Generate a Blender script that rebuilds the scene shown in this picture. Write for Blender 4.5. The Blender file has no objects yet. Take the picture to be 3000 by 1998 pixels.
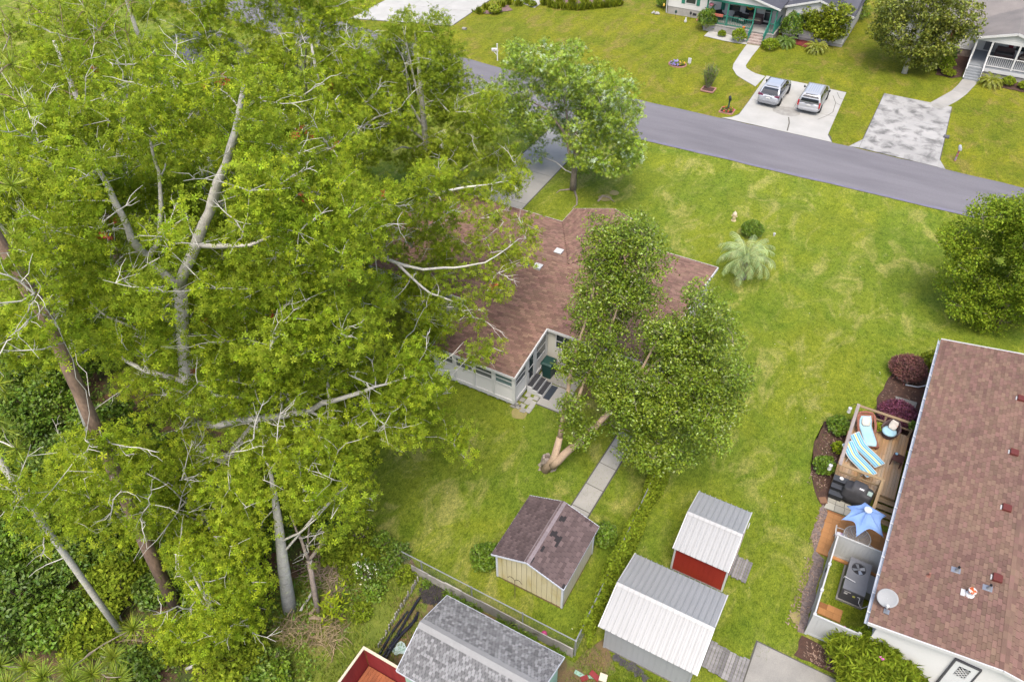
import bpy, math, random
import numpy as np
from mathutils import Vector, Matrix

R = math.radians
PI = math.pi
sc = bpy.context.scene
COL = sc.collection

# ------------------------------------------------------------------ camera
# x runs along the street, y runs from the back gardens to the street, z is up; metres.
F, PITCH, ROLL, HD, CAMH = 2262.7, R(42.2), R(-.83), R(-29.8), 30.0


def _axes():
    c, s = math.cos(HD), math.sin(HD)
    fw = np.array([0, math.cos(PITCH), -math.sin(PITCH)])
    rt = np.array([1.0, 0, 0])
    up = np.cross(rt, fw)
    rt = math.cos(ROLL) * rt + math.sin(ROLL) * up
    up = np.cross(rt, fw)
    t = lambda v: np.array([v[0] * c + v[1] * s, -v[0] * s + v[1] * c, v[2]])
    return t(rt), t(up), t(fw)


RT, UP, FW = _axes()
cam_d = bpy.data.cameras.new('camera')
cam_d.sensor_width = 36
cam_d.lens = F / 3000 * 36
cam_d.clip_end = 900
cam = bpy.data.objects.new('camera', cam_d)
COL.objects.link(cam)
cam.matrix_world = Matrix([[RT[i], UP[i], -FW[i], (0, 0, CAMH)[i]] for i in range(3)] + [[0, 0, 0, 1]])
sc.camera = cam


def W(px, py, z=0.0):
    """point at height z seen at pixel (px, py) of the photograph"""
    d = RT * (px - 1500) / F - UP * (py - 999) / F + FW
    t = (z - CAMH) / d[2]
    return Vector((d[0] * t, d[1] * t, z))


def PX(p):
    v = np.asarray(p, float) - np.array([0, 0, CAMH])
    w = v @ FW
    return 1500 + F * (v @ RT) / w, 999 - F * (v @ UP) / w


# ------------------------------------------------------------------ sky, sun, exposure
SUN = Vector((.22, -.62, 1.25)).normalized()
world = bpy.data.worlds.new('World')
sc.world = world
world.use_nodes = True
wn = world.node_tree.nodes
sky = wn.new('ShaderNodeTexSky')
sky.sky_type = 'NISHITA'
sky.sun_disc = False
sky.sun_elevation = math.asin(SUN.z)
sky.sun_rotation = math.atan2(SUN.x, SUN.y)
sky.air_density = 1.0
sky.dust_density = 4.0
sky.ozone_density = .6
wn['Background'].inputs[1].default_value = .15
world.node_tree.links.new(sky.outputs[0], wn['Background'].inputs[0])
sun_d = bpy.data.lights.new('sun', 'SUN')
sun_d.energy = 1.5
sun_d.angle = R(28)
sun_d.color = (1, .95, .87)
sun = bpy.data.objects.new('sun', sun_d)
COL.objects.link(sun)
sun.location = (0, 0, 60)
sun.rotation_euler = SUN.to_track_quat('Z', 'Y').to_euler()
vs = sc.view_settings
vs.view_transform = 'Standard'
vs.look = 'None'
vs.exposure = 1.38
vs.gamma = 1
vs.use_curve_mapping = False
sc.render.engine = 'CYCLES'
sc.cycles.use_denoising = True
sc.cycles.denoising_prefilter = 'ACCURATE'
sc.cycles.max_bounces = 6
sc.cycles.transparent_max_bounces = 6
sc.cycles.caustics_reflective = False
sc.cycles.caustics_refractive = False

# ------------------------------------------------------------------ materials
MT = {}


def mat(name, col, col2=None, scale=3.0, rough=.75, bump=0.0, bscale=60.0, island=0.0, metal=0.0, spec=.3,
        grain=.12, gscale=None, trans=0.0, stretch=None, world_co=False, blotch=None, bl_scale=1.0, bl_lo=.55, bl_hi=.7,
        alpha=1.0, coat=0.0, wave=None, hue=0.0):
    kf = 1.0 if trans else .66
    sc3 = lambda q: tuple(v * kf for v in q) if q else q
    col, col2, blotch = sc3(col), sc3(col2), sc3(blotch)
    m = bpy.data.materials.new(name)
    m.use_nodes = True
    nt = m.node_tree
    N, L = nt.nodes, nt.links
    bs = N['Principled BSDF']
    out = N['Material Output']

    def nd(t, **kw):
        n = N.new(t)
        for k, v in kw.items():
            setattr(n, k, v)
        return n
    if world_co:
        co = nd('ShaderNodeNewGeometry').outputs['Position']
    else:
        co = nd('ShaderNodeTexCoord').outputs['Object']
    if stretch:
        mp = nd('ShaderNodeMapping')
        mp.inputs['Scale'].default_value = stretch
        L.new(co, mp.inputs['Vector'])
        co = mp.outputs[0]

    def noise(sc_, det=4, rg=.55, dist=0.0):
        n = nd('ShaderNodeTexNoise')
        n.inputs['Scale'].default_value = sc_
        n.inputs['Detail'].default_value = det
        n.inputs['Roughness'].default_value = rg
        n.inputs['Distortion'].default_value = dist
        L.new(co, n.inputs['Vector'])
        return n.outputs['Fac']

    def ramp(f, lo, hi):
        r = nd('ShaderNodeMapRange')
        r.inputs['From Min'].default_value = lo
        r.inputs['From Max'].default_value = hi
        L.new(f, r.inputs['Value'])
        return r.outputs[0]

    def mix(f, a, b, mode='MIX'):
        x = nd('ShaderNodeMix', data_type='RGBA', blend_type=mode)
        for s_, v in ((x.inputs[0], f), (x.inputs[6], a), (x.inputs[7], b)):
            if isinstance(v, (int, float)):
                s_.default_value = v
            elif isinstance(v, tuple):
                s_.default_value = (*v[:3], 1)
            else:
                L.new(v, s_)
        return x.outputs[2]
    c = tuple(col)
    if col2:
        c = mix(ramp(noise(scale, 5), .32, .68), c, tuple(col2))
    if blotch:
        c = mix(ramp(noise(bl_scale, 6, .6, .4), bl_lo, bl_hi), c, tuple(blotch))
    rnd = None
    if island or hue:
        ge, oi = nd('ShaderNodeNewGeometry'), nd('ShaderNodeObjectInfo')
        ad = nd('ShaderNodeMath', operation='ADD')
        L.new(ge.outputs['Random Per Island'], ad.inputs[0])
        L.new(oi.outputs['Random'], ad.inputs[1])
        fr = nd('ShaderNodeMath', operation='FRACT')
        L.new(ad.outputs[0], fr.inputs[0])
        rnd = fr.outputs[0]
    hs = nd('ShaderNodeHueSaturation')
    if isinstance(c, tuple):
        hs.inputs['Color'].default_value = (*c[:3], 1)
    else:
        L.new(c, hs.inputs['Color'])
    # value = 1 + grain + island variation
    g = ramp(noise(gscale or max(scale * 9, 25), 3, .7), .3, .7)
    va = nd('ShaderNodeMath', operation='MULTIPLY_ADD')
    L.new(g, va.inputs[0])
    va.inputs[1].default_value = 2 * grain
    va.inputs[2].default_value = 1 - grain
    v = va.outputs[0]
    if island:
        vb = nd('ShaderNodeMath', operation='MULTIPLY_ADD')
        L.new(rnd, vb.inputs[0])
        vb.inputs[1].default_value = 2 * island
        vb.inputs[2].default_value = 1 - island
        vm = nd('ShaderNodeMath', operation='MULTIPLY')
        L.new(v, vm.inputs[0])
        L.new(vb.outputs[0], vm.inputs[1])
        v = vm.outputs[0]
    L.new(v, hs.inputs['Value'])
    if hue:
        vh = nd('ShaderNodeMath', operation='MULTIPLY')
        L.new(rnd, vh.inputs[0])
        vh.inputs[1].default_value = 7.31
        vf = nd('ShaderNodeMath', operation='FRACT')
        L.new(vh.outputs[0], vf.inputs[0])
        vg = nd('ShaderNodeMath', operation='MULTIPLY_ADD')
        L.new(vf.outputs[0], vg.inputs[0])
        vg.inputs[1].default_value = 2 * hue
        vg.inputs[2].default_value = .5 - hue
        L.new(vg.outputs[0], hs.inputs['Hue'])
    L.new(hs.outputs[0], bs.inputs['Base Color'])
    bs.inputs['Roughness'].default_value = rough
    bs.inputs['Metallic'].default_value = metal
    bs.inputs['Specular IOR Level'].default_value = spec
    bs.inputs['Alpha'].default_value = alpha
    bs.inputs['Coat Weight'].default_value = coat
    if bump:
        b = nd('ShaderNodeBump')
        b.inputs['Strength'].default_value = min(1, bump)
        b.inputs['Distance'].default_value = .02 * max(1, bump)
        L.new(noise(bscale, 5, .65), b.inputs['Height'])
        L.new(b.outputs[0], bs.inputs['Normal'])
    if trans:
        tr = nd('ShaderNodeBsdfTranslucent')
        L.new(hs.outputs[0], tr.inputs['Color'])
        ms = nd('ShaderNodeMixShader')
        ms.inputs[0].default_value = trans
        L.new(bs.outputs[0], ms.inputs[1])
        L.new(tr.outputs[0], ms.inputs[2])
        L.new(ms.outputs[0], out.inputs['Surface'])
    MT[name] = m
    return m


def glass(name, col=(.03, .04, .05), rough=.08):
    m = mat(name, col, rough=rough, spec=.6, grain=.05)
    return m


# ------------------------------------------------------------------ mesh helpers
ORG = {}


class MB:
    def __init__(s):
        s.v, s.f = [], []

    def add(s, vs, fs):
        o = len(s.v)
        s.v += [tuple(p) for p in vs]
        s.f += [tuple(i + o for i in f) for f in fs]
        return s

    def box(s, x0, x1, y0, y1, z0, z1):
        return s.add([(x0, y0, z0), (x1, y0, z0), (x1, y1, z0), (x0, y1, z0), (x0, y0, z1), (x1, y0, z1), (x1, y1, z1), (x0, y1, z1)],
                     [(3, 2, 1, 0), (4, 5, 6, 7), (0, 1, 5, 4), (1, 2, 6, 5), (2, 3, 7, 6), (3, 0, 4, 7)])

    def cbox(s, x, y, z, w, d, h):
        return s.box(x - w / 2, x + w / 2, y - d / 2, y + d / 2, z, z + h)

    def bar(s, p, q, w, h, up=(0, 0, 1)):
        """box beam from p to q, w across, h tall, centred"""
        p, q = Vector(p), Vector(q)
        d = (q - p).normalized()
        u = Vector(up)
        if abs(d.dot(u)) > .98:
            u = Vector((1, 0, 0))
        sd = d.cross(u).normalized()
        u = sd.cross(d)
        a, b = sd * w / 2, u * h / 2
        vs = [p - a - b, p + a - b, p + a + b, p - a + b, q - a - b, q + a - b, q + a + b, q - a + b]
        return s.add(vs, [(0, 3, 2, 1), (4, 5, 6, 7), (0, 1, 5, 4), (1, 2, 6, 5), (2, 3, 7, 6), (3, 0, 4, 7)][:])

    def prism(s, poly, z0, z1):
        n = len(poly)
        vs = [(p[0], p[1], z0) for p in poly] + [(p[0], p[1], z1) for p in poly]
        ar = sum(poly[i][0] * poly[(i + 1) % n][1] - poly[(i + 1) % n][0] * poly[i][1] for i in range(n))
        o = list(range(n)) if ar > 0 else list(range(n))[::-1]
        fs = [tuple(o[::-1]), tuple(i + n for i in o)]
        fs += [(o[i], o[(i + 1) % n], o[(i + 1) % n] + n, o[i] + n) for i in range(n)]
        return s.add(vs, fs)

    def ext(s, poly, vec):
        """extrude a 3-D polygon by vec"""
        n = len(poly)
        vec = Vector(vec)
        ps = [Vector(p) for p in poly]
        return s.add(ps + [p + vec for p in ps], [tuple(range(n))[::-1], tuple(range(n, 2 * n))] +
                     [(i, (i + 1) % n, (i + 1) % n + n, i + n) for i in range(n)])

    def poly(s, pts):
        return s.add(pts, [tuple(range(len(pts)))])

    def tube(s, pts, r, n=6, cap=True):
        pts = [Vector(p) for p in pts]
        m = len(pts)
        rs = r if isinstance(r, (list, tuple)) else [r] * m
        vs, fs = [], []
        prev = None
        for i, p in enumerate(pts):
            d = (pts[min(i + 1, m - 1)] - pts[max(i - 1, 0)])
            d = d.normalized() if d.length > 1e-9 else Vector((0, 0, 1))
            if prev is None:
                a = d.cross(Vector((0, 0, 1)) if abs(d.z) < .9 else Vector((1, 0, 0))).normalized()
            else:
                a = (prev - d * prev.dot(d))
                a = a.normalized() if a.length > 1e-6 else d.orthogonal().normalized()
            prev = a
            b = d.cross(a)
            for k in range(n):
                t = 2 * PI * k / n
                vs.append(p + (a * math.cos(t) + b * math.sin(t)) * rs[i])
        for i in range(m - 1):
            for k in range(n):
                k2 = (k + 1) % n
                fs.append((i * n + k, i * n + k2, (i + 1) * n + k2, (i + 1) * n + k))
        if cap:
            fs += [tuple(range(n))[::-1], tuple((m - 1) * n + k for k in range(n))]
        return s.add(vs, fs)

    def lathe(s, prof, n=16, c=(0, 0, 0)):
        vs, fs = [], []
        for (r, z) in prof:
            for k in range(n):
                t = 2 * PI * k / n
                vs.append((c[0] + r * math.cos(t), c[1] + r * math.sin(t), c[2] + z))
        for i in range(len(prof) - 1):
            for k in range(n):
                k2 = (k + 1) % n
                fs.append((i * n + k, i * n + k2, (i + 1) * n + k2, (i + 1) * n + k))
        fs.append(tuple(range(n))[::-1])
        fs.append(tuple((len(prof) - 1) * n + k for k in range(n)))
        return s.add(vs, fs)

    def loft(s, rings, close=True, caps=True):
        n = len(rings[0])
        vs = [p for r in rings for p in r]
        fs = []
        for i in range(len(rings) - 1):
            for k in range(n if close else n - 1):
                k2 = (k + 1) % n
                fs.append((i * n + k, i * n + k2, (i + 1) * n + k2, (i + 1) * n + k))
        if caps:
            fs += [tuple(range(n))[::-1], tuple((len(rings) - 1) * n + k for k in range(n))]
        return s.add(vs, fs)

    def xf(s, M, start=0):
        for i in range(start, len(s.v)):
            s.v[i] = tuple(M @ Vector(s.v[i]))
        return s

    def mesh(s, name, org=None):
        me = bpy.data.meshes.new(name)
        vs = s.v
        if org is not None:
            l, rz = org
            c, sn = math.cos(-rz), math.sin(-rz)
            vs = [((x - l[0]) * c - (y - l[1]) * sn, (x - l[0]) * sn + (y - l[1]) * c, z - l[2]) for x, y, z in vs]
        me.from_pydata(vs, [], s.f)
        me.update()
        return me

    def build(s, name, m, parent=None, smooth=False, bevel=0.0, **tags):
        org = ORG.get(parent.name) if parent else None
        me = s.mesh(name, org)
        me.materials.append(MT[m] if isinstance(m, str) else m)
        if smooth:
            me.polygons.foreach_set('use_smooth', [True] * len(me.polygons))
        o = bpy.data.objects.new(name, me)
        COL.objects.link(o)
        if parent:
            o.parent = parent
            ORG[o.name] = org
        if bevel:
            b = o.modifiers.new('bevel', 'BEVEL')
            b.width = bevel
            b.segments = 2
        for k, v in tags.items():
            o[k] = v
        return o


def thing(name, label, cat, loc=(0, 0, 0), rz=0.0, group=None, local=False):
    o = bpy.data.objects.new(name, None)
    COL.objects.link(o)
    o.empty_display_size = .2
    o.location = loc
    o.rotation_euler = (0, 0, rz)
    o['label'] = label
    o['category'] = cat
    if group:
        o['group'] = group
    ORG[o.name] = None if local else (Vector(loc), rz)
    return o


def tag(o, label, cat, group=None):
    o['label'] = label
    o['category'] = cat
    if group:
        o['group'] = group
    return o


def struct(mb, name, m, **kw):
    return mb.build(name, m, kind='structure', **kw)


def dup(o, parent=None, loc=None, rz=None, label=None, scale=None):
    c = o.copy()
    COL.objects.link(c)
    if parent:
        c.parent = parent
    if loc is not None:
        c.location = loc
    if rz is not None:
        c.rotation_euler = (0, 0, rz)
    if scale is not None:
        c.scale = (scale,) * 3
    if label:
        c['label'] = label
    for ch in list(o.children):
        dup(ch, c)
    return c


def text_mesh(txt, size, M, name, m, parent, extrude=.002):
    cu = bpy.data.curves.new('lettering', 'FONT')
    cu.body = txt
    cu.size = size
    cu.extrude = extrude
    cu.align_x = 'CENTER'
    cu.align_y = 'CENTER'
    o = bpy.data.objects.new('lettering', cu)
    COL.objects.link(o)
    dg = bpy.context.evaluated_depsgraph_get()
    me = bpy.data.meshes.new_from_object(o.evaluated_get(dg))
    bpy.data.objects.remove(o)
    mb = MB()
    mb.add([M @ v.co for v in me.vertices], [tuple(p.vertices) for p in me.polygons])
    bpy.data.meshes.remove(me)
    return mb.build(name, m, parent)


def inpoly(x, y, poly):
    r = False
    n = len(poly)
    for i in range(n):
        x1, y1 = poly[i]
        x2, y2 = poly[(i + 1) % n]
        if (y1 > y) != (y2 > y) and x < (x2 - x1) * (y - y1) / (y2 - y1) + x1:
            r = not r
    return r


def sheet(mb, pts, z=0.0, cell=.5, jag=0.0, seed=0):
    """flat polygon from points; jag breaks the outline into an uneven edge"""
    rg = random.Random(seed)
    out = []
    n = len(pts)
    for i in range(n):
        p, q = Vector(pts[i][:2]), Vector(pts[(i + 1) % n][:2])
        k = max(1, int((q - p).length / cell)) if jag else 1
        d = (q - p)
        nn = Vector((-d.y, d.x)).normalized()
        for j in range(k):
            w = p + d * j / k
            if jag:
                w = w + nn * rg.uniform(-jag, jag)
            out.append((w.x, w.y, z))
    return mb.poly(out)

# ------------------------------------------------------------------ material list
def lawn_mat(name, g1, g2, dry, bare, dry_at=(.5, .62), bare_at=(.66, .74)):
    g1, g2, dry, bare = [tuple(v * .69 for v in q) for q in (g1, g2, dry, bare)]
    m = bpy.data.materials.new(name)
    m.use_nodes = True
    N, L = m.node_tree.nodes, m.node_tree.links
    bs = N['Principled BSDF']
    pos = N.new('ShaderNodeNewGeometry').outputs['Position']

    def noise(s, d=4, rg=.55, dist=0.0, sx=None):
        n = N.new('ShaderNodeTexNoise')
        for k, v in (('Scale', s), ('Detail', d), ('Roughness', rg), ('Distortion', dist)):
            n.inputs[k].default_value = v
        if sx:
            mp = N.new('ShaderNodeMapping')
            mp.inputs['Scale'].default_value = sx[:3]
            mp.inputs['Rotation'].default_value = (0, 0, sx[3])
            L.new(pos, mp.inputs['Vector'])
            L.new(mp.outputs[0], n.inputs['Vector'])
        else:
            L.new(pos, n.inputs['Vector'])
        return n.outputs['Fac']

    def rg_(f, a, b, lo=0, hi=1):
        r = N.new('ShaderNodeMapRange')
        r.interpolation_type = 'SMOOTHSTEP'
        for k, v in (('From Min', a), ('From Max', b), ('To Min', lo), ('To Max', hi)):
            r.inputs[k].default_value = v
        L.new(f, r.inputs['Value'])
        return r.outputs[0]

    def mix(f, a, b, mode='MIX'):
        x = N.new('ShaderNodeMix')
        x.data_type = 'RGBA'
        x.blend_type = mode
        for s_, v in ((x.inputs[0], f), (x.inputs[6], a), (x.inputs[7], b)):
            if isinstance(v, (int, float)):
                s_.default_value = v
            elif isinstance(v, tuple):
                s_.default_value = (*v, 1)
            else:
                L.new(v, s_)
        return x.outputs[2]
    c = mix(rg_(noise(.16, 4, .6, .8), .35, .65), g1, g2)
    c = mix(rg_(noise(.42, 5, .6, 2.2, (1, .6, 1, .35)), .46, .70, 0, .75), c, mix(1.0, c, (.66, .78, .62), 'MULTIPLY'))
    c = mix(rg_(noise(1.1, 5, .65, 1.6, (1, .45, 1, -.5)), .54, .76, 0, .5), c, dry)
    c = mix(rg_(noise(.55, 6, .65, 1.2, (1, .55, 1, .5)), *dry_at), c, dry)
    c = mix(rg_(noise(.33, 7, .7, 1.0), *bare_at), c, bare)
    c = mix(rg_(noise(2.6, 5, .7), .25, .8), c, mix(1.0, c, (.62, .66, .6), 'MULTIPLY'))
    c = mix(rg_(noise(6.5, 4, .75, .6, (1, .7, 1, .2)), .32, .70), mix(1.0, c, (1.22, 1.18, 1.15), 'MULTIPLY'), mix(1.0, c, (.66, .72, .62), 'MULTIPLY'))
    tf = noise(19, 4, .8, .3, (1, .6, 1, .9))
    c = mix(rg_(tf, .3, .72), mix(1.0, c, (1.5, 1.42, 1.2), 'MULTIPLY'), mix(1.0, c, (.5, .58, .5), 'MULTIPLY'))
    wv = N.new('ShaderNodeTexWave')   # faint swirling mower passes
    for k, v in (('Scale', .16), ('Distortion', 9.0), ('Detail', 3.0), ('Detail Scale', .35)):
        wv.inputs[k].default_value = v
    L.new(pos, wv.inputs['Vector'])
    c = mix(rg_(wv.outputs['Fac'], .35, .9, 0, .3), c, mix(1.0, c, (1.32, 1.25, 1.5), 'MULTIPLY'))
    L.new(c, bs.inputs['Base Color'])
    bs.inputs['Roughness'].default_value = .9
    bs.inputs['Specular IOR Level'].default_value = .12
    b = N.new('ShaderNodeBump')
    b.inputs['Strength'].default_value = .9
    b.inputs['Distance'].default_value = .06
    L.new(noise(26, 5, .75), b.inputs['Height'])
    L.new(b.outputs[0], bs.inputs['Normal'])
    MT[name] = m
    return m


lawn_mat('lawn', (.225, .265, .026), (.165, .23, .026), (.33, .33, .10), (.40, .36, .19), (.48, .68), (.64, .78))
lawn_mat('lawn_far', (.235, .24, .018), (.17, .20, .016), (.25, .215, .055), (.31, .24, .14), (.48, .68), (.64, .76))
mat('asphalt', (.158, .151, .166), (.208, .198, .216), scale=.6, rough=.9, bump=.35, bscale=140, grain=.13, gscale=60, world_co=True,
    stretch=(.18, 1, 1), spec=.2)
mat('asphalt_fringe', (.205, .195, .25), (.17, .162, .19), scale=2, rough=.9, bump=.3, bscale=120, world_co=True)  # violet tint imitates a lens colour fringe on the road edge
mat('concrete', (.40, .385, .355), (.33, .32, .295), scale=.9, rough=.85, bump=.2, bscale=90, grain=.07, world_co=True, island=.04)
mat('concrete_bright', (.47, .46, .43), (.40, .395, .365), scale=.7, rough=.85, bump=.2, bscale=90, grain=.06, world_co=True, island=.03)
mat('concrete_stained', (.43, .42, .40), (.33, .325, .31), scale=.55, rough=.85, bump=.25, bscale=90, grain=.07, world_co=True,
    blotch=(.16, .156, .15), bl_scale=1.0, bl_lo=.47, bl_hi=.66, island=.06)
mat('concrete_old', (.34, .325, .29), (.25, .24, .22), scale=.8, rough=.9, bump=.3, bscale=80, world_co=True, island=.06)
mat('joint', (.10, .095, .08), rough=.95)
mat('stain', (.27, .26, .235), (.36, .35, .32), scale=2.5, rough=.8, world_co=True)
mat('crack', (.13, .12, .10), rough=.95)
mat('dirt', (.20, .13, .065), (.13, .10, .05), scale=1.6, rough=.95, bump=.8, bscale=30, grain=.25, world_co=True,
    blotch=(.14, .17, .03), bl_scale=1.3, bl_lo=.5, bl_hi=.62)
mat('litter', (.16, .09, .05), (.085, .055, .035), scale=1.8, rough=.95, bump=1, bscale=26, grain=.35, world_co=True,
    blotch=(.07, .10, .018), bl_scale=.9, bl_lo=.45, bl_hi=.6)
mat('scrub', (.19, .22, .03), (.12, .16, .02), scale=1.4, rough=.95, bump=1, bscale=22, grain=.35, world_co=True,
    blotch=(.17, .11, .06), bl_scale=.8, bl_lo=.52, bl_hi=.64)
mat('mulch', (.105, .055, .038), (.06, .034, .026), scale=4, rough=.95, bump=1, bscale=38, grain=.4, world_co=True)
mat('gravel', (.28, .22, .2), (.14, .11, .1), scale=9, rough=.9, bump=1, bscale=50, grain=.35, world_co=True)
mat('mulch_pale', (.24, .15, .14), (.17, .11, .10), scale=4, rough=.95, bump=1, bscale=38, grain=.3, world_co=True)

# ------------------------------------------------------------------ ground sheet
xs = np.unique(np.concatenate([[-420, -260, -160], np.arange(-110, 34, 1.0), [60, 120, 260, 420]]))
ys = np.unique(np.concatenate([[-300, -120, -40], np.arange(-8, 118, .6), [150, 260, 420]]))
X, Y = np.meshgrid(xs, ys)
rs_ = np.random.RandomState(4)
Z = rs_.normal(0, .008, X.shape)


def swale(y0, d, w):
    return -d * np.exp(-((Y - y0) / w) ** 2)


Z += swale(51.6, .22, 1.0) * ((X > -19.5)) + swale(64.9, .2, .9) * ((X < -15) & (X > -45) | (X > 3.4))
Z[(Y > 54.2) & (Y < 62.2)] = -.02
nx, ny = len(xs), len(ys)
idx = np.arange(nx * ny).reshape(ny, nx)
fa = np.stack([idx[:-1, :-1], idx[:-1, 1:], idx[1:, 1:], idx[1:, :-1]], -1).reshape(-1, 4)
me = bpy.data.meshes.new('lawn')
me.from_pydata(np.stack([X, Y, Z], -1).reshape(-1, 3).tolist(), [], fa.tolist())
me.materials.append(MT['lawn'])
me.materials.append(MT['lawn_far'])
cy = (Y[:-1, :-1] + Y[1:, 1:]).reshape(-1) / 2
me.polygons.foreach_set('material_index', (cy > 58).astype(np.int32).tolist())
me.polygons.foreach_set('use_smooth', [True] * len(me.polygons))
g = bpy.data.objects.new('lawn', me)
COL.objects.link(g)
g['kind'] = 'structure'

# ------------------------------------------------------------------ road
rg = random.Random(3)


def road_edge(pts, j):
    out = []
    for (p, q) in zip(pts[:-1], pts[1:]):
        k = max(1, int(abs(q[0] - p[0]) / 1.2))
        for i in range(k):
            t = i / k
            out.append((p[0] + (q[0] - p[0]) * t, p[1] + (q[1] - p[1]) * t + rg.uniform(-j, j)))
    out.append(pts[-1])
    return out


far = road_edge([(90, 59.8), (20, 60.95), (8, 61.08), (-4, 61.5), (-22, 61.5), (-36, 61.7), (-41, 62.3), (-60, 64.6), (-110, 72)], .05)
near = road_edge([(90, 54.3), (20, 55.0), (4, 55.1), (-8, 54.95), (-19, 54.8), (-36, 55.2), (-42, 55.7), (-60, 58), (-110, 65.5)], .05)
mb = MB()
n = min(len(far), len(near))
mb.poly([(x, y, .012) for x, y in near] + [(x, y, .012) for x, y in far[::-1]])
struct(mb, 'road', 'asphalt')
# lens colour fringe along the near edge, painted in as a violet strip
mb = MB()
mb.poly([(x, y + .02, .017) for x, y in near[::2]] + [(x, y + .34 + rg.uniform(-.08, .08), .017) for x, y in near[::-2]])
o = struct(mb, 'road_fringe_strip', 'asphalt_fringe')


def slabs(name, quads, m, zt=.03, gap=.02, base_poly=None):
    """a structure with one child for each slab; dark joint material shows in the gaps"""
    mbb = MB()
    if base_poly:
        mbb.prism([tuple(p[:2]) for p in base_poly], .006, .014)
    root = struct(mbb, name, 'joint')
    for q in quads:
        c = sum((Vector(p[:2]) for p in q), Vector((0, 0))) / len(q)
        pp = []
        for p in q:
            v = Vector(p[:2]) - c
            pp.append(tuple(c + v * max(0, 1 - gap * 1.2 / max(v.length, .01))))
        mm = MB()
        mm.prism(pp, .01, zt)
        mm.build('slab', m, root)
    return root


def lerp(p, q, t):
    return (p[0] + (q[0] - p[0]) * t, p[1] + (q[1] - p[1]) * t)


def grid_slabs(p00, p10, p11, p01, us, vs_):
    out = []
    P_ = lambda u, v: lerp(lerp(p00, p10, u), lerp(p01, p11, u), v)
    for i in range(len(us) - 1):
        for j in range(len(vs_) - 1):
            out.append([P_(us[i], vs_[j]), P_(us[i + 1], vs_[j]), P_(us[i + 1], vs_[j + 1]), P_(us[i], vs_[j + 1])])
    return out


# driveway with the two parked cars
bp = [(-14.6, 61.55), (-5.5, 61.5), (-5.75, 62.4), (-6.2, 63), (-6.4, 71.5), (-13.6, 71.7), (-13.5, 63.2), (-13.8, 62.2)]
slabs('parking_pad', [[(-14.6, 61.57), (-5.5, 61.52), (-6.05, 62.6), (-6.2, 66.2), (-13.5, 66.2), (-13.5, 62.8), (-13.9, 62)],
                      [(-13.5, 66.2), (-9.75, 66.2), (-9.8, 71.6), (-13.6, 71.65)],
                      [(-9.75, 66.2), (-6.2, 66.2), (-6.4, 71.4), (-9.8, 71.6)]], 'concrete_bright', base_poly=bp)
mb = MB()
c0 = W(2303, 328)
sheet(mb, [(c0.x + 1.15 * math.cos(t), c0.y + .85 * math.sin(t)) for t in np.linspace(0, 2 * PI, 26)[:-1]], .034, .2, .05, 3)
struct(mb, 'oil_stain', 'stain')
mb = MB()
for pts in ([(2310, 345), (2312, 362), (2306, 385)], [(2440, 282), (2448, 303), (2440, 330), (2425, 340), (2395, 352)], [(2452, 272), (2460, 290), (2480, 296)],
            [(2448, 303), (2465, 312)]):
    q = [W(*p) for p in pts]
    for a, b in zip(q[:-1], q[1:]):
        d = (b - a).normalized()
        s_ = Vector((-d.y, d.x, 0)) * (.05 if pts[0][0] == 2310 else .022)
        mb.poly([a - s_ + Vector((0, 0, .036)), b - s_ + Vector((0, 0, .036)), b + s_ + Vector((0, 0, .036)), a + s_ + Vector((0, 0, .036))])
struct(mb, 'driveway_crack', 'crack')
# blotchy empty driveway
slabs('stained_driveway', grid_slabs((-3.45, 61.6), (2.4, 61.3), (2.1, 72.7), (-3.45, 72.8), [0, 1], [0, .3, .62, 1]), 'concrete_stained',
      base_poly=[(-3.5, 61.6), (2.45, 61.3), (2.12, 72.7), (-3.47, 72.8)])
mb = MB()
mb.poly([(-3.45, 61.62, .02), (-4.2, 61.5, .02), (-3.45, 63.2, .02)])
mb.poly([(2.38, 61.3, .02), (2.95, 61.2, .02), (2.36, 62.6, .02)])
struct(mb, 'driveway_apron', 'concrete_stained')


def ribbon(name, left, right, m, z=.037, cuts=4):
    k = len(left)
    q = []
    for i in range(k - 1):
        q.append([left[i], right[i], right[i + 1], left[i + 1]])
    return slabs(name, q, m, zt=z, gap=.004)


wl = [tuple(W(*p)[:2]) for p in [(2188, 131), (2166, 162), (2148, 190), (2146, 202), (2158, 222), (2180, 236), (2213, 255)]]
wr = [tuple(W(*p)[:2]) for p in [(2227, 137), (2204, 165), (2185, 193), (2187, 201), (2200, 210), (2214, 217), (2242, 225)]]
ribbon('porch_walk', wl, wr, 'concrete_bright')
wl = [tuple(W(*p)[:2]) for p in [(2820, 233), (2806, 250), (2788, 267), (2760, 283), (2718, 306)]]
wr = [tuple(W(*p)[:2]) for p in [(2866, 241), (2850, 258), (2832, 277), (2805, 297), (2766, 318)]]
ribbon('porch_walk', wl, wr, 'concrete')
mb = MB()
c0 = W(2747, 312)
sheet(mb, [(c0.x + .5 * math.cos(t), c0.y + .5 * math.sin(t)) for t in np.linspace(0, 2 * PI, 20)[:-1]], .043, .2, .06, 5)
struct(mb, 'walk_stain', 'stain')
# drive of the red-roofed house
slabs('house_driveway', grid_slabs((-26.4, 37.6), (-22.55, 37.6), (-22.9, 54.7), (-26.4, 54.9), [0, 1], [0, .25, .5, .62, .8, 1]), 'concrete',
      base_poly=[(-26.5, 37.6), (-22.5, 37.6), (-22.85, 54.8), (-26.5, 54.9)])
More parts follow.
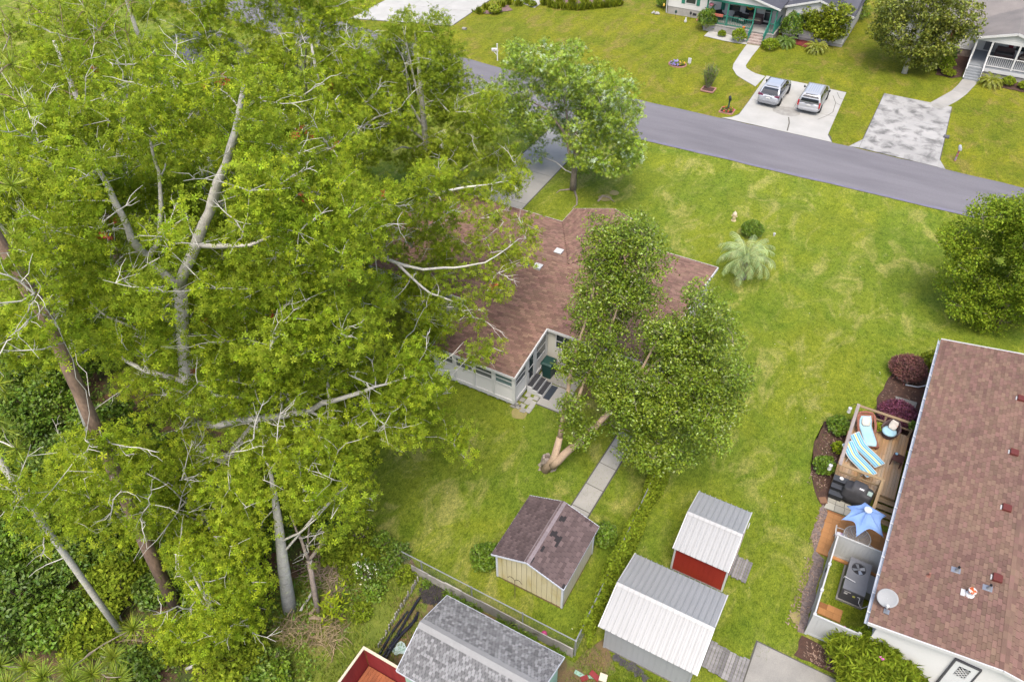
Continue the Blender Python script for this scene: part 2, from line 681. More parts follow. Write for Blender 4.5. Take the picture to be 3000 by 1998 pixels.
# wide pale drive of the house beyond
slabs('wide_driveway', grid_slabs((-57, 65.5), (-46.1, 68.7), (-46.9, 84), (-57, 84), [0, .34, .67, 1], [0, .3, .62, 1]), 'concrete_bright',
      base_poly=[(-57.1, 65.3), (-46.0, 68.6), (-46.8, 84), (-57.1, 84)])
mb = MB()
mb.prism([tuple(W(*p)[:2]) for p in [(1480, -8), (1566, 25), (1582, 14), (1586, -14)]], .01, .05)
struct(mb, 'house_patio', 'concrete_bright')
# garden walk to the yellow shed
slabs('garden_walk', grid_slabs((-8.45, 18.4), (-7.5, 18.35), (-7.36, 25.3), (-8.25, 25.4), [0, 1], [0, .245, .45, .66, .84, 1]), 'concrete',
      base_poly=[(-8.5, 18.4), (-7.45, 18.35), (-7.3, 25.3), (-8.3, 25.4)])
# patch of drive at the foot of the frame
slabs('rear_driveway', grid_slabs((1.05, 9.0), (8.5, 9.0), (8.5, 17.6), (1.05, 17.7), [0, .48, 1], [0, .62, 1]), 'concrete_old',
      base_poly=[(1, 9.0), (8.5, 9.0), (8.5, 17.6), (1, 17.75)])
# patio behind the sun room
mb = MB()
mb.box(-13.75, -11.5, 26.75, 27.72, .01, .04)
struct(mb, 'door_patio', 'concrete_old')
slabs('patio_slab', [[(-12.9, 25.0), (-11.5, 25.0), (-11.45, 26.7), (-12.9, 26.7)]], 'concrete', base_poly=[(-12.95, 24.95), (-11.4, 24.95), (-11.4, 26.7), (-12.95, 26.7)])
mb = MB()
sheet(mb, [(-12.4, 25.0 + 1.75), (-9.6, 26.72), (-9.4, 27.7), (-11.4, 27.8), (-11.45, 26.8)], .012, .3, .06, 8)
struct(mb, 'planting_bed', 'dirt')

# woods floor, rough scrub and bare soil
mb = MB()
sheet(mb, [(-60, -8), (-13.6, -8), (-13.2, 6), (-13.6, 10), (-14, 13.0), (-17, 14.6), (-22, 15.4), (-30, 15.6), (-44, 15.8), (-60, 15.8)], .03, .7, .3, 11)
struct(mb, 'forest_floor', 'litter')
mb = MB()
sheet(mb, [(-17.5, 6.2), (-11, 5), (-10.6, 9), (-11.6, 13.4), (-13.5, 14.0), (-16, 13.8), (-17.2, 11)], .045, .6, .25, 12)
struct(mb, 'rough_grass_patch', 'scrub')
mb = MB()
sheet(mb, [(-12.1, 10.2), (-10.2, 8.8), (-4.8, 9), (-4.2, 12.2), (-3.4, 13.8), (-4.4, 14.8), (-5, 13.4), (-11.5, 13.4), (-12.2, 12.4)], .052, .4, .1, 13)
struct(mb, 'bare_soil', 'dirt')
# planting beds round the right-hand house
mb = MB()
sheet(mb, [(.75, 31.0), (.6, 29.4), (.85, 27.6), (1.3, 26.3), (1.85, 25.6), (2.4, 26.6), (2.6, 32), (3.0, 32.4), (2.8, 34.0), (3.1, 36.2), (3.6, 37.3), (4.9, 37.4), (4.9, 31.0), (1.9, 31.8), (1.3, 31.5)], .02, .4, .05, 14)
struct(mb, 'mulch_bed', 'mulch')
mb = MB()
sheet(mb, [(1.82, 25.7), (2.15, 25.5), (2.1, 23.0), (2.6, 22.8), (2.6, 18.9), (2.35, 18.9), (2.15, 20.5), (2.2, 22.4), (1.8, 23.6)], .022, .3, .07, 15)
struct(mb, 'gravel_edge', 'gravel')
mb = MB()
sheet(mb, [(2.55, 18.85), (5, 18.7), (9, 18.6), (9, 17.75), (2.5, 17.85)], .024, .3, .05, 16)
struct(mb, 'shrub_bed', 'mulch')
mb = MB()
sheet(mb, [tuple(W(*p)[:2]) for p in [(1398, 36), (1425, 44), (1500, 32), (1490, 18), (1440, 20)]], .05, .5, .12, 17)
struct(mb, 'pale_mulch_bed', 'mulch_pale')
mb = MB()
sheet(mb, [tuple(W(*p)[:2]) for p in [(1590, 8), (1640, 24), (1700, 28), (1760, 22), (1812, 18), (1830, 2), (1600, -10)]], .05, .5, .12, 18)
struct(mb, 'daylily_bed', 'mulch_pale')
mb = MB()
sheet(mb, [tuple(W(*p)[:2]) for p in [(2062, 108), (2130, 124), (2186, 132), (2192, 118), (2080, 90)]], .05, .5, .05, 19)
struct(mb, 'shell_bed', 'concrete_bright')
mb = MB()
sheet(mb, [tuple(W(*p)[:2]) for p in [(2322, 118), (2330, 132), (2390, 150), (2420, 142), (2420, 112), (2340, 104)]], .05, .5, .06, 20)
struct(mb, 'red_mulch_bed', mat('red_mulch', (.22, .035, .03), (.13, .03, .03), scale=4, bump=1, bscale=38, grain=.3, world_co=True))
mb = MB()
sheet(mb, [tuple(W(*p)[:2]) for p in [(2740, 220), (2790, 232), (2818, 226), (2840, 170), (2770, 150)]], .05, .5, .08, 21)
sheet(mb, [tuple(W(*p)[:2]) for p in [(2872, 232), (2900, 250), (3010, 275), (3010, 235), (2880, 205)]], .05, .5, .08, 22)
struct(mb, 'porch_bed', 'mulch')
mb = MB()
for i, (px, py, r) in enumerate([(1520, 1212, .42), (2420, 1548, .35), (2337, 1810, .3), (1773, 580, .5), (1800, 565, .35)]):
    c0 = W(px, py)
    sheet(mb, [(c0.x + r * math.cos(t), c0.y + r * math.sin(t)) for t in np.linspace(0, 2 * PI, 14)[:-1]], .012 + i * .0005, .2, .05, 30 + i)
struct(mb, 'bare_patch', mat('sand_patch', (.34, .27, .11), (.26, .24, .08), scale=3, bump=.5, bscale=40, grain=.2, world_co=True))

# ------------------------------------------------------------------ building materials
mat('siding_white', (.68, .675, .66), (.63, .625, .61), scale=.5, rough=.6, grain=.03, spec=.3)
mat('siding_cream', (.62, .60, .53), (.55, .53, .46), scale=.5, rough=.6, grain=.03)
mat('trim_white', (.64, .64, .635), (.59, .59, .585), scale=.8, rough=.5, grain=.03, spec=.4)
mat('skirt_block', (.40, .38, .36), (.31, .30, .28), scale=2, rough=.9, bump=.4, bscale=30)
mat('vent_dark', (.03, .03, .035), rough=.7)
mat('roof_under', (.10, .05, .045), rough=.9)
mat('shingle_red', (.255, .155, .115), (.208, .125, .100), scale=.45, rough=.92, bump=.5, bscale=120, island=.26, grain=.12, gscale=70, hue=.012, spec=.15)
mat('shingle_rose', (.222, .137, .103), (.186, .114, .091), scale=.4, rough=.92, bump=.5, bscale=120, island=.21, grain=.12, gscale=70, hue=.014, spec=.15)
mat('shingle_brown', (.155, .112, .108), (.088, .064, .066), scale=.8, rough=.92, bump=.4, bscale=120, island=.24, grain=.1, gscale=70, spec=.15)
mat('shingle_grey', (.235, .235, .24), (.185, .185, .19), scale=.6, rough=.9, bump=.4, bscale=120, island=.38, grain=.08, gscale=70, spec=.15)
mat('shingle_slate', (.10, .10, .12), (.075, .075, .09), scale=.5, rough=.9, bump=.4, bscale=90, island=.15)
mat('shingle_taupe', (.24, .215, .20), (.18, .165, .155), scale=.7, rough=.92, bump=.4, bscale=90, island=.16, grain=.15)
mat('shingle_missing', (.028, .024, .026), rough=.9)
glass('glass_dark', (.035, .045, .05))
glass('glass_teal', (.13, .19, .20), .12)
glass('glass_grey', (.12, .13, .14), .15)
mat('screen', (.17, .17, .18), rough=.6, grain=.2, gscale=200)
mat('green_paint', (.035, .22, .155), (.03, .18, .13), scale=2, rough=.55, grain=.05)
mat('red_paint', (.26, .02, .035), rough=.55)
mat('black_plastic', (.02, .021, .024), rough=.5, grain=.1)
mat('tread_mat', (.028, .028, .032), (.05, .05, .055), scale=8, rough=.9, bump=.5, bscale=150)
mat('bin_green', (.014, .05, .045), (.02, .06, .05), scale=2, rough=.45, grain=.1)
mat('metal_grey', (.42, .44, .47), rough=.4, metal=.7, grain=.05)
mat('gutter_white', (.46, .50, .58), rough=.35, spec=.6, grain=.05)
mat('vent_brown', (.13, .028, .022), rough=.6, grain=.1)

TAB = {}


def shingles(parent, O, U, V, rows, lim, m, w=.33, h=.145, focus=None, keep=300, seed=1, thick=.02, name='shingle', skip=None):
    """overlapping tabs on a roof plane. lim(v) gives the u-intervals of the course at height v up the slope"""
    rg = random.Random(seed)
    O, U, V = Vector(O), Vector(U).normalized(), Vector(V).normalized()
    Nn = U.cross(V).normalized()
    full, rest = [], []
    for j in range(rows):
        v = j * h
        for (a, b) in lim(v + h * .5):
            if b - a < .05:
                continue
            u = a - (j * .37 % 1) * w - rg.random() * .05
            while u < b:
                ww = w * rg.choice((.7, .85, 1, 1, 1.15)) if keep == 0 else w
                u0, u1 = max(u, a), min(u + ww, b)
                if u1 - u0 > .03 and not (skip and skip((u0 + u1) / 2, v + h / 2)):
                    (full if abs(u1 - u0 - w) < 1e-6 and keep else rest).append((u0, v, u1 - u0))
                u += ww
    org = ORG.get(parent.name)
    l = org[0] if org else Vector((0, 0, 0))
    full.sort(key=lambda t: (O + U * t[0] + V * t[1] - focus).length if focus is not None else 0)
    ind, rest = full[:keep], rest + full[keep:]
    g = .016

    def tab(mb, o, wd):
        a, b, e = U * g * .5, U * (wd - g * .5), V * (h * 1.12)
        t1, t0 = Nn * thick, Nn * (thick * .25)
        vs = [o + a, o + b, o + a + t1, o + b + t1, o + b + e + t0, o + a + e + t0]
        mb.add(vs, [(0, 1, 3, 2), (2, 3, 4, 5), (1, 4, 3), (0, 2, 5)])
    if ind:
        mb = MB()
        tab(mb, Vector((0, 0, 0)), w)
        me = mb.mesh(name)
        me.materials.append(MT[m])
        for (u, v, ww) in ind:
            o = bpy.data.objects.new(name, me)
            COL.objects.link(o)
            o.parent = parent
            o.location = O + U * u + V * v - l
    mb = MB()
    for (u, v, ww) in rest:
        tab(mb, O + U * u + V * v, ww)
    if rest:
        mb.build('shingle_courses', m, parent, kind='stuff')


def slab_roof(poly_top, t=.10):
    mb = MB()
    return mb.ext([Vector(p) - Vector((0, 0, t)) for p in poly_top], (0, 0, t))


def siding(mb, o, u, n, w, z0, z1, e=.115, lim=None):
    """lapped boards on a wall: o is the foot of the wall, u runs along it, n points out"""
    o, u, n = Vector(o), Vector(u), Vector(n)
    k = int(math.ceil((z1 - z0) / e - 1e-6))
    for i in range(k):
        za, zb = z0 + i * e, min(z0 + (i + 1) * e, z1)
        a, b = lim((za + zb) / 2) if lim else (0, w)
        if b - a < .03:
            continue
        p = [o + u * a + n * .016, o + u * b + n * .016, o + u * b + n * .002, o + u * a + n * .002]
        q = [Vector((p[0].x, p[0].y, za)), Vector((p[1].x, p[1].y, za)), Vector((p[2].x, p[2].y, zb)), Vector((p[3].x, p[3].y, zb))]
        q2 = [o + u * a + n * .002, o + u * b + n * .002]
        mb.add(q + [Vector((q2[0].x, q2[0].y, za)), Vector((q2[1].x, q2[1].y, za))], [(0, 1, 2, 3), (4, 5, 1, 0)])
    return mb


def window(parent, o, u, n, w, z0, z1, rows=2, cols=1, pane='glass_dark', fr='trim_white', name='window', fw=.06):
    o, u, n = Vector(o), Vector(u), Vector(n)
    up = Vector((0, 0, 1))
    mb = MB()
    P_ = lambda a, z, d: o + u * a + n * d + up * (z - o.z)

    def fbox(a0, a1, za, zb, d0, d1):
        mb.add([P_(a0, za, d0), P_(a1, za, d0), P_(a1, zb, d0), P_(a0, zb, d0), P_(a0, za, d1), P_(a1, za, d1), P_(a1, zb, d1), P_(a0, zb, d1)],
               [(0, 1, 2, 3), (7, 6, 5, 4), (0, 4, 5, 1), (1, 5, 6, 2), (2, 6, 7, 3), (3, 7, 4, 0)])
    fbox(0, fw, z0, z1, .0, .05)
    fbox(w - fw, w, z0, z1, .0, .05)
    fbox(fw, w - fw, z0, z0 + fw, .0, .048)
    fbox(fw, w - fw, z1 - fw, z1, .0, .048)
    for r_ in range(1, rows):
        zz = z0 + (z1 - z0) * r_ / rows
        fbox(fw, w - fw, zz - .022, zz + .022, .0, .042)
    for c_ in range(1, cols):
        aa = w * c_ / cols
        fbox(aa - .015, aa + .015, z0 + fw, z1 - fw, .0, .038)
    f = mb.build(name, fr, parent)
    for r_ in range(rows):
        mb = MB()
        za, zb = z0 + (z1 - z0) * r_ / rows, z0 + (z1 - z0) * (r_ + 1) / rows
        mb.poly([P_(fw * .5, za + .01, .02 + .004 * r_), P_(w - fw * .5, za + .01, .02 + .004 * r_), P_(w - fw * .5, zb - .01, .02 + .004 * r_), P_(fw * .5, zb - .01, .02 + .004 * r_)])
        mb.build('pane', pane, f)
    return f


X_, Y_ = Vector((1, 0, 0)), Vector((0, 1, 0))
# ------------------------------------------------------------------ the red-roofed house with the sun room
H1 = thing('red_roofed_house', 'long low house with brown-red shingle roof and white sun room at the back', 'house', (-16.5, 32.4, 0))
sl = .162
zr, yr = 3.62, 32.45
zp = lambda y: zr - sl * abs(y - yr)
xl, xr_, yb, yf = -26.4, -7.45, 27.72, 37.25
sx0, sx1, sy = -18.75, -13.7, 24.15
mb = MB()
mb.ext([(xl, yb, zp(yb) - .1), (sx0, yb, zp(yb) - .1), (sx0, sy, zp(sy) - .1), (sx1, sy, zp(sy) - .1), (sx1, yb, zp(yb) - .1), (xr_, yb, zp(yb) - .1), (xr_, yr, zr - .1), (xl, yr, zr - .1)], (0, 0, .1))
mb.ext([(xl, yr, zr - .1), (xr_, yr, zr - .1), (xr_, yf, zp(yf) - .1), (xl, yf, zp(yf) - .1)], (0, 0, .1))
gx0, gx1, gxm, gy, gz = -17.55, -12.05, -14.8, 38.95, 3.66
ze = zp(yf)
mb.ext([(gx0, yf - .1, ze - .08), (gx0, gy, ze - .08), (gxm, gy, gz - .08), (gxm, yr, gz - .08)], (0, 0, .1))
mb.ext([(gx1, yf - .1, ze - .08), (gxm, yr, gz - .08), (gxm, gy, gz - .08), (gx1, gy, ze - .08)], (0, 0, .1))
roof = mb.build('roof', 'roof_under', H1)
Vr = Vector((0, 1, sl)).normalized()
Lv = (yr - sy) / Vr.y


def lim_rear(v):
    y = sy + v * Vr.y
    if y < yb:
        return [(sx0, sx1)]
    return [(xl, xr_)] if y < yr else []


foc = W(1540, 850, 3)
shingles(roof, (0, sy, zp(sy) + .002), X_, Vr, int(Lv / .145) + 1, lim_rear, 'shingle_red', focus=foc, seed=2)
Vf = Vector((0, -1, sl)).normalized()


def lim_front(v):
    y = yf + v * Vf.y
    t = (yf - y) / (yf - yr)
    a, b = gx0 + (gxm - gx0) * t, gx1 + (gxm - gx1) * t
    return [(-b * 0 - xr_, -b), (-a, -xl)] if y > yr else []


shingles(roof, (0, yf, ze + .002), -X_, Vf, int((yf - yr) / abs(Vf.y) / .145) + 1, lim_front, 'shingle_red', keep=0, seed=3)
gs = (gz - ze) / (gxm - gx0)
Vg = Vector((1, 0, gs)).normalized()
gl = lambda v: [(-gy, -(yf - (yf - yr) * min(1, v * Vg.x / (gxm - gx0))))] if v * Vg.x < gxm - gx0 else []
shingles(roof, (gx0, 0, ze + .022), -Y_, Vg, int((gxm - gx0) / Vg.x / .145) + 1, gl, 'shingle_red', keep=0, seed=4)
Vh = Vector((-1, 0, gs)).normalized()
gr = lambda v: [((yf - (yf - yr) * min(1, v * Vg.x / (gxm - gx0))), gy)] if v * Vg.x < gxm - gx0 else []
shingles(roof, (gx1, 0, ze + .022), Y_, Vh, int((gxm - gx0) / Vg.x / .145) + 1, gr, 'shingle_red', keep=0, seed=5)
mb = MB()   # ridge caps
for i in range(58):
    x = xl + i * .33
    if gxm - .5 < x < gxm + .3:
        continue
    for s_ in (-1, 1):
        mb.add([(x, yr, zr + .03), (x + .34, yr, zr + .022), (x + .34, yr + s_ * .14, zr + .022 - .14 * sl), (x, yr + s_ * .14, zr + .03 - .14 * sl)], [(0, 1, 2, 3) if s_ < 0 else (3, 2, 1, 0)])
for i in range(20):
    y = yr + i * .33
    if y > gy - .3:
        break
    for s_ in (-1, 1):
        mb.add([(gxm, y, gz + .05), (gxm, y + .34, gz + .04), (gxm + s_ * .14, y + .34, gz + .04 - .14 * gs), (gxm + s_ * .14, y, gz + .05 - .14 * gs)], [(0, 1, 2, 3)])
mb.build('ridge_cap', 'shingle_red', roof, kind='stuff')
# white drip edge / fascia
fz = .16
for p, q in (((xl, yf, ze), (gx0, yf, ze)), ((gx0, yf, ze), (gx0, gy, ze)), ((gx1, yf, ze), (xr_, yf, ze)), ((gx1, gy, ze), (gx1, yf, ze)),
             ((xr_, yf, ze), (xr_, yr, zr)), ((xr_, yr, zr), (xr_, yb, zp(yb))), ((xr_, yb, zp(yb)), (sx1, yb, zp(yb))), ((sx1, yb, zp(yb)), (sx1, sy, zp(sy))),
             ((sx1, sy, zp(sy)), (sx0, sy, zp(sy))), ((sx0, sy, zp(sy)), (sx0, yb, zp(yb))), ((sx0, yb, zp(yb)), (xl, yb, zp(yb))), ((xl, yb, zp(yb)), (xl, yr, zr)), ((xl, yr, zr), (xl, yf, ze)),
             ((gx0, gy, ze), (gxm, gy, gz)), ((gxm, gy, gz), (gx1, gy, ze))):
    p, q = Vector(p), Vector(q)
    MB().bar(p + Vector((0, 0, -.062)), q + Vector((0, 0, -.062)), .07, fz).build('fascia', 'trim_white', H1)
# skylight-like white vent caps on the ridge
for px, py in ((1637, 735), (1576, 779)):
    c = W(px, py, 3.6)
    mb = MB()
    mb.cbox(c.x, c.y, zp(c.y) - .02, .40, .40, .14)
    mb.cbox(c.x, c.y, zp(c.y) + .115, .46, .46, .03)
    mb.build('roof_vent', 'trim_white', H1)
mb = MB()
c = W(1548, 777, 3.5)
mb.lathe([(.05, 0), (.05, .3)], 10, (c.x, c.y, zp(c.y)))
mb.build('vent_pipe', mat('pipe_blue', (.10, .14, .25), rough=.5), H1)
# walls
mb = MB()
mb.box(xl + .25, xr_ - .25, yb + .25, yf - .25, .15, 2.75)
mb.ext([(xr_ - .25, yb + .25, 2.75), (xr_ - .25, yf - .25, 2.75), (xr_ - .25, yr, 3.5)], (-.1, 0, 0))
mb.build('wall', 'siding_white', H1)
mb = MB()
siding(mb, (sx1 - .1, yb + .25, 0), X_, -Y_, xr_ - .25 - (sx1 - .1), .55, 2.74)
siding(mb, (xr_ - .25, yb + .25, 0), Y_, X_, yf - yb - .5, .55, 3.45, lim=lambda z: (max(0, (z - 2.72) / sl - .1), yf - yb - .5 - max(0, (z - 2.72) / sl - .1)))
mb.build('siding', 'siding_cream', H1)
mb = MB()
mb.box(xl + .3, xr_ - .22, yb + .22, yf - .22, 0, .5)
mb.build('skirting', 'skirt_block', H1)
window(H1, (-13.3, yb + .25, 0), X_, -Y_, 1.0, 1.5, 2.55, 2, 2)
window(H1, (-11.9, yb + .25, 0), X_, -Y_, .95, .6, 2.6, 1, 1, pane='glass_grey', name='door')
window(H1, (-9.6, yb + .25, 0), X_, -Y_, 1.1, 1.4, 2.5, 2, 1)
window(H1, (xr_ - .25, 30, 0), Y_, X_, 1.0, 1.3, 2.4, 2, 1)
# sun room
ty = sy + .12
bx0, bx1 = sx0 + .1, sx1 - .12
SR = MB().box(bx0 + .04, bx1 - .04, ty + .04, yb + .2, .22, 1.35).build('sunroom_base', 'siding_white', H1)
mb = MB()
siding(mb, (bx0, ty + .02, 0), X_, -Y_, bx1 - bx0, .42, 1.32, .1)
mb.build('siding', 'siding_white', SR)
mb = MB()
siding(mb, (bx1 - .02, ty, 0), Y_, X_, yb + .2 - ty, .42, 1.3, .1)
mb.build('siding', 'siding_white', SR)
pw = (bx1 - bx0) / 4
mb = MB()
mb.box(bx0 - .02, bx1 + .02, ty - .05, ty + .03, .2, .42)
mb.box(bx1 - .03, bx1 + .05, ty + .03, yb + .2, .2, .42)
mb.box(bx0 - .02, bx1 + .005, ty - .03, ty + .03, 1.3, 1.38)
mb.box(bx0 - .02, bx1 + .005, ty - .03, ty + .03, zp(ty) - .2, zp(ty) - .1)
mb.build('trim_board', 'trim_white', SR)
for i in range(5):
    x = bx0 + pw * i
    w_ = .17 if i in (0, 4) else .13
    MB().box(x - w_ / 2 - .001 * i, x + w_ / 2, ty - .045, ty + .06, .42, zp(ty) - .12).build('post', 'trim_white', SR)
for i in range(4):
    window(SR, (bx0 + pw * i + .07, ty + .02, 0), X_, -Y_, pw - .14, 1.38, zp(ty) - .2, 2, 1, pane='glass_teal' if i == 3 else 'glass_grey', fw=.05)
# side with door and sash windows
yy = [ty, ty + 1.32, ty + 2.28, yb + .15]
for i, y in enumerate(yy):
    MB().box(bx1 - .04, bx1 + .045 + .001 * i, y - .05, y + .09, .42, zp(y) - .12).build('post', 'trim_white', SR)
window(SR, (bx1 - .01, yy[0] + .1, 0), Y_, X_, yy[1] - yy[0] - .16, 1.3, zp(ty) - .16, 2, 1, pane='glass_grey', fw=.05)
window(SR, (bx1 - .01, yy[2] + .1, 0), Y_, X_, yy[3] - yy[2] - .16, 1.25, zp(yy[2]) - .16, 2, 1, pane='glass_grey', fw=.05)
D = window(SR, (bx1 + .0, yy[1] + .1, 0), Y_, X_, yy[2] - yy[1] - .16, .42, 2.4, 2, 1, pane='glass_dark', name='door', fw=.15)
MB().box(bx1 + .05, bx1 + .09, yy[1] + .14, yy[1] + .18, 1.3, 1.42).build('door_handle', 'black_plastic', SR)
mb = MB()
for i in range(9):
    mb.cbox(bx0 + .3 + i * .58, ty + .1, 0, .12, .12, .21)
mb.build('footing', 'skirt_block', SR)
mb = MB()
mb.tube([(bx0 - .06, ty - .03, 2.1), (bx0 - .06, ty - .03, .3), (bx0 - .12, ty - .35, .12), (bx0 - .14, ty - .75, .05)], [.05, .05, .06, .12], 6)
mb.build('downspout', 'gutter_white', H1)
# door steps with black treads
ST = thing('door_steps', 'white wooden steps with black ribbed treads at the sun room door', 'steps', (-13.3, 26, 0))
mb = MB()
for i in range(3):
    x0, zt = bx1 + .1 + i * .31, .50 - i * .155
    mb.box(x0, x0 + .30, 25.52, 26.62, .0, zt)
mb.build('riser', 'trim_white', ST)
for i in range(3):
    x0, zt = bx1 + .11 + i * .31, .50 - i * .155
    MB().box(x0, x0 + .27, 25.55, 26.59, zt, zt + .03).build('tread', 'tread_mat', ST)
o = MB().box(bx1 + 1.05, bx1 + 1.42, 25.52, 26.6, .01, .05).build('door_mat', mat('mat_blue', (.035, .045, .06), rough=.9, bump=.5, bscale=150))
tag(o, 'dark blue-grey rubber mat lying at the foot of the steps', 'mat')
# wheeled bin
BN = thing('wheeled_bin', 'dark green wheeled trash bin beside the sun room wall', 'trash bin', (-13.3, 27.2, 0), local=True)


def rrect(w, d, z, r=.06, n=3, cx=0, cy=0):
    out = []
    for (sx_, sy_, a0) in ((1, 1, 0), (-1, 1, 90), (-1, -1, 180), (1, -1, 270)):
        for k in range(n + 1):
            t = R(a0 + 90 * k / n)
            out.append((cx + sx_ * (w / 2 - r) + r * math.cos(t), cy + sy_ * (d / 2 - r) + r * math.sin(t), z))
    return out


mb = MB()
mb.loft([rrect(.5, .55, .06), rrect(.52, .58, .4), rrect(.6, .68, .98), rrect(.64, .72, 1.0), rrect(.64, .72, 1.04)])
mb.build('body', 'bin_green', BN, smooth=False)
mb = MB()
mb.loft([rrect(.68, .76, 1.045), rrect(.66, .74, 1.1), rrect(.5, .58, 1.17), rrect(.2, .25, 1.18)])
mb.build('lid', 'bin_green', BN)
for s_ in (-1, 1):
    mb = MB().tube([(s_ * .2, .30, .1), (s_ * .3, .30, .1)], .1, 10)
    mb.build('wheel', 'black_plastic', BN)
mb = MB().tube([(-.25, .42, 1.02), (.25, .42, 1.02)], .02, 6)
mb.build('handle', 'black_plastic', BN)
# square stepping stones by the sun room
for i, (px, py) in enumerate([(1505, 1189), (1530, 1172), (1545, 1180), (1530, 1190), (1553, 1170), (1562, 1182), (1547, 1158), (1570, 1168), (1532, 1203), (1548, 1204), (1556, 1193), (1517, 1192)]):
    c = W(px, py)
    mb = MB().cbox(0, 0, 0, .29, .29, .045)
    o = mb.build('stepping_stone', 'concrete_old' if i in (0, 1, 8, 11) else 'concrete', bevel=.008)
    o.location = (c.x, c.y, .008)
    o.rotation_euler = (0, 0, R((i * 37) % 9 - 4))
    tag(o, 'square concrete stepping stone in the patch beside the sun room corner', 'paving stone', 'stepping stones by the sun room')

# ------------------------------------------------------------------ house with green porch
H2 = thing('green_trim_house', 'white-sided house with green shutters and a green railed porch', 'house', (-20, 82.6, 0))
fy = 82.6
mb = MB()
mb.box(-27.4, -9, fy + .03, fy + 9, .8, 3.0)
mb.build('wall', 'siding_white', H2)
mb = MB()
siding(mb, (-27.45, fy, 0), X_, -Y_, 13.0, .8, 3.0, .15)
siding(mb, (-14.9, 81.6, 0), X_, -Y_, 6.0, .5, 3.05, .15)
siding(mb, (-14.9, 81.6, 0), Y_, -X_, 1.0, .5, 3.05, .15)
siding(mb, (-8.9, 81.6, 0), Y_, X_, 9.0, .5, 3.05, .15)
siding(mb, (-27.45, fy, 0), Y_, -X_, 9.0, .8, 3.0, .15)
mb.build('siding', 'siding_white', H2)
MB().box(-14.87, -8.93, 81.63, 90, .3, 3.02).build('wing_wall', 'siding_white', H2)
mb = MB()
mb.box(-27.42, -14.9, fy + .02, fy + 8.9, 0, .8)
mb.box(-14.85, -8.95, 81.65, 90, 0, .5)
mb.build('foundation', 'skirt_block', H2)
for x in (-24.6, -13.6, -18):
    y = fy if x < -14.9 else 81.63
    mb = MB().box(x, x + .4, y - .01, y + .05, .25, .48)
    mb.build('crawl_vent', 'vent_dark', H2)
# roofs
mb = MB()
mb.ext([(-27.9, fy - .4, 2.95), (-8.6, fy - .4, 2.95), (-8.6, fy + 4.6, 4.35), (-27.9, fy + 4.6, 4.35)], (0, 0, .12))
mb.ext([(-27.9, fy + 9.5, 2.95), (-27.9, fy + 4.6, 4.35), (-8.6, fy + 4.6, 4.35), (-8.6, fy + 9.5, 2.95)], (0, 0, .12))
rf = mb.build('roof', 'shingle_slate', H2)
mb = MB()
pk = (-11.9, 4.05)
mb.ext([(-15.2, 81.3, 3.0), (pk[0], 81.3, pk[1]), (pk[0], 87, pk[1]), (-15.2, 87, 3.0)], (0, 0, .1))
mb.ext([(-8.5, 81.3, 3.0), (-8.5, 87, 3.0), (pk[0], 87, pk[1]), (pk[0], 81.3, pk[1])], (0, 0, .1))
mb.build('roof', 'shingle_slate', H2)
mb = MB()
siding(mb, (-14.9, 81.6, 0), X_, -Y_, 6, 3.05, 4.0, .15, lim=lambda z: (max(0, (z - 3.05) / .32), 6 - max(0, (z - 3.05) / .32)))
mb.build('gable', 'siding_white', H2)
MB().bar((-15.2, 81.28, 3.0), (pk[0], 81.28, pk[1]), .06, .18).build('fascia', 'trim_white', H2)
MB().bar((pk[0], 81.28, pk[1]), (-8.5, 81.28, 3.0), .06, .18).build('fascia', 'trim_white', H2)
MB().bar((-27.9, fy - .42, 2.95), (-22.9, fy - .42, 2.95), .06, .18).build('fascia', 'trim_white', H2)
MB().bar((-27.5, fy - .45, 2.9), (-27.5, fy - .1, .1), .09, .09).build('downspout', 'trim_white', H2)
for x, w_, sh in ((-25.55, 1.15, 1), ):
    window(H2, (x, fy, 0), X_, -Y_, w_, 1.35, 2.6, 2)
    for xs_ in (x - .42, x + w_ + .06):
        MB().box(xs_, xs_ + .36, fy - .06, fy - .02, 1.3, 2.65).build('shutter', 'green_paint', H2)
window(H2, (-13.5, 81.6, 0), X_, -Y_, 1.25, 1.0, 2.5, 2)
for xs_ in (-13.98, -12.18):
    MB().box(xs_, xs_ + .4, 81.53, 81.57, .95, 2.55).build('shutter', 'green_paint', H2)
for x in (-20.9, -19.2):
    window(H2, (x, fy, 0), X_, -Y_, 1.25, 1.35, 2.6, 2)
MB().box(-21.7, -21.3, fy - .06, fy - .02, 1.3, 2.65).build('shutter', 'green_paint', H2)
window(H2, (-17.25, fy, 0), X_, -Y_, 1.0, .85, 2.75, 2, pane='glass_dark', name='door', fw=.12)
# porch: floor, posts, rails, steps, gable
PR = thing('covered_porch', 'green painted front porch with white gable, balusters and block steps', 'porch', (-19, 80.5, 0))
p0, p1, q0, q1 = -22.45, -15.3, 79.72, fy - .02
MB().box(p0, p1, q0, q1, .0, .72).build('foundation', 'skirt_block', PR)
MB().box(p0 - .05, p1 + .05, q0 - .05, q1, .72, .80).build('floor', 'concrete', PR)
posts = [p0 + .1, -20.2, -17.55, -15.95, p1 - .1]
for x in posts:
    MB().cbox(x, q0 + .1, .8, .13, .13, 2.25).build('post', 'green_paint', PR)
MB().box(p0, p1, q0 + .02, q0 + .18, 3.0, 3.2).build('beam', 'green_paint', PR)
MB().box(p0, p0 + .14, q0 + .2, q1, 3.0, 3.18).build('beam', 'green_paint', PR)


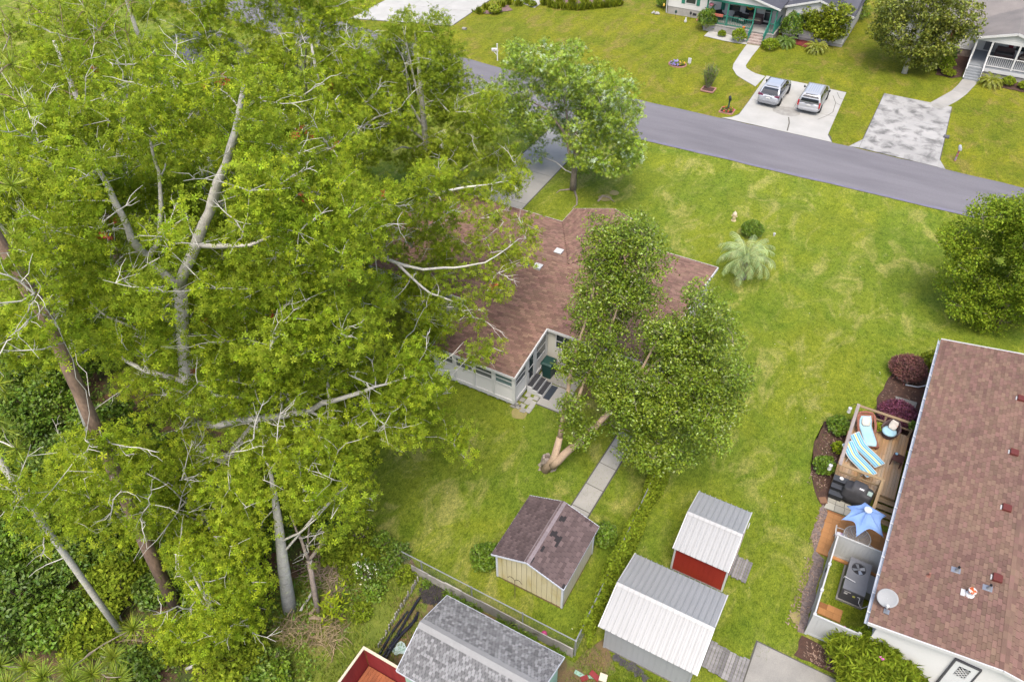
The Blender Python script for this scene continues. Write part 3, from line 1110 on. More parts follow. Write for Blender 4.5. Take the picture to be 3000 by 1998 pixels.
def railing(parent, p, q, z0, z1, m, step=.14, name='baluster', rail=.08, bw=.035):
    p, q = Vector((*p[:2], 0)), Vector((*q[:2], 0))
    dz0 = z0 if isinstance(z0, tuple) else (z0, z0)
    dz1 = z1 if isinstance(z1, tuple) else (z1, z1)
    mb = MB()
    for a, b in ((dz0, .06), (dz1, .06)):
        mb.bar(p + Vector((0, 0, a[0])), q + Vector((0, 0, a[1])), rail, b)
    mb.build('handrail', m, parent)
    L_ = (q - p).length
    n_ = max(1, int(L_ / step))
    for i in range(1, n_):
        t = i / n_
        c = p + (q - p) * t
        za, zb = dz0[0] + (dz0[1] - dz0[0]) * t, dz1[0] + (dz1[1] - dz1[0]) * t
        MB().cbox(c.x, c.y, za + .03, bw, bw, zb - za - .06).build(name, m, parent)


railing(PR, (p0 + .15, q0 + .1), (-17.62, q0 + .1), .92, 1.72, 'green_paint', .17)
railing(PR, (p0 + .1, q0 + .2), (p0 + .1, q1), .92, 1.72, 'green_paint', .2)
railing(PR, (-15.88, q0 + .1), (p1 - .15, q0 + .1), .92, 1.72, 'green_paint', .17)
railing(PR, (p1 - .1, q0 + .2), (p1 - .1, q1), .92, 1.72, 'green_paint', .2)
railing(PR, (-17.5, q0), (-17.5, q0 - 1.35), (.85, .2), (1.6, .95), 'green_paint', .19)
railing(PR, (-16.0, q0), (-16.0, q0 - 1.35), (.85, .2), (1.6, .95), 'green_paint', .19)
for i in range(4):
    MB().box(-17.42, -16.08, q0 - .06 - .33 * (i + 1), q0 - .06 - .33 * i, 0, .64 - i * .16).build('step', mat('brick_step%d' % i, (.46, .40, .36), (.34, .25, .22), scale=4, rough=.9, bump=.5, bscale=25, blotch=(.26, .15, .13), bl_scale=3), PR)
mb = MB()
mb.ext([(p0 - .25, q0 - .25, 3.2), (-18.87, q0 - .25, 4.15), (-18.87, 84, 4.15), (p0 - .25, 84, 3.2)], (0, 0, .1))
mb.ext([(p1 + .25, q0 - .25, 3.2), (p1 + .25, 84, 3.2), (-18.87, 84, 4.15), (-18.87, q0 - .25, 4.15)], (0, 0, .1))
mb.build('roof', 'shingle_slate', PR)
mb = MB()
siding(mb, (p0, q0 + .05, 0), X_, -Y_, p1 - p0, 3.2, 4.15, .13, lim=lambda z: ((z - 3.2) / .265, p1 - p0 - (z - 3.2) / .265))
mb.build('gable', 'siding_white', PR)
MB().bar((p0 - .25, q0 - .28, 3.22), (-18.87, q0 - .28, 4.17), .05, .18).build('fascia', 'trim_white', PR)
MB().bar((-18.87, q0 - .28, 4.17), (p1 + .25, q0 - .28, 3.22), .05, .18).build('fascia', 'trim_white', PR)

# ------------------------------------------------------------------ house with white porch
H3 = thing('taupe_roofed_house', 'white-sided house with grey-brown roof and dark red shutters', 'house', (3, 86, 0))
fy = 84.6
MB().box(-5.4, 12, fy + .03, 93, .75, 3.0).build('wall', 'siding_white', H3)
mb = MB()
siding(mb, (-5.45, fy, 0), X_, -Y_, 17.5, .75, 3.0, .17)
mb.build('siding', 'siding_white', H3)
MB().box(-5.4, 12, fy + .05, 93, 0, .75).build('foundation', mat('skirt_tan', (.36, .29, .24), (.28, .22, .18), scale=2, rough=.9, bump=.4, bscale=30), H3)
MB().box(.9, 1.35, fy - .01, fy + .06, .3, .5).build('crawl_vent', 'vent_dark', H3)
mb = MB()
mb.ext([(-5.8, fy - .4, 2.95), (12.3, fy - .4, 2.95), (12.3, fy + 5.5, 4.6), (-5.8, fy + 5.5, 4.6)], (0, 0, .12))
mb.ext([(-5.8, 96, 2.9), (-5.8, fy + 5.5, 4.6), (12.3, fy + 5.5, 4.6), (12.3, 96, 2.9)], (0, 0, .12))
mb.build('roof', 'shingle_taupe', H3)
MB().bar((-5.8, fy - .42, 2.98), (2.3, fy - .42, 2.98), .1, .13).build('gutter', 'black_plastic', H3)
window(H3, (-1.35, fy, 0), X_, -Y_, 1.25, 1.3, 2.6, 2, pane='glass_grey')
for xs_ in (-1.83, .0):
    MB().box(xs_, xs_ + .4, fy - .07, fy - .02, 1.25, 2.65).build('shutter', 'red_paint', H3)
window(H3, (5.6, fy, 0), X_, -Y_, 1.1, 1.3, 2.6, 2)
MB().box(5.05, 5.45, fy - .07, fy - .02, 1.25, 2.65).build('shutter', 'red_paint', H3)
window(H3, (3.0, fy, 0), X_, -Y_, 1.0, .9, 2.7, 1, pane='screen', name='door', fw=.1)
PW = thing('covered_porch', 'white front porch with gable, square posts and white baluster railing', 'porch', (5, 82, 0))
p0, p1, q0, q1 = 2.2, 8.4, 80.6, fy - .02
MB().box(p0, p1, q0, q1, .78, .9).build('floor', mat('porch_grey', (.27, .29, .31), rough=.7), PW)
MB().box(p0 + .03, p1 - .03, q0 - .03, q0 + .06, .5, .8).build('rim_board', 'trim_white', PW)
MB().box(p0 + .06, p1, q0 + .08, q1, 0, .75).build('foundation', 'skirt_block', PW)
for x in (p0 + .08, 3.55, 5.75, p1 - .1):
    MB().cbox(x, q0 + .08, .9, .15, .15, 2.2).build('post', 'trim_white', PW)
MB().box(p0, p1, q0 + .01, q0 + .16, 3.1, 3.3).build('beam', 'trim_white', PW)
railing(PW, (3.6, q0 + .08), (5.7, q0 + .08), 1.02, 1.88, 'trim_white', .15)
railing(PW, (5.8, q0 + .08), (p1, q0 + .08), 1.02, 1.88, 'trim_white', .15)
railing(PW, (p0 + .08, q0 + .15), (p0 + .08, q1), 1.02, 1.88, 'trim_white', .2)
for i in range(5):
    MB().box(2.3, 3.52, q0 - .28 * (i + 1), q0 - .28 * i, 0, .76 - i * .15).build('step', 'porch_grey', PW)
railing(PW, (2.24, q0), (2.24, q0 - 1.4), (.95, .15), (1.75, .95), 'trim_white', .22)
railing(PW, (3.56, q0), (3.56, q0 - 1.4), (.95, .15), (1.75, .95), 'trim_white', .22)
xm = 5.15
mb = MB()
mb.ext([(p0 - .15, q0 - .2, 3.28), (xm, q0 - .2, 4.1), (xm, fy + 3, 4.1), (p0 - .15, fy + 1, 3.28)], (0, 0, .1))
mb.ext([(p1 + .1, q0 - .2, 3.28), (p1 + .1, fy + 1, 3.28), (xm, fy + 3, 4.1), (xm, q0 - .2, 4.1)], (0, 0, .1))
mb.build('roof', 'shingle_taupe', PW)
mb = MB()
siding(mb, (p0, q0 + .03, 0), X_, -Y_, p1 - p0, 3.3, 4.05, .15, lim=lambda z: ((z - 3.28) / .275, p1 - p0 - (z - 3.28) / .275))
mb.build('gable', 'siding_white', PW)
MB().bar((p0 - .15, q0 - .23, 3.3), (xm, q0 - .23, 4.12), .05, .2).build('fascia', 'trim_white', PW)
MB().bar((xm, q0 - .23, 4.12), (p1 + .1, q0 - .23, 3.3), .05, .2).build('fascia', 'trim_white', PW)

# ------------------------------------------------------------------ house glimpsed through the trees
H4 = thing('grey_roofed_house', 'pale house with grey roof half hidden behind the woodland trees', 'house', (-58, 42, 0))
MB().box(-63, -53.5, 36, 48, .3, 2.9).build('wall', 'siding_cream', H4)
MB().box(-62.9, -53.6, 36.1, 47.9, 0, .3).build('foundation', 'skirt_block', H4)
mb = MB()
mb.ext([(-53.1, 35.6, 2.85), (-53.1, 48.4, 2.85), (-58.2, 48.4, 4.1), (-58.2, 35.6, 4.1)], (0, 0, .12))
mb.ext([(-63.4, 35.6, 2.85), (-58.2, 35.6, 4.1), (-58.2, 48.4, 4.1), (-63.4, 48.4, 2.85)], (0, 0, .12))
mb.build('roof', 'shingle_slate', H4)
mb = MB()
siding(mb, (-63, 36, 0), X_, -Y_, 9.5, .3, 2.9, .15)
mb.build('siding', 'siding_cream', H4)
window(H4, (-61, 36, 0), X_, -Y_, 1.2, 1.1, 2.3)
window(H4, (-56.5, 36, 0), X_, -Y_, 1.2, 1.1, 2.3)
window(H4, (-53.5, 40, 0), Y_, X_, 1.2, 1.1, 2.3)
MB().box(-53.48, -53.42, 44, 44.95, .3, 2.4).build('door', 'red_paint', H4)

# ------------------------------------------------------------------ the house on the right with the deck
H5 = thing('deck_side_house', 'white-sided house with mottled rose-brown shingle roof beside the wooden deck', 'house', (4.33, 18.82, 0), R(-1.04), local=True)
s5, ze5, xr5, L5 = .165, 2.98, 4.25, 17.75
zz5 = lambda x: ze5 + s5 * (x if x < xr5 else 2 * xr5 - x)
mb = MB()
mb.ext([(0, -.15, ze5 - .1), (xr5, -.15, zz5(xr5) - .1), (xr5, L5, zz5(xr5) - .1), (0, L5, ze5 - .1)], (0, 0, .1))
mb.ext([(2 * xr5, -.15, ze5 - .1), (2 * xr5, L5, ze5 - .1), (xr5, L5, zz5(xr5) - .1), (xr5, -.15, zz5(xr5) - .1)], (0, 0, .1))
rf5 = mb.build('roof', 'roof_under', H5)
V5 = Vector((1, 0, s5)).normalized()
n5 = int(xr5 / V5.x / .15) + 1
shingles(rf5, (-.02, 0, ze5 + .002), -Y_, V5, n5, lambda v: [(-L5, .17)] if v * V5.x < xr5 else [], 'shingle_rose', w=.31, h=.15, focus=Vector((2.6, 3.2, 3.4)), seed=7)
shingles(rf5, (2 * xr5, 0, ze5 + .002), Y_, Vector((-1, 0, s5)), n5, lambda v: [(-.17, L5)] if v * V5.x < xr5 else [], 'shingle_rose', w=.31, h=.15, keep=0, seed=8)
mb = MB()
for i in range(56):
    y = -.17 + i * .32
    for s_ in (-1, 1):
        mb.add([(xr5, y, zz5(xr5) + .035), (xr5, y + .33, zz5(xr5) + .025), (xr5 + s_ * .15, y + .33, zz5(xr5) + .025 - .15 * s5), (xr5 + s_ * .15, y, zz5(xr5) + .035 - .15 * s5)], [(3, 2, 1, 0) if s_ < 0 else (0, 1, 2, 3)])
mb.build('ridge_cap', 'shingle_rose', rf5, kind='stuff')
MB().box(.4, 2 * xr5 - .4, .12, L5 - .25, .5, 2.95).build('wall', 'siding_white', H5)
MB().box(.45, 2 * xr5 - .45, .17, L5 - .3, 0, .5).build('skirting', 'skirt_block', H5)
mb = MB()
siding(mb, (.38, .12, 0), X_, -Y_, 2 * xr5 - .76, .5, 3.62, .10, lim=lambda z: (max(0, (z - 3.0) / s5), 2 * xr5 - .76 - max(0, (z - 3.0) / s5)))
siding(mb, (.4, .1, 0), Y_, -X_, L5 - .35, .5, 2.92, .10)
siding(mb, (.38, L5 - .25, 0), X_, Y_, 2 * xr5 - .76, .5, 3.62, .10, lim=lambda z: (max(0, (z - 3.0) / s5), 2 * xr5 - .76 - max(0, (z - 3.0) / s5)))
mb.build('siding', 'siding_white', H5)
for y in (-.2, L5 + .02):
    MB().bar((-.02, y, ze5 - .03), (xr5, y, zz5(xr5) - .03), .05, .15).build('fascia', 'trim_white', H5)
    MB().bar((xr5, y, zz5(xr5) - .03), (2 * xr5 + .02, y, ze5 - .03), .05, .15).build('fascia', 'trim_white', H5)
# gutter with straps
gm = MB()
gm.loft([[(-.02, y, ze5 - .13), (-.02, y, ze5 - .015), (-.035, y, ze5 - .015), (-.04, y, ze5 - .11), (-.11, y, ze5 - .11), (-.125, y, ze5 - .005), (-.14, y, ze5 - .005), (-.13, y, ze5 - .13)] for y in (-.18, L5)])
gt = gm.build('gutter', 'gutter_white', H5)
for i in range(20):
    MB().box(-.145, -.005, .25 + i * .9, .29 + i * .9, ze5 - .004, ze5 + .012).build('gutter_strap', 'trim_white', gt)
mb = MB()
mb.tube([(-.08, L5 - .6, ze5 - .1), (.25, L5 - .6, 2.6), (.28, L5 - .6, .3), (-.1, L5 - .75, .1), (-.7, L5 - .85, .06)], .04, 6)
mb.build('downspout', 'gutter_white', H5)
# vents, pipes, dish
for y in (14.32, 10.62, 7.28, 3.62):
    x = 3.72
    mb = MB()
    mb.ext([(x - .16, y - .17, zz5(x - .16)), (x + .16, y - .17, zz5(x + .16)), (x + .16, y - .17, zz5(x + .16) + .11), (x - .16, y - .17, zz5(x - .16) + .15)], (0, .34, 0))
    v = mb.build('roof_vent', 'vent_brown', H5, bevel=.012)
    MB().box(x - .22, x - .165, y - .12, y + .10, zz5(x - .2) + .012, zz5(x - .2) + .05).build('flashing', 'trim_white', v)
for (x, y) in ((2.42, 3.42), (3.5, 3.05)):
    mb = MB()
    mb.ext([(x - .2, y - .13, zz5(x - .2) + .018), (x + .12, y - .13, zz5(x + .12) + .018), (x + .12, y + .13, zz5(x + .12) + .018), (x - .2, y + .13, zz5(x - .2) + .018)], (0, 0, .008))
    mb.lathe([(.085, 0), (.05, .09), (.05, .2)], 10, (x, y, zz5(x) + .02))
    fl = mb.build('pipe_flashing', 'metal_grey', H5)
    MB().lathe([(.045, .19), (.045, .26), (.03, .26), (.03, .2)], 10, (x, y, zz5(x) + .02)).build('vent_pipe', 'black_plastic', fl)
x, y = 2.95, 2.5
mb = MB()
mb.ext([(x - .3, y - .15, zz5(x - .3) + .02), (x - .16, y - .15, zz5(x - .16) + .02), (x - .16, y + .15, zz5(x - .16) + .02), (x - .3, y + .15, zz5(x - .3) + .02)], (0, 0, .02))
mb.lathe([(.17, 0), (.15, .05), (.1, .08), (.1, .24)], 14, (x, y, zz5(x) + .01))
ch = mb.build('flue', 'trim_white', H5)
MB().lathe([(.1, .2), (.15, .26), (.14, .32), (.05, .36)], 14, (x, y, zz5(x) + .01)).build('flue_cap', mat('rust_white', (.75, .74, .72), (.75, .74, .72), scale=4, blotch=(.5, .09, .01), bl_scale=7, bl_lo=.48, bl_hi=.54, rough=.6), ch)
x, y = 1.55, 2.75
MB().lathe([(.09, 0), (.045, .06), (.045, .2)], 10, (x, y, zz5(x) + .01)).build('vent_pipe', mat('pipe_red', (.27, .12, .09), rough=.7), H5)
# satellite dish
DS = thing('satellite_dish', 'grey satellite dish on a bent arm at the roof edge above the gutter', 'satellite dish', (4.75, 19.3, 3.05), local=True)
mb = MB()
rings = []
for r_ in np.linspace(.02, .40, 8):
    rings.append([(r_ * 1.08 * math.cos(t), r_ * math.sin(t), .45 * r_ * r_) for t in np.linspace(0, 2 * PI, 29)[:-1]])
nb = len(rings)
mb.loft(rings + [[(p[0] * 1.02, p[1] * 1.02, p[2] - .02) for p in rings[-1]]] + [[(p[0], p[1], p[2] - .03) for p in r_] for r_ in rings[::-1]])
nrm = Vector((-.12, -.62, .78)).normalized()
M = Matrix.Translation((-.08, .30, .50)) @ Matrix.Scale(.84, 4) @ nrm.to_track_quat('Z', 'Y').to_matrix().to_4x4() @ Matrix.Rotation(R(15), 4, 'Z')
mb.xf(M)
mb.build('reflector', mat('dish_grey', (.30, .31, .32), rough=.6, grain=.04), DS, smooth=True)
mb = MB()
mb.tube([M @ Vector((0, -.38, .06)), M @ Vector((.04, -.42, .28)), M @ Vector((.05, -.34, .42))], [.022, .02, .02], 6)
mb.build('feed_arm', 'trim_white', DS)
mb = MB()
mb.lathe([(.04, 0), (.055, .03), (.05, .1)], 10)
mb.xf(Matrix.Translation(M @ Vector((.05, -.36, .36))))
mb.build('receiver', 'trim_white', DS)
mb = MB()
mb.tube([M @ Vector((0, 0, -.02)), (0, .2, .35), (.06, .05, .06)], .025, 6)
mb.cbox(.06, .05, .02, .2, .2, .03)
mb.build('mount', 'metal_grey', DS)
# screen door with diamond lattice in the gable wall
d0, d1 = 2.98, 3.86
mb = MB()
for a, b, c, d in ((d0, d0 + .06, .85, 2.86), (d1 - .06, d1, .85, 2.86), (d0 + .06, d1 - .06, 2.8, 2.86), (d0 + .06, d1 - .06, .85, .91)):
    mb.box(a, b, .02, .1, c, d)
dr = mb.build('door', mat('dark_trim', (.08, .08, .09), rough=.5), H5)
MB().box(d0 + .06, d1 - .06, .04, .09, .91, 2.8).build('door_panel', mat('door_white', (.70, .71, .71), rough=.5), dr)
a0, a1, z0, z1 = d0 + .25, d1 - .25, 1.95, 2.55
MB().box(a0, a1, .03, .045, z0, z1).build('pane', 'glass_dark', dr)
mb = MB()
for k in range(-2, 5):
    for sgn in (1, -1):
        p = Vector((a0 + k * .14, .025, z0)) if sgn > 0 else Vector((a1 - k * .14, .022, z0))
        q = p + Vector((sgn * .6, 0, .6))
        # clip to the panel
        ts = []
        for t in np.linspace(0, 1, 41):
            w_ = p.lerp(q, t)
            if a0 <= w_.x <= a1 and z0 <= w_.z <= z1:
                ts.append(t)
        if len(ts) > 2:
            mb.bar(p.lerp(q, ts[0]), p.lerp(q, ts[-1]), .014, .022)
mb.build('lattice', 'trim_white', dr)

# ------------------------------------------------------------------ deck
mat('deck_wood', (.50, .30, .145), (.36, .215, .11), scale=1.1, rough=.8, bump=.4, bscale=30, island=.22, grain=.2, gscale=18, stretch=(6, .5, 1),
    blotch=(.42, .32, .22), bl_scale=.5, bl_lo=.45, bl_hi=.65)
mat('rail_wood', (.36, .25, .135), (.29, .21, .125), scale=1.5, rough=.8, bump=.3, bscale=30, island=.12, grain=.12)
mat('rail_weathered', (.36, .31, .29), (.30, .255, .24), scale=1.5, rough=.85, bump=.3, bscale=30, grain=.12)
mat('deck_grey', (.27, .26, .25), (.19, .18, .175), scale=2, rough=.9, bump=.5, bscale=30, island=.3, grain=.2, gscale=14, stretch=(1, 6, 1))
DK = thing('wooden_deck', 'raised wooden deck with rails along the rose-roofed house', 'deck', (3.3, 29.2, 0))
dx0, dx1, dy0, dy1, dz = 1.88, 4.62, 27.12, 31.45, .55
rgd = random.Random(5)
k = 20
pwid = (dx1 - dx0) / k
for i in range(k):
    x = dx0 + i * pwid
    cut = dy0 + (dy1 - dy0) * (.35 + .3 * (i * .37 % 1))
    for (a, b) in ((dy0, cut - .004), (cut + .004, dy1)):
        dzz = rgd.uniform(-.004, .004)
        MB().box(x + .005, x + pwid - .005, a, b, dz - .035 + dzz, dz + dzz).build('plank', 'deck_wood', DK)
mb = MB()
mb.box(dx0 + .02, dx1, dy0 + .02, dy0 + .06, .3, dz - .04)
mb.box(dx0 + .02, dx0 + .06, dy0 + .07, dy1 - .02, .3, dz - .04)
mb.box(dx0 + .07, dx1, dy1 - .06, dy1 - .02, .3, dz - .04)
mb.build('frame', 'rail_wood', DK)
for (x, y) in ((dx0 + .05, dy0 + .05), (dx0 + .05, dy1 - .05), (3.3, dy1 - .05), (dx1 - .06, dy1 - .05), (3.8, dy0 + .05), (dx0 + .05, 29.3), (2.85, dy0 + .05)):
    MB().cbox(x, y, 0, .09, .09, 1.46).build('post', 'rail_wood', DK)
for (p, q, m_) in (((dx0 + .05, dy0 - .0), (dx0 + .05, dy1 + .05), 'rail_weathered'), ((dx0 + .13, dy1 - .05), (dx1, dy1 - .05), 'rail_wood'), ((dx0 + .13, dy0 + .05), (3.88, dy0 + .05), 'rail_wood')):
    mb = MB()
    mb.bar((*p, 1.48), (*q, 1.48), .15, .04)
    mb.build('handrail', m_, DK)
    mb = MB()
    mb.bar((*p, 1.0), (*q, 1.0), .04, .09)
    mb.build('lower_rail', 'rail_wood', DK)
mb = MB()
mb.bar((3.83, dy0 + .02, 1.5), (3.83, dy0 - 1.2, .82), .13, .04)
mb.build('handrail', 'rail_wood', DK)
MB().cbox(3.83, dy0 - 1.12, 0, .09, .09, .86).build('post', 'rail_wood', DK)
for i in range(4):
    zt = .42 - i * .125
    for j in range(2):
        MB().box(3.9, 4.72, dy0 - .30 * (i + 1) + j * .145 - .0, dy0 - .30 * (i + 1) + j * .145 + .135, zt - .035, zt).build('tread', 'rail_wood', DK)
mb = MB()
for x in (3.88, 4.74):
    mb.ext([(x - .02, dy0, .52), (x - .02, dy0 - 1.25, .02), (x - .02, dy0 - 1.0, .0), (x - .02, dy0, .35)], (.04, 0, 0))
mb.build('stringer', 'rail_wood', DK)

# ------------------------------------------------------------------ deck furniture
mat('wicker', (.33, .13, .085), (.24, .095, .065), scale=20, rough=.8, bump=.8, bscale=90, grain=.25)
mat('wicker_brown', (.13, .085, .085), (.09, .06, .06), scale=20, rough=.8, bump=.8, bscale=90, grain=.25)
mat('cushion_blue', (.33, .55, .66), (.40, .60, .69), scale=3, rough=.9, bump=.3, bscale=8, grain=.06)
mat('pillow_white', (.66, .63, .56), (.55, .5, .45), scale=6, rough=.9, grain=.1, blotch=(.6, .25, .2), bl_scale=9, bl_lo=.62, bl_hi=.68)


def cushion(mb, pts, w, t):
    """padded strip along pts (y,z) profile, w wide"""
    rings = []
    for i, (y, z) in enumerate(pts):
        e = .75 if i in (0, len(pts) - 1) else 1
        rings.append([(-w / 2 * e, y, z + t * .2), (-w / 2 * .93 * e, y, z + t * .85), (-w * .25, y, z + t * e), (w * .25, y, z + t * e), (w / 2 * .93 * e, y, z + t * .85), (w / 2 * e, y, z + t * .2), (w * .4 * e, y, z), (-w * .4 * e, y, z)])
    return mb.loft(rings)


CH = thing('wicker_chaise', 'terracotta wicker chaise with pale blue cushion and white pillow on the deck', 'lounge chair', (2.72, 30.38, dz), R(24), local=True)
mb = MB()
mb.box(-.34, .34, -.85, .45, .2, .27)
for s_ in (-1, 1):
    mb.box(s_ * .34 - .035, s_ * .34 + .035, -.85, .5, .14, .30)
mb.ext([(-.36, .42, .24), (-.36, .52, .22), (-.36, .86, .78), (-.36, .78, .82)], (.72, 0, 0))
mb.build('frame', 'wicker', CH)
mb = MB()
mb.tube([(-.4, .1, .3), (-.42, .3, .5), (-.4, .72, .74), (-.3, .86, .84), (0, .9, .86), (.3, .86, .84), (.4, .72, .74), (.42, .3, .5), (.4, .1, .3)], .065, 8)
mb.build('armrest', 'wicker', CH)
for x in (-.3, .3):
    for y in (-.78, .4):
        MB().cbox(x, y, 0, .05, .05, .2).build('leg', 'wicker', CH)
mb = MB()
cushion(mb, [(-.83, .26), (-.6, .28), (-.3, .28), (0, .28), (.3, .28), (.45, .32), (.6, .5), (.78, .72)], .62, .1)
mb.build('cushion', 'cushion_blue', CH, smooth=True)
mb = MB()
cushion(mb, [(.36, .40), (.45, .46), (.6, .62), (.66, .68)], .42, .1)
o = mb.build('throw_pillow', 'pillow_white', smooth=True)
o.location, o.rotation_euler = CH.location, CH.rotation_euler
tag(o, 'white patterned throw pillow on the terracotta wicker chaise', 'pillow')
AC_ = thing('wicker_armchair', 'dark brown wicker armchair with round pale blue cushion on the deck', 'armchair', (3.66, 30.95, dz), R(-18), local=True)
mb = MB()
mb.lathe([(.24, .02), (.3, .12), (.32, .3), (.34, .36)], 14)
mb.build('base', 'wicker_brown', AC_)
mb = MB()
rings = []
for t in np.linspace(R(-20), R(200), 12):
    h_ = .55 + .35 * max(0, math.sin(t)) ** 1.5
    c_, s_ = math.cos(t), math.sin(t)
    rings.append([(c_ * .34, s_ * .34, .3), (c_ * .40, s_ * .40, .3), (c_ * .45, s_ * .45, h_), (c_ * .38, s_ * .38, h_)])
mb.loft(rings)
mb.build('backrest', 'wicker_brown', AC_)
MB().lathe([(.25, .36), (.34, .38), (.345, .44), (.28, .49), (.05, .5)], 16, (0, -.06, 0)).build('cushion', 'cushion_blue', AC_, smooth=True)
mb = MB()
cushion(mb, [(.02, .5), (.14, .56), (.24, .72), (.28, .84)], .4, .1)
o = mb.build('throw_pillow', 'pillow_white', smooth=True)
o.location, o.rotation_euler = AC_.location, AC_.rotation_euler
tag(o, 'white patterned throw pillow in the dark brown armchair', 'pillow')
# striped sling loungers
STR = []
for nme, c_ in (('sling_blue', (.12, .40, .58)), ('sling_pale', (.36, .58, .70)), ('sling_yellow', (.72, .72, .16)), ('sling_deep', (.10, .30, .42))):
    STR.append(mat(nme, c_, rough=.85, grain=.06))


def sling(loc, rz, label):
    t = thing('striped_lounger', label, 'lounge chair', loc, rz, group='striped deck loungers', local=True)
    prof = [(-.95, .34), (-.5, .37), (0, .36), (.25, .36), (.4, .40), (.62, .54), (.88, .72)]
    cols = [0, 1, 3, 1, 2, 1, 3, 1, 0]
    wd = [.07, .05, .06, .05, .08, .05, .06, .05, .07]
    x = -sum(wd) / 2
    for ci, w_ in zip(cols, wd):
        mb = MB()
        for (a, b) in zip(prof[:-1], prof[1:]):
            mb.add([(x, a[0], a[1]), (x + w_ - .001, a[0], a[1]), (x + w_ - .001, b[0], b[1]), (x, b[0], b[1])], [(0, 1, 2, 3)])
        mb.build('stripe', STR[ci], t)
        x += w_
    mb = MB()
    for s_ in (-1, 1):
        mb.tube([(s_ * .3, y, z - .02) for y, z in prof], .022, 6)
    mb.tube([(-.3, -.95, .32), (.3, -.95, .32)], .022, 6)
    mb.tube([(-.3, .88, .70), (.3, .88, .70)], .022, 6)
    mb.build('frame', 'trim_white', t)
    for s_ in (-1, 1):
        for y in (-.7, .3):
            MB().tube([(s_ * .3, y, .34), (s_ * .3, y + .05, 0)], .02, 6).build('leg', 'trim_white', t)
    return t


sling((2.86, 29.12, dz), R(54), 'blue and yellow striped sling lounger next to the wicker chaise on the deck')
sling((2.66, 28.36, dz), R(52), 'blue and yellow striped sling lounger next to the deck rail by the covered grill')
TB = thing('side_table', 'small dark brown square side table against the house wall on the deck', 'table', (4.3, 29.35, dz), R(-8), local=True)
MB().cbox(0, 0, .4, .5, .5, .04).build('tabletop', mat('table_brown', (.09, .035, .025), rough=.4), TB)
for s_ in (-1, 1):
    for u_ in (-1, 1):
        MB().cbox(s_ * .21, u_ * .21, 0, .05, .05, .4).build('leg', 'table_brown', TB)
o = MB().lathe([(.02, 0), (.06, .02), (.07, .08), (.02, .1)], 10).build('glass_bowl', mat('blue_glass', (.25, .45, .6), rough=.2, spec=.6))
o.location = (4.18, 29.5, dz + .44)
tag(o, 'small pale blue glass bowl on the brown side table', 'bowl')


def feeder(px, py, hook, label):
    c = W(px, py, 1.45)
    t = thing('hanging_lantern', label, 'lantern', (c.x, c.y, 1.2), group='white lanterns hung from the deck rail', local=True)
    MB().lathe([(.02, .0), (.09, .02), (.09, .06), (.08, .08), (.08, .28), (.09, .30), (.09, .33), (.03, .37)], 14).build('body', 'trim_white', t)
    MB().lathe([(.055, .335), (.055, .345)], 12).build('rim', 'metal_grey', t)
    d = Vector(hook) - Vector((c.x, c.y, 1.2))
    mb = MB().tube([(0, 0, .37), (0, 0, .48), d * .5 + Vector((0, 0, .42)), d], .012, 5)
    mb.build('hook', 'black_plastic', t)


feeder(2490, 1198, (dx0 + .02, dy1 - .1, 1.46), 'white cylinder lantern on a hook at the street-side corner post of the deck')
feeder(2433, 1365, (dx0 + .02, dy0 + .05, 1.46), 'white cylinder lantern on a hook at the grill-side corner post of the deck')
# black storage steps with a steel ring bowl
BX = thing('storage_steps', 'stack of black plastic storage steps at the corner of the deck', 'storage box', (2.1, 26.8, 0))
for i, (y0, z1) in enumerate(((26.78, .78), (26.52, .56), (26.26, .34))):
    MB().box(1.9 + i * .01, 2.52 - i * .01, y0, y0 + (.32 if i == 0 else .255), 0, z1 - .03).build('bin', 'black_plastic', BX)
    MB().box(1.88 + i * .01, 2.54 - i * .01, y0 - .02, y0 + (.33 if i == 0 else .26), z1 - .028, z1).build('lid', mat('lid_grey%d' % i, (.055, .06, .07), rough=.5), BX)
o = MB().lathe([(.06, 0), (.1, .05), (.09, .05), (.05, .01)], 14).build('steel_bowl', 'trim_white')
o.location = (2.22, 26.95, .78)
tag(o, 'small white ring bowl on top of the black storage steps', 'bowl')
# covered grill
GR = thing('covered_grill', 'barbecue grill under a dark grey fabric cover below the deck rail', 'grill', (3.05, 26.62, 0), R(-6), local=True)
mat('cover_grey', (.075, .075, .082), (.05, .05, .056), scale=3, rough=.7, bump=.4, bscale=9, grain=.08)
rings = []
rgc = random.Random(9)
for (z, wx, wy) in ((.16, .66, .36), (.5, .64, .34), (.82, .62, .33), (.93, .60, .32), (.96, .34, .31), (1.15, .32, .26), (1.19, .26, .16)):
    ring = []
    for k_ in range(36):
        t = 2 * PI * k_ / 36
        c_, s_ = math.cos(t), math.sin(t)
        q = (abs(c_) ** 5 + abs(s_) ** 5) ** (-1 / 5)
        f_ = 1 + (.07 * math.sin(k_ * 2.1) * (1 - z) + .04 * math.sin(k_ * 3.3 + 1)) * (1 if z < .9 else .3)
        ring.append((c_ * q * wx * f_, s_ * q * wy * f_, z))
    rings.append(ring)
MB().loft(rings).build('cover', 'cover_grey', GR, smooth=True)
mb = MB().box(.02, .2, -.35, -.345, .72, .79)
M = Matrix.Translation((.1, -.19, 1.18)) @ Matrix.Rotation(R(20), 4, 'X')
mb = MB().cbox(0, 0, 0, .2, .07, .006)
mb.xf(M)
mb.build('label_patch', mat('patch_white', (.7, .68, .7), rough=.7), GR)
o = MB().cbox(0, 0, 0, .2, .26, .02).build('serving_tray', mat('tray_mint', (.36, .46, .42), rough=.5))
o.location = (3.52, 26.52, .97)
o.rotation_euler = (0, 0, R(-8))
tag(o, 'pale green tray lying on the covered grill', 'tray')

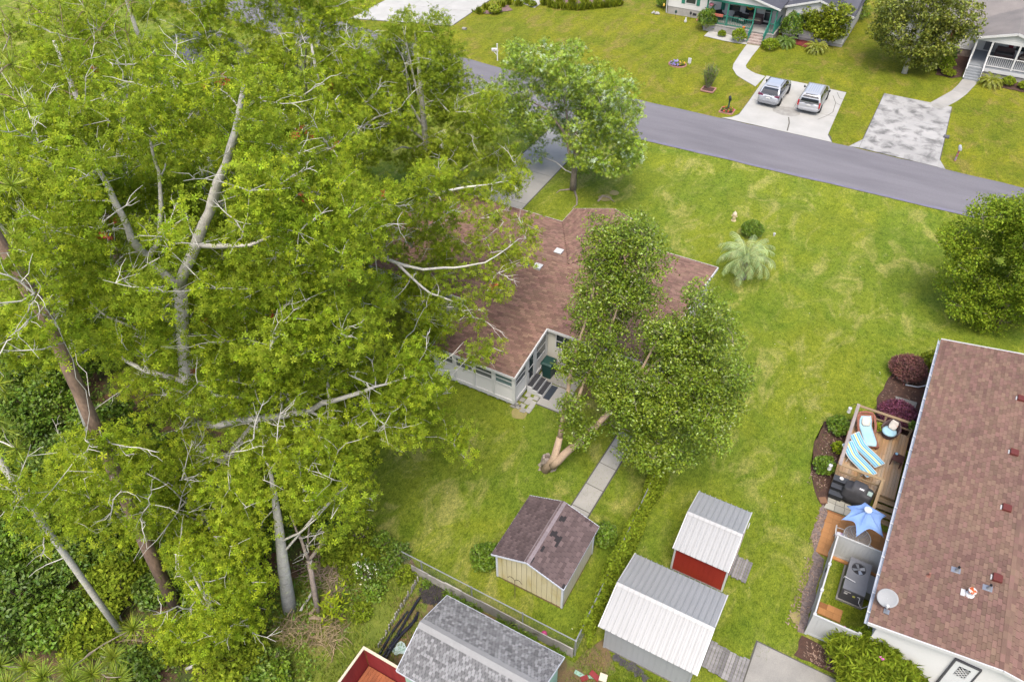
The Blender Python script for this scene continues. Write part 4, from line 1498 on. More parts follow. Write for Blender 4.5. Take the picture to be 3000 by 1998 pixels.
# ------------------------------------------------------------------ umbrella, table, chairs
mat('umbrella_blue', (.17, .29, .60), (.23, .36, .65), scale=1.2, rough=.8, grain=.04)
UM = thing('patio_umbrella', 'blue star-shaped patio umbrella over the round glass table', 'umbrella', (3.42, 24.2, 0))
tips = [(2480, 1482), (2465, 1522), (2509, 1572), (2588, 1574), (2597, 1511), (2534, 1471)]
tips = [W(*p, 1.95) for p in tips]
cxy = Vector((3.42, 24.22, 2.52))
mb = MB()
nr, ns = 9, 10
ang = []
for i in range(6):
    a, b = tips[i] - cxy, tips[(i + 1) % 6] - cxy
    for j in range(ns):
        t = j / ns
        d = a.lerp(b, t)
        k_ = 1 - 4 * .28 * t * (1 - t)
        ang.append(Vector((d.x * k_, d.y * k_, d.z * (1 - .35 * 4 * t * (1 - t)) * .98)))
vs_, fs_ = [tuple(cxy)], []
for r_ in range(1, nr + 1):
    f_ = r_ / nr
    for i, d in enumerate(ang):
        t = (i % ns) / ns
        sag = -.10 * math.sin(PI * f_) * (4 * t * (1 - t)) - .05 * math.sin(PI * f_)
        vs_.append((cxy.x + d.x * f_, cxy.y + d.y * f_, cxy.z + d.z * f_ + sag))
n_ = len(ang)
for i in range(n_):
    fs_.append((0, 1 + i, 1 + (i + 1) % n_))
for r_ in range(nr - 1):
    for i in range(n_):
        a, b = 1 + r_ * n_ + i, 1 + r_ * n_ + (i + 1) % n_
        fs_.append((a, a + n_, b + n_, b))
mb.add(vs_, fs_)
cp = mb.build('canopy', 'umbrella_blue', UM, smooth=True)
so = cp.modifiers.new('cloth', 'SOLIDIFY')
so.thickness = .006
MB().lathe([(.17, -.02), (.16, .03), (.04, .07), (.03, .1)], 12, (3.42, 24.22, 2.53)).build('top_vent', mat('umbrella_pale', (.55, .62, .72), rough=.8), UM)
MB().tube([(3.42, 24.22, .02), (3.42, 24.22, 2.5)], .022, 8).build('pole', 'trim_white', UM)
for t_ in tips:
    MB().tube([cxy - Vector((0, 0, .05)), cxy.lerp(t_, .5) - Vector((0, 0, .1)), t_ - Vector((0, 0, .01))], .01, 4).build('rib', 'trim_white', UM)
GT = thing('glass_table', 'round glass patio table with white rim under the blue umbrella', 'table', (3.5, 24.12, 0), local=True)
mb = MB()
mb.loft([[((.56 + .018 * math.cos(u)) * math.cos(t), (.56 + .018 * math.cos(u)) * math.sin(t), .72 + .018 * math.sin(u)) for u in np.linspace(0, 2 * PI, 7)[:-1]] for t in np.linspace(0, 2 * PI, 33)], caps=False)
mb.build('rim', 'trim_white', GT, smooth=True)
MB().lathe([(.55, .712), (.55, .72)], 32).build('glass_top', mat('table_glass', (.42, .38, .34), rough=.15, spec=.5, alpha=.4), GT)
for k_ in range(4):
    t = PI / 4 + k_ * PI / 2
    MB().tube([(.5 * math.cos(t), .5 * math.sin(t), .71), (.12 * math.cos(t), .12 * math.sin(t), .4), (.45 * math.cos(t), .45 * math.sin(t), 0)], .016, 5).build('leg', 'trim_white', GT)
mat('floral', (.62, .58, .66), (.5, .5, .68), scale=7, rough=.9, blotch=(.6, .22, .42), bl_scale=6, bl_lo=.6, bl_hi=.66)


def patio_chair(x, y, rz, label):
    t = thing('patio_chair', label, 'chair', (x, y, 0), rz, group='white patio chairs at the glass table', local=True)
    mb = MB()
    mb.loft([rrect(.46, .46, .40, .1), rrect(.5, .5, .43, .1), rrect(.46, .46, .47, .1)])
    mb.build('cushion', 'floral', t)
    mb = MB()
    mb.tube([(-.25, -.22, .42), (.25, -.22, .42), (.25, .24, .42), (-.25, .24, .42), (-.25, -.22, .42)], .014, 5)
    mb.tube([(-.24, .24, .42), (-.26, .32, .85), (-.12, .36, .98), (.12, .36, .98), (.26, .32, .85), (.24, .24, .42)], .018, 6)
    for x_ in (-.12, 0, .12):
        mb.tube([(x_, .25, .43), (x_, .35, .96)], .009, 4)
    mb.build('frame', 'trim_white', t)
    for s_ in (-1, 1):
        mb = MB()
        mb.tube([(s_ * .27, .3, .68), (s_ * .29, .05, .66), (s_ * .28, -.2, .62), (s_ * .26, -.22, .42)], .015, 5)
        mb.build('armrest', 'trim_white', t)
        for y_ in (-.21, .23):
            MB().tube([(s_ * .24, y_, .42), (s_ * .27, y_ * 1.15, 0)], .014, 5).build('leg', 'trim_white', t)


patio_chair(2.92, 23.98, R(95), 'white metal patio chair with floral cushion on the lawn side of the glass table')
patio_chair(4.02, 23.72, R(235), 'white metal patio chair with floral cushion on the house side of the glass table')
patio_chair(3.32, 23.62, R(175), 'white metal patio chair with floral cushion tucked against the vinyl screen')

# ------------------------------------------------------------------ paving by the deck
mat('terracotta', (.48, .235, .085), (.42, .20, .08), scale=2, rough=.85, bump=.25, bscale=60, island=.09, grain=.08)
mat('flagstone', (.42, .40, .32), (.36, .35, .30), scale=1.6, rough=.85, bump=.3, bscale=40, island=.14, grain=.1)
mb = MB().box(2.1, 4.85, 23.0, 25.55, .006, .018)
PV = struct(mb, 'tile_patio', mat('grout', (.30, .13, .05), rough=.95))
tme = MB().box(.003, .297, .003, .297, 0, .025).mesh('tile')
tme.materials.append(MT['terracotta'])


def tiles(parent, cells, name='tile', me_=tme):
    for (x, y) in cells:
        o = bpy.data.objects.new(name, me_)
        COL.objects.link(o)
        o.parent = parent
        o.location = (x, y, .014 + rgd.uniform(0, .003))


tiles(PV, [(2.13 + .3 * i, 23.03 + .3 * j) for i in range(9) for j in range(8)])
PV2 = struct(MB().box(2.85, 3.78, 20.1, 20.7, .006, .018), 'tile_row', 'grout')
tiles(PV2, [(2.87 + .3 * i, 20.12 + .3 * j) for i in range(3) for j in range(2) if (i, j) != (0, 1)])
FS = struct(MB().prism([(1.88, 25.55), (3.35, 25.6), (3.3, 26.3), (1.9, 26.6)], .006, .014), 'flagstone_path', 'joint')
for q in ([(1.92, 25.58), (2.35, 25.6), (2.33, 25.98), (1.98, 26.0)], [(2.37, 25.6), (2.78, 25.62), (2.76, 25.98), (2.35, 25.98)], [(2.8, 25.62), (3.32, 25.64), (3.3, 26.0), (2.78, 25.98)],
          [(1.98, 26.03), (2.33, 26.01), (2.32, 26.3), (1.95, 26.55)], [(2.35, 26.01), (2.72, 26.01), (2.7, 26.32), (2.34, 26.3)], [(2.75, 26.01), (3.28, 26.03), (3.2, 26.28), (2.73, 26.3)]):
    MB().prism(q, .012, .036).build('stone', 'flagstone', FS)
o = MB().prism([tuple(W(*p)[:2]) for p in [(2622, 1162), (2686, 1181), (2672, 1226), (2636, 1214)]], .022, .06).build('concrete_slab', 'concrete_old')
tag(o, 'square grey concrete slab lying in the mulch beside the purple bush', 'paving slab')
o = MB().cbox(0, 0, 0, .34, .34, .05).build('paving_brick', mat('brick_brown', (.22, .12, .07), rough=.9, bump=.3))
o.location = (1.78, 25.95, .02)
o.rotation_euler = (0, 0, R(30))
tag(o, 'brown square paver at the lawn edge of the flagstones', 'paving slab')
o = MB().box(-.35, .35, -.1, .1, 0, .16).build('splash_block', 'concrete', bevel=.01)
o.location = (3.75, 36.1, .02)
o.rotation_euler = (0, 0, R(-22))
tag(o, 'pale concrete splash block under the downspout', 'splash block')

# ------------------------------------------------------------------ vinyl screen fence and air conditioner
VF = thing('vinyl_fence', 'white vinyl privacy fence screening the air conditioner', 'fence', (2.67, 21, 0))
vh = 1.5
mat('vinyl', (.54, .55, .55), (.50, .51, .51), scale=.7, rough=.4, grain=.03, spec=.4)


def vrun(p, q, gate=False):
    p, q = Vector((*p, 0)), Vector((*q, 0))
    L_ = (q - p).length
    d = (q - p).normalized()
    n_ = int(L_ / .155)
    for i in range(n_):
        a, b = p + d * (L_ * i / n_ + .002), p + d * (L_ * (i + 1) / n_ - .002)
        MB().bar(a + Vector((0, 0, .78)), b + Vector((0, 0, .78)), .022 + .003 * (i % 2), vh - .2).build('board', 'vinyl', VF)
    for z, w_, h_ in ((vh - .03, .06, .09), (.1, .05, .12)):
        mb = MB()
        mb.bar(p + Vector((0, 0, z)), q + Vector((0, 0, z)), w_, h_)
        mb.build('rail', 'vinyl', VF)


vrun((2.72, 23.2), (4.6, 23.2))
vrun((2.68, 23.15), (2.66, 19.05))
vrun((2.7, 19.0), (4.35, 19.02))
for (x, y) in ((2.68, 23.2), (4.62, 23.2), (2.67, 21.55), (2.66, 20.2), (2.66, 19.0), (4.36, 19.02)):
    mb = MB().cbox(x, y, 0, .1, .1, vh + .03)
    mb.cbox(x, y, vh + .03, .125, .125, .03)
    mb.build('post', 'vinyl', VF)
for y in (21.4, 20.35):
    MB().cbox(2.62, y, 1.2, .03, .16, .1).build('hinge', 'black_plastic', VF)
AC = thing('air_conditioner', 'grey air conditioner unit with a round top fan inside the white fence', 'air conditioner', (3.88, 22.0, 0), local=True)
mat('ac_grey', (.20, .205, .22), (.17, .175, .19), scale=2, rough=.45, grain=.05)
mat('ac_dark', (.085, .085, .10), rough=.5, grain=.08)
MB().cbox(.02, .02, .0, 1.05, 1.8, .1).build('pad', 'concrete_old', AC)
mb = MB()
ang_ = np.linspace(0, 2 * PI, 33)[:-1]
cx_, cy_, r_ = -.02, .38, .29
mb.box(-.43, .43, -.82, .82, .1, .84)
mb.build('cabinet', 'ac_dark', AC, bevel=.01)
# top with a round hole
mb = MB()
ci = [(cx_ + r_ * math.cos(t), cy_ + r_ * math.sin(t), .905) for t in ang_]
outer = []
for t in ang_:
    c_, s_ = math.cos(t), math.sin(t)
    k_ = min(((.44 - cx_) if c_ > 0 else (.44 + cx_)) / max(abs(c_), 1e-6), ((.83 - cy_) if s_ > 0 else (.83 + cy_)) / max(abs(s_), 1e-6))
    outer.append((cx_ + c_ * k_, cy_ + s_ * k_, .905))
for i in range(4):
    sx_, sy_ = ((1, 1), (-1, 1), (-1, -1), (1, -1))[i]
    a = math.atan2(sy_ * .83 - cy_, sx_ * .44 - cx_) % (2 * PI)
    j = int(np.argmin(np.abs(((ang_ - a + PI) % (2 * PI)) - PI)))
    outer[j] = (sx_ * .44, sy_ * .83, .905)
lo = [(p[0], p[1], .845) for p in outer]
lo2 = [(p[0], p[1], .845) for p in ci]
mb.loft([lo2, ci, outer, lo, lo2], caps=False)
mb.build('top_panel', 'ac_grey', AC)
MB().lathe([(.28, .846), (.28, .85)], 24, (cx_, cy_, 0)).build('fan_well', 'vent_dark', AC)
mb = MB()
for k_ in range(4):
    t = k_ * PI / 2 + .5
    a = Vector((cx_ + .06 * math.cos(t), cy_ + .06 * math.sin(t), .865))
    b = Vector((cx_ + .25 * math.cos(t), cy_ + .25 * math.sin(t), .875))
    s_ = Vector((-math.sin(t), math.cos(t), .25)) * .075
    mb.ext([a - s_ * .6, b - s_, b + s_, a + s_ * .6], (0, 0, .004))
mb.build('fan_blade', 'metal_grey', AC)
MB().lathe([(.06, .86), (.06, .895), (.03, .9)], 12, (cx_, cy_, 0)).build('fan_hub', 'ac_grey', AC)
for (x, z, w_, h_, c_) in ((-.25, .62, .14, .09, 'trim_white'), (.08, .6, .1, .1, 'sling_yellow'), (.25, .68, .1, .05, 'trim_white'), (-.2, .75, .26, .03, 'trim_white')):
    MB().box(x - w_ / 2, x + w_ / 2, -.832, -.826, z - h_ / 2, z + h_ / 2).build('sticker', c_, AC)
mb = MB()
mb.loft([[(.46, -.35, .1), (.46, .45, .1), (.46, .45, .75), (.46, -.35, .6)], [(.8, -.35, .1), (.8, .45, .1), (.8, .45, .7), (.8, -.35, .55)]])
mb.build('duct', 'metal_grey', AC)
for pts in ([(-.5, -.35, .9), (-.5, -.35, 1.02), (-.05, -.42, 1.02)], [(.3, -.8, .7), (.32, -.95, .5), (.5, -1.0, .3), (.75, -.9, .6)]):
    MB().tube(pts, .018, 6).build('conduit', 'trim_white', AC)

# ------------------------------------------------------------------ yellow shed
mat('shed_cream', (.63, .57, .38), (.56, .50, .31), scale=1.2, rough=.7, grain=.06, stretch=(1, 1, .4), blotch=(.45, .36, .12), bl_scale=1.1, bl_lo=.52, bl_hi=.74)
mat('shed_cream_side', (.68, .65, .55), (.64, .60, .46), scale=1.2, rough=.7, grain=.05, stretch=(1, 1, .4))
S1 = thing('yellow_shed', 'cream metal garden shed with patched brown shingle roof', 'shed', (-8.05, 16.7, 0))
a0, a1, b0, b1, ez, rz_ = -9.58, -6.50, 15.2, 18.15, 1.93, 2.52
am = (a0 + a1) / 2 - .02
ov = .14
mb = MB()
mb.box(a0 + .02, a1 - .02, b0 + .02, b1 - .02, .06, ez)
mb.ext([(a0 + .02, b0 + .02, ez), (a1 - .02, b0 + .02, ez), (am, b0 + .02, rz_ - .06)], (0, b1 - b0 - .04, 0))
mb.build('wall', 'shed_cream_side', S1)
n_ = 13
for i in range(n_):
    x0, x1 = a0 + (a1 - a0) * i / n_, a0 + (a1 - a0) * (i + 1) / n_
    xm_ = (x0 + x1) / 2
    zt = lambda x: ez + (rz_ - .07 - ez) * (1 - abs(x - am) / (am - a0)) - .02
    mb = MB().ext([(x0 + .012, b0 - .012, .07), (x1 - .012, b0 - .012, .07), (x1 - .012, b0 - .012, zt(x1 - .012)), (x0 + .012, b0 - .012, zt(x0 + .012))], (0, .03, 0))
    mb.build('wall_panel', 'shed_cream', S1)
for i in range(12):
    y0, y1 = b0 + (b1 - b0) * i / 12, b0 + (b1 - b0) * (i + 1) / 12
    MB().box(a1 - .02, a1 + .012, y0 + .012, y1 - .012, .07, ez - .02).build('wall_panel', 'shed_cream_side', S1)
    MB().box(a0 - .012, a0 + .02, y0 + .012, y1 - .012, .07, ez - .02).build('wall_panel', 'shed_cream_side', S1)
for (x, y) in ((a0, b0), (a1, b0), (a1, b1), (a0, b1)):
    MB().cbox(x, y, .05, .09, .09, ez - .06).build('corner_trim', mat('corner_bluewhite', (.60, .63, .70), rough=.5) if 'corner_bluewhite' not in MT else 'corner_bluewhite', S1)
MB().box(a0 - .04, a1 + .04, b0 - .04, b1 + .04, 0, .06).build('base', 'dirt', S1)
ss = (rz_ - ez) / (am - a0)
hz = lambda x: rz_ - ss * abs(x - am) + .03
mb = MB()
mb.ext([(a0 - ov, b0 - .22, hz(a0 - ov) - .05), (am, b0 - .22, hz(am) - .05), (am, b1 + .22, hz(am) - .05), (a0 - ov, b1 + .22, hz(a0 - ov) - .05)], (0, 0, .05))
mb.ext([(a1 + ov, b0 - .22, hz(a1 + ov) - .05), (a1 + ov, b1 + .22, hz(a1 + ov) - .05), (am, b1 + .22, hz(am) - .05), (am, b0 - .22, hz(am) - .05)], (0, 0, .05))
rf = mb.build('roof', 'shingle_missing', S1)
Vl, Vr_ = Vector((1, 0, ss)).normalized(), Vector((-1, 0, ss)).normalized()
Lr = (am - a0 + ov) / Vl.x
hh = .135
holes = [W(px, py, 2.3) for px, py in ((1652, 1521), (1655, 1517), (1622, 1569), (1634, 1562), (1632, 1588), (1637, 1578), (1594, 1612), (1590, 1618), (1562, 1645), (1653, 1706))]


def missing(u, v):
    p = Vector((a1 + ov, 0, 0)) + Y_ * u + Vr_ * v
    return any(abs(p.x - h.x) < .075 and abs(p.y - h.y) < .13 for h in holes)


shingles(rf, (a0 - ov, 0, hz(a0 - ov) + .002), -Y_, Vl, int(Lr / hh) + 1, lambda v: [(-b1 - .23, -b0 + .23)] if v < Lr else [], 'shingle_brown', w=.28, h=hh, seed=21, focus=Vector((am, b0, 2)))
shingles(rf, (a1 + ov, 0, hz(a1 + ov) + .002), Y_, Vr_, int((a1 + ov - am) / Vl.x / hh) + 1, lambda v: [(b0 - .23, b1 + .23)] if v < (a1 + ov - am) / Vl.x else [], 'shingle_brown', w=.28, h=hh, seed=22, focus=Vector((am, b0, 2)), skip=missing)
mb = MB()
for i in range(14):
    y = b0 - .22 + i * (b1 - b0 + .44) / 14
    for s_ in (-1, 1):
        mb.add([(am, y, hz(am) + .03), (am, y + .26, hz(am) + .022), (am + s_ * .13, y + .26, hz(am) + .02 - .13 * ss), (am + s_ * .13, y, hz(am) + .028 - .13 * ss)], [(0, 1, 2, 3)])
mb.build('ridge_cap', mat('ridge_mauve', (.23, .19, .20), rough=.9, island=.1), rf)
for (p, q) in (((a0 - ov, hz(a0 - ov)), (am, hz(am))), ((am, hz(am)), (a1 + ov, hz(a1 + ov)))):
    for y in (b0 - .225, b1 + .225):
        MB().bar((p[0], y, p[1] - .03), (q[0], y, q[1] - .03), .02, .09).build('fascia', 'corner_bluewhite', S1)
for x in (a0 - ov, a1 + ov):
    MB().bar((x, b0 - .22, hz(x) - .03), (x, b1 + .22, hz(x) - .03), .02, .09).build('fascia', 'corner_bluewhite', S1)
HK = thing('shepherd_hook', 'thin rusty double shepherd hook standing in front of the yellow shed', 'garden hook', (-8.44, 14.68, 0), local=True)
mb = MB()
mb.tube([(0, 0, 0), (0, 0, 1.35)], .014, 5)
mb.build('pole', mat('rust_dark', (.10, .075, .05), rough=.8), HK)
for s_ in (-1, 1):
    MB().tube([(0, 0, 1.3), (s_ * .05, 0, 1.44), (s_ * .16, 0, 1.5), (s_ * .27, 0, 1.45), (s_ * .30, 0, 1.36), (s_ * .35, 0, 1.37)], .012, 5).build('hook', 'rust_dark', HK)

# ------------------------------------------------------------------ metal sheds
mat('metal_roof_white', (.335, .34, .345), (.31, .315, .32), scale=1.2, rough=.38, grain=.03, spec=.5)
mat('shed_grey', (.36, .37, .385), (.34, .35, .36), scale=1, rough=.6, grain=.03)
mat('shed_red', (.36, .035, .022), (.31, .03, .022), scale=1, rough=.55, grain=.05)


def metal_shed(name, label, rx0, rx1, ry0, ryr, ry1, zE, zR, wx0, wx1, wy0, wy1, wm, nrib, doors):
    t = thing(name, label, 'shed', ((wx0 + wx1) / 2, (wy0 + wy1) / 2, 0))
    MB().box(wx0, wx1, wy0, wy1, .08, zE).build('wall', wm, t)
    mb = MB()
    for x in (wx0 + .003, wx1 - .063):
        mb.ext([(x, wy0, zE), (x, wy1, zE), (x, ryr, zR - .07)], (.06, 0, 0))
    mb.build('gable', wm, t)
    k = int((wx1 - wx0) / .22)
    mb = MB()
    for i in range(1, k):
        mb.cbox(wx0 + (wx1 - wx0) * i / k, wy0, .1, .03, .024, zE - .1)
    for i in range(1, int((wy1 - wy0) / .22)):
        y = wy0 + i * .22
        mb.cbox(wx1, y, .1, .024, .03, zE - .1)
        mb.cbox(wx0, y, .1, .024, .03, zE - .1)
    mb.build('wall_rib', wm, t)
    w_ = (rx1 - rx0) / nrib
    for (ya, yb_, sgn) in ((ry0, ryr, 1), (ry1, ryr, -1)):
        for i in range(nrib):
            x0, x1 = rx0 + i * w_, rx0 + (i + 1) * w_
            pr = [(x0, 0), (x0 + .015, .0), (x0 + .02, .065), (x0 + .045, .065), (x0 + .05, 0), (x0 + w_ * .45, .0), (x0 + w_ * .48, .006), (x0 + w_ * .56, .006), (x0 + w_ * .6, 0), (x1, 0)]
            mb = MB()
            mb.loft([[(x, ya, zE + z) for x, z in pr] + [(x1, ya, zE - .02), (x0, ya, zE - .02)], [(x, yb_, zR + z) for x, z in pr] + [(x1, yb_, zR - .02), (x0, yb_, zR - .02)]])
            mb.build('roof_panel', 'metal_roof_white', t)
    mb = MB()
    s_ = (zR - zE) / (ryr - ry0)
    mb.ext([(rx0 - .02, ryr - .13, zR + .035 - .13 * s_), (rx0 - .02, ryr, zR + .045), (rx0 - .02, ryr + .13, zR + .035 - .13 * s_), (rx0 - .02, ryr, zR + .02)], (rx1 - rx0 + .04, 0, 0))
    mb.build('ridge_cap', 'metal_roof_white', t)
    for x in (rx0, rx1):
        MB().bar((x, ry0, zE - .02), (x, ryr, zR - .02), .04, .1).build('rake_trim', 'trim_white', t)
        MB().bar((x, ryr, zR - .02), (x, ry1, zE - .02), .04, .1).build('rake_trim', 'trim_white', t)
    for (x, y) in ((wx0, wy0), (wx1, wy0), (wx1, wy1), (wx0, wy1)):
        MB().cbox(x, y, .06, .08, .08, zE - .08).build('corner_trim', 'trim_white' if doors != 'grey' else wm, t)
    MB().box(wx0 - .02, wx1 + .02, wy0 - .02, wy1 + .02, 0, .08).build('skid', 'deck_grey', t)
    return t


SG = metal_shed('grey_metal_shed', 'pale grey metal shed with a white ribbed roof and grey board ramp', -4.48, -.57, 14.15, 15.82, 17.78, 2.08, 2.75, -4.25, -.78, 14.5, 17.45, 'shed_grey', 17, 'grey')
MB().box(-4.22, -.82, 14.46, 14.5, 1.45, 1.53).build('wall_seam', 'shed_grey', SG)
MB().box(-.80, -.745, 15.5, 16.9, .12, 1.95).build('door', 'trim_white', SG)
MB().box(-.74, -.72, 16.15, 16.25, 1.0, 1.15).build('door_handle', 'black_plastic', SG)
SRd = metal_shed('red_metal_shed', 'red metal shed with white trim and white ribbed roof', -3.22, -.86, 18.82, 20.4, 22.12, 2.0, 2.6, -3.16, -.9, 19.15, 21.85, 'shed_red', 10, 'red')
dd = MB().box(-.92, -.855, 20.0, 21.1, .12, 1.9).build('door', 'shed_red', SRd)
mb = MB()
for y in (19.97, 20.55, 21.08):
    mb.box(-.86, -.84, y, y + .06, .12, 1.9)
mb.box(-.858, -.842, 20.0, 21.1, .95, 1.01)
mb.build('door_trim', 'trim_white', dd)
HR = MB().tube([(-.8, 21.75 + .13 * math.cos(t), 1.55 + .13 * math.sin(t)) for t in np.linspace(0, 2 * PI, 13)], .02, 6).build('hose_reel', 'trim_white')
tag(HR, 'small white hoop hanging on the street-side corner of the red shed', 'hoop')


def ramp(name, label, x0, x1, y0, y1, z0, z1, n_, along='y'):
    t = thing(name, label, 'ramp', ((x0 + x1) / 2, (y0 + y1) / 2, 0))
    for i in range(n_):
        a, b = x0 + (x1 - x0) * i / n_ + .006, x0 + (x1 - x0) * (i + 1) / n_ - .006
        za, zb = z0 + (z1 - z0) * i / n_, z0 + (z1 - z0) * (i + 1) / n_
        j = rgd.uniform(-.05, .05)
        mb = MB().ext([(a, y0 + j, za), (b, y0 + j, zb), (b, y1 + j, zb), (a, y1 + j, za)], (0, 0, .04))
        mb.build('plank', 'deck_grey', t)
    mb = MB()
    for y in (y0 + .15, y1 - .15):
        mb.ext([(x0, y, 0), (x1, y, 0), (x1, y, z1), (x0, y, z0)], (0, .05, 0))
    mb.build('bearer', 'deck_grey', t)


ramp('board_ramp', 'weathered grey board ramp leading to the red shed door', -.86, -.12, 20.0, 21.1, .12, .03, 7)
ramp('board_ramp', 'wide weathered grey board ramp beside the pale grey metal shed', -.70, 1.02, 15.55, 16.75, .14, .03, 13)

# ------------------------------------------------------------------ mint shed and red enclosure
mat('shed_mint', (.33, .52, .42), (.29, .47, .38), scale=1, rough=.6, grain=.04)
S4 = thing('mint_shed', 'mint green shed with mottled grey shingle roof behind the chain-link fence', 'shed', (-7.6, 10.6, 0))
a0, a1, yE0, yR, yE1, zE, zR = -10.12, -5.02, 8.9, 10.56, 12.28, 2.42, 3.2
MB().box(a0 + .14, a1 - .14, yE0 + .2, yE1 - .2, .1, zE + .05).build('wall', 'shed_mint', S4)
mb = MB()
for x in (a0 + .142, a1 - .202):
    mb.ext([(x, yE0 + .2, zE), (x, yE1 - .2, zE), (x, yR, zR - .08)], (.06, 0, 0))
mb.build('gable', 'shed_mint', S4)
MB().box(a0 + .1, a1 - .1, yE0 + .16, yE1 - .16, 0, .1).build('skid', 'deck_grey', S4)
mb = MB()
mb.ext([(a0, yE0, zE - .06), (a1, yE0, zE - .06), (a1, yR, zR - .06), (a0, yR, zR - .06)], (0, 0, .06))
mb.ext([(a0, yE1, zE - .06), (a0, yR, zR - .06), (a1, yR, zR - .06), (a1, yE1, zE - .06)], (0, 0, .06))
rf = mb.build('roof', 'shingle_missing', S4)
for (yE, sg) in ((yE0, 1), (yE1, -1)):
    V4 = Vector((0, yR - yE, zR - zE)).normalized()
    U4 = X_ * sg
    Ls = Vector((0, yR - yE, zR - zE)).length
    iv = (a0 - .01, a1 + .01) if sg > 0 else (-a1 - .01, -a0 + .01)
    shingles(rf, (0, yE, zE + .002), U4, V4, int(Ls / .11), lambda v, iv=iv: [iv], 'shingle_grey', w=.135, h=.11, seed=31, focus=Vector((-7, 10.5, 3)), keep=150)
mb = MB()
for s_ in (-1, 1):
    yE = yR + s_ * .2
    z_ = zR - .2 * (zR - zE) / abs(yR - yE0)
    mb.add([(a0 - .02, yR, zR + .035), (a1 + .02, yR, zR + .035), (a1 + .02, yE, z_ + .03), (a0 - .02, yE, z_ + .03)], [(0, 1, 2, 3) if s_ < 0 else (3, 2, 1, 0)])
mb.build('ridge_cap', mat('ridge_pale', (.30, .30, .30), (.27, .27, .27), rough=.9), rf)
for x in (a0 - .01, a1 + .01):
    MB().bar((x, yE0, zE - .03), (x, yR, zR - .03), .02, .1).build('fascia', 'corner_bluewhite', S4)
    MB().bar((x, yR, zR - .03), (x, yE1, zE - .03), .02, .1).build('fascia', 'corner_bluewhite', S4)
for y in (yE0 - .01, yE1 + .01):
    MB().bar((a0, y, zE - .03), (a1, y, zE - .03), .02, .1).build('fascia', 'corner_bluewhite', S4)
RE = thing('red_board_fence', 'dark red board fence enclosing a small deck beside the mint shed', 'fence', (-11.0, 8.5, 0))
mat('fence_red', (.26, .028, .03), (.21, .022, .028), scale=2, rough=.6, grain=.06, island=.08)
mat('cap_cream', (.62, .54, .42), rough=.7)
for i in range(10):
    x = -11.92 + i * .185
    MB().box(x + .002, x + .183, 9.2, 9.245, 0, 1.78).build('board', 'fence_red', RE)
for i in range(18):
    y = 9.19 - (i + 1) * .185
    MB().box(-11.97, -11.925, y + .002, y + .183, 0, 1.78).build('board', 'fence_red', RE)
mb = MB().box(-11.99, -10.0, 9.17, 9.27, 1.78, 1.82)
mb.box(-11.99, -11.9, 5.8, 9.168, 1.78, 1.82)
mb.build('cap_rail', 'cap_cream', RE)
for i in range(6):
    MB().box(-5.1 + i * .185, -5.1 + (i + 1) * .185 - .003, 11.35, 11.39, 0, 1.5).build('board', 'fence_red', RE)
MB().box(-5.12, -3.98, 11.32, 11.42, 1.5, 1.54).build('cap_rail', 'cap_cream', RE)
RD = thing('small_deck', 'orange-brown board deck inside the dark red fence', 'deck', (-11, 7.6, 0))
mat('deck_orange', (.36, .115, .045), (.28, .09, .04), scale=2, rough=.8, island=.12, grain=.12, bump=.3, bscale=30)
for i in range(13):
    MB().box(-11.88 + i * .14, -11.88 + (i + 1) * .14 - .008, 5.9, 9.16, .42, .48).build('plank', 'deck_orange', RD)
MB().box(-11.86, -10.1, 5.95, 9.1, 0, .41).build('frame', 'deck_grey', RD)


def pot(x, y, z, r, h, m, label, flowers=None):
    t = thing('flower_pot', label, 'flower pot', (x, y, z), local=True)
    MB().lathe([(r * .7, 0), (r, h * .85), (r * 1.12, h * .86), (r * 1.12, h), (r * .9, h), (r * .85, h * .9)], 14).build('pot', m, t)
    return t


GB = thing('gazing_ball', 'shiny blue gazing ball on a pale pedestal inside the red fence', 'garden ornament', (-11.15, 8.35, .48), local=True)
MB().lathe([(.14, 0), (.1, .05), (.06, .15), (.06, .4), (.1, .46)], 12).build('pedestal', 'concrete', GB)
mb = MB()
mb.lathe([(.15 * math.sin(t) + .001, .58 - .15 * math.cos(t)) for t in np.linspace(0.05, PI - .05, 10)], 18)
mb.build('ball', mat('ball_blue', (.03, .12, .22), rough=.08, metal=.6, spec=.8), GB, smooth=True)

# ------------------------------------------------------------------ chain-link fences
mat('galvanised', (.45, .46, .48), (.36, .37, .39), scale=4, rough=.4, metal=.5, grain=.1)


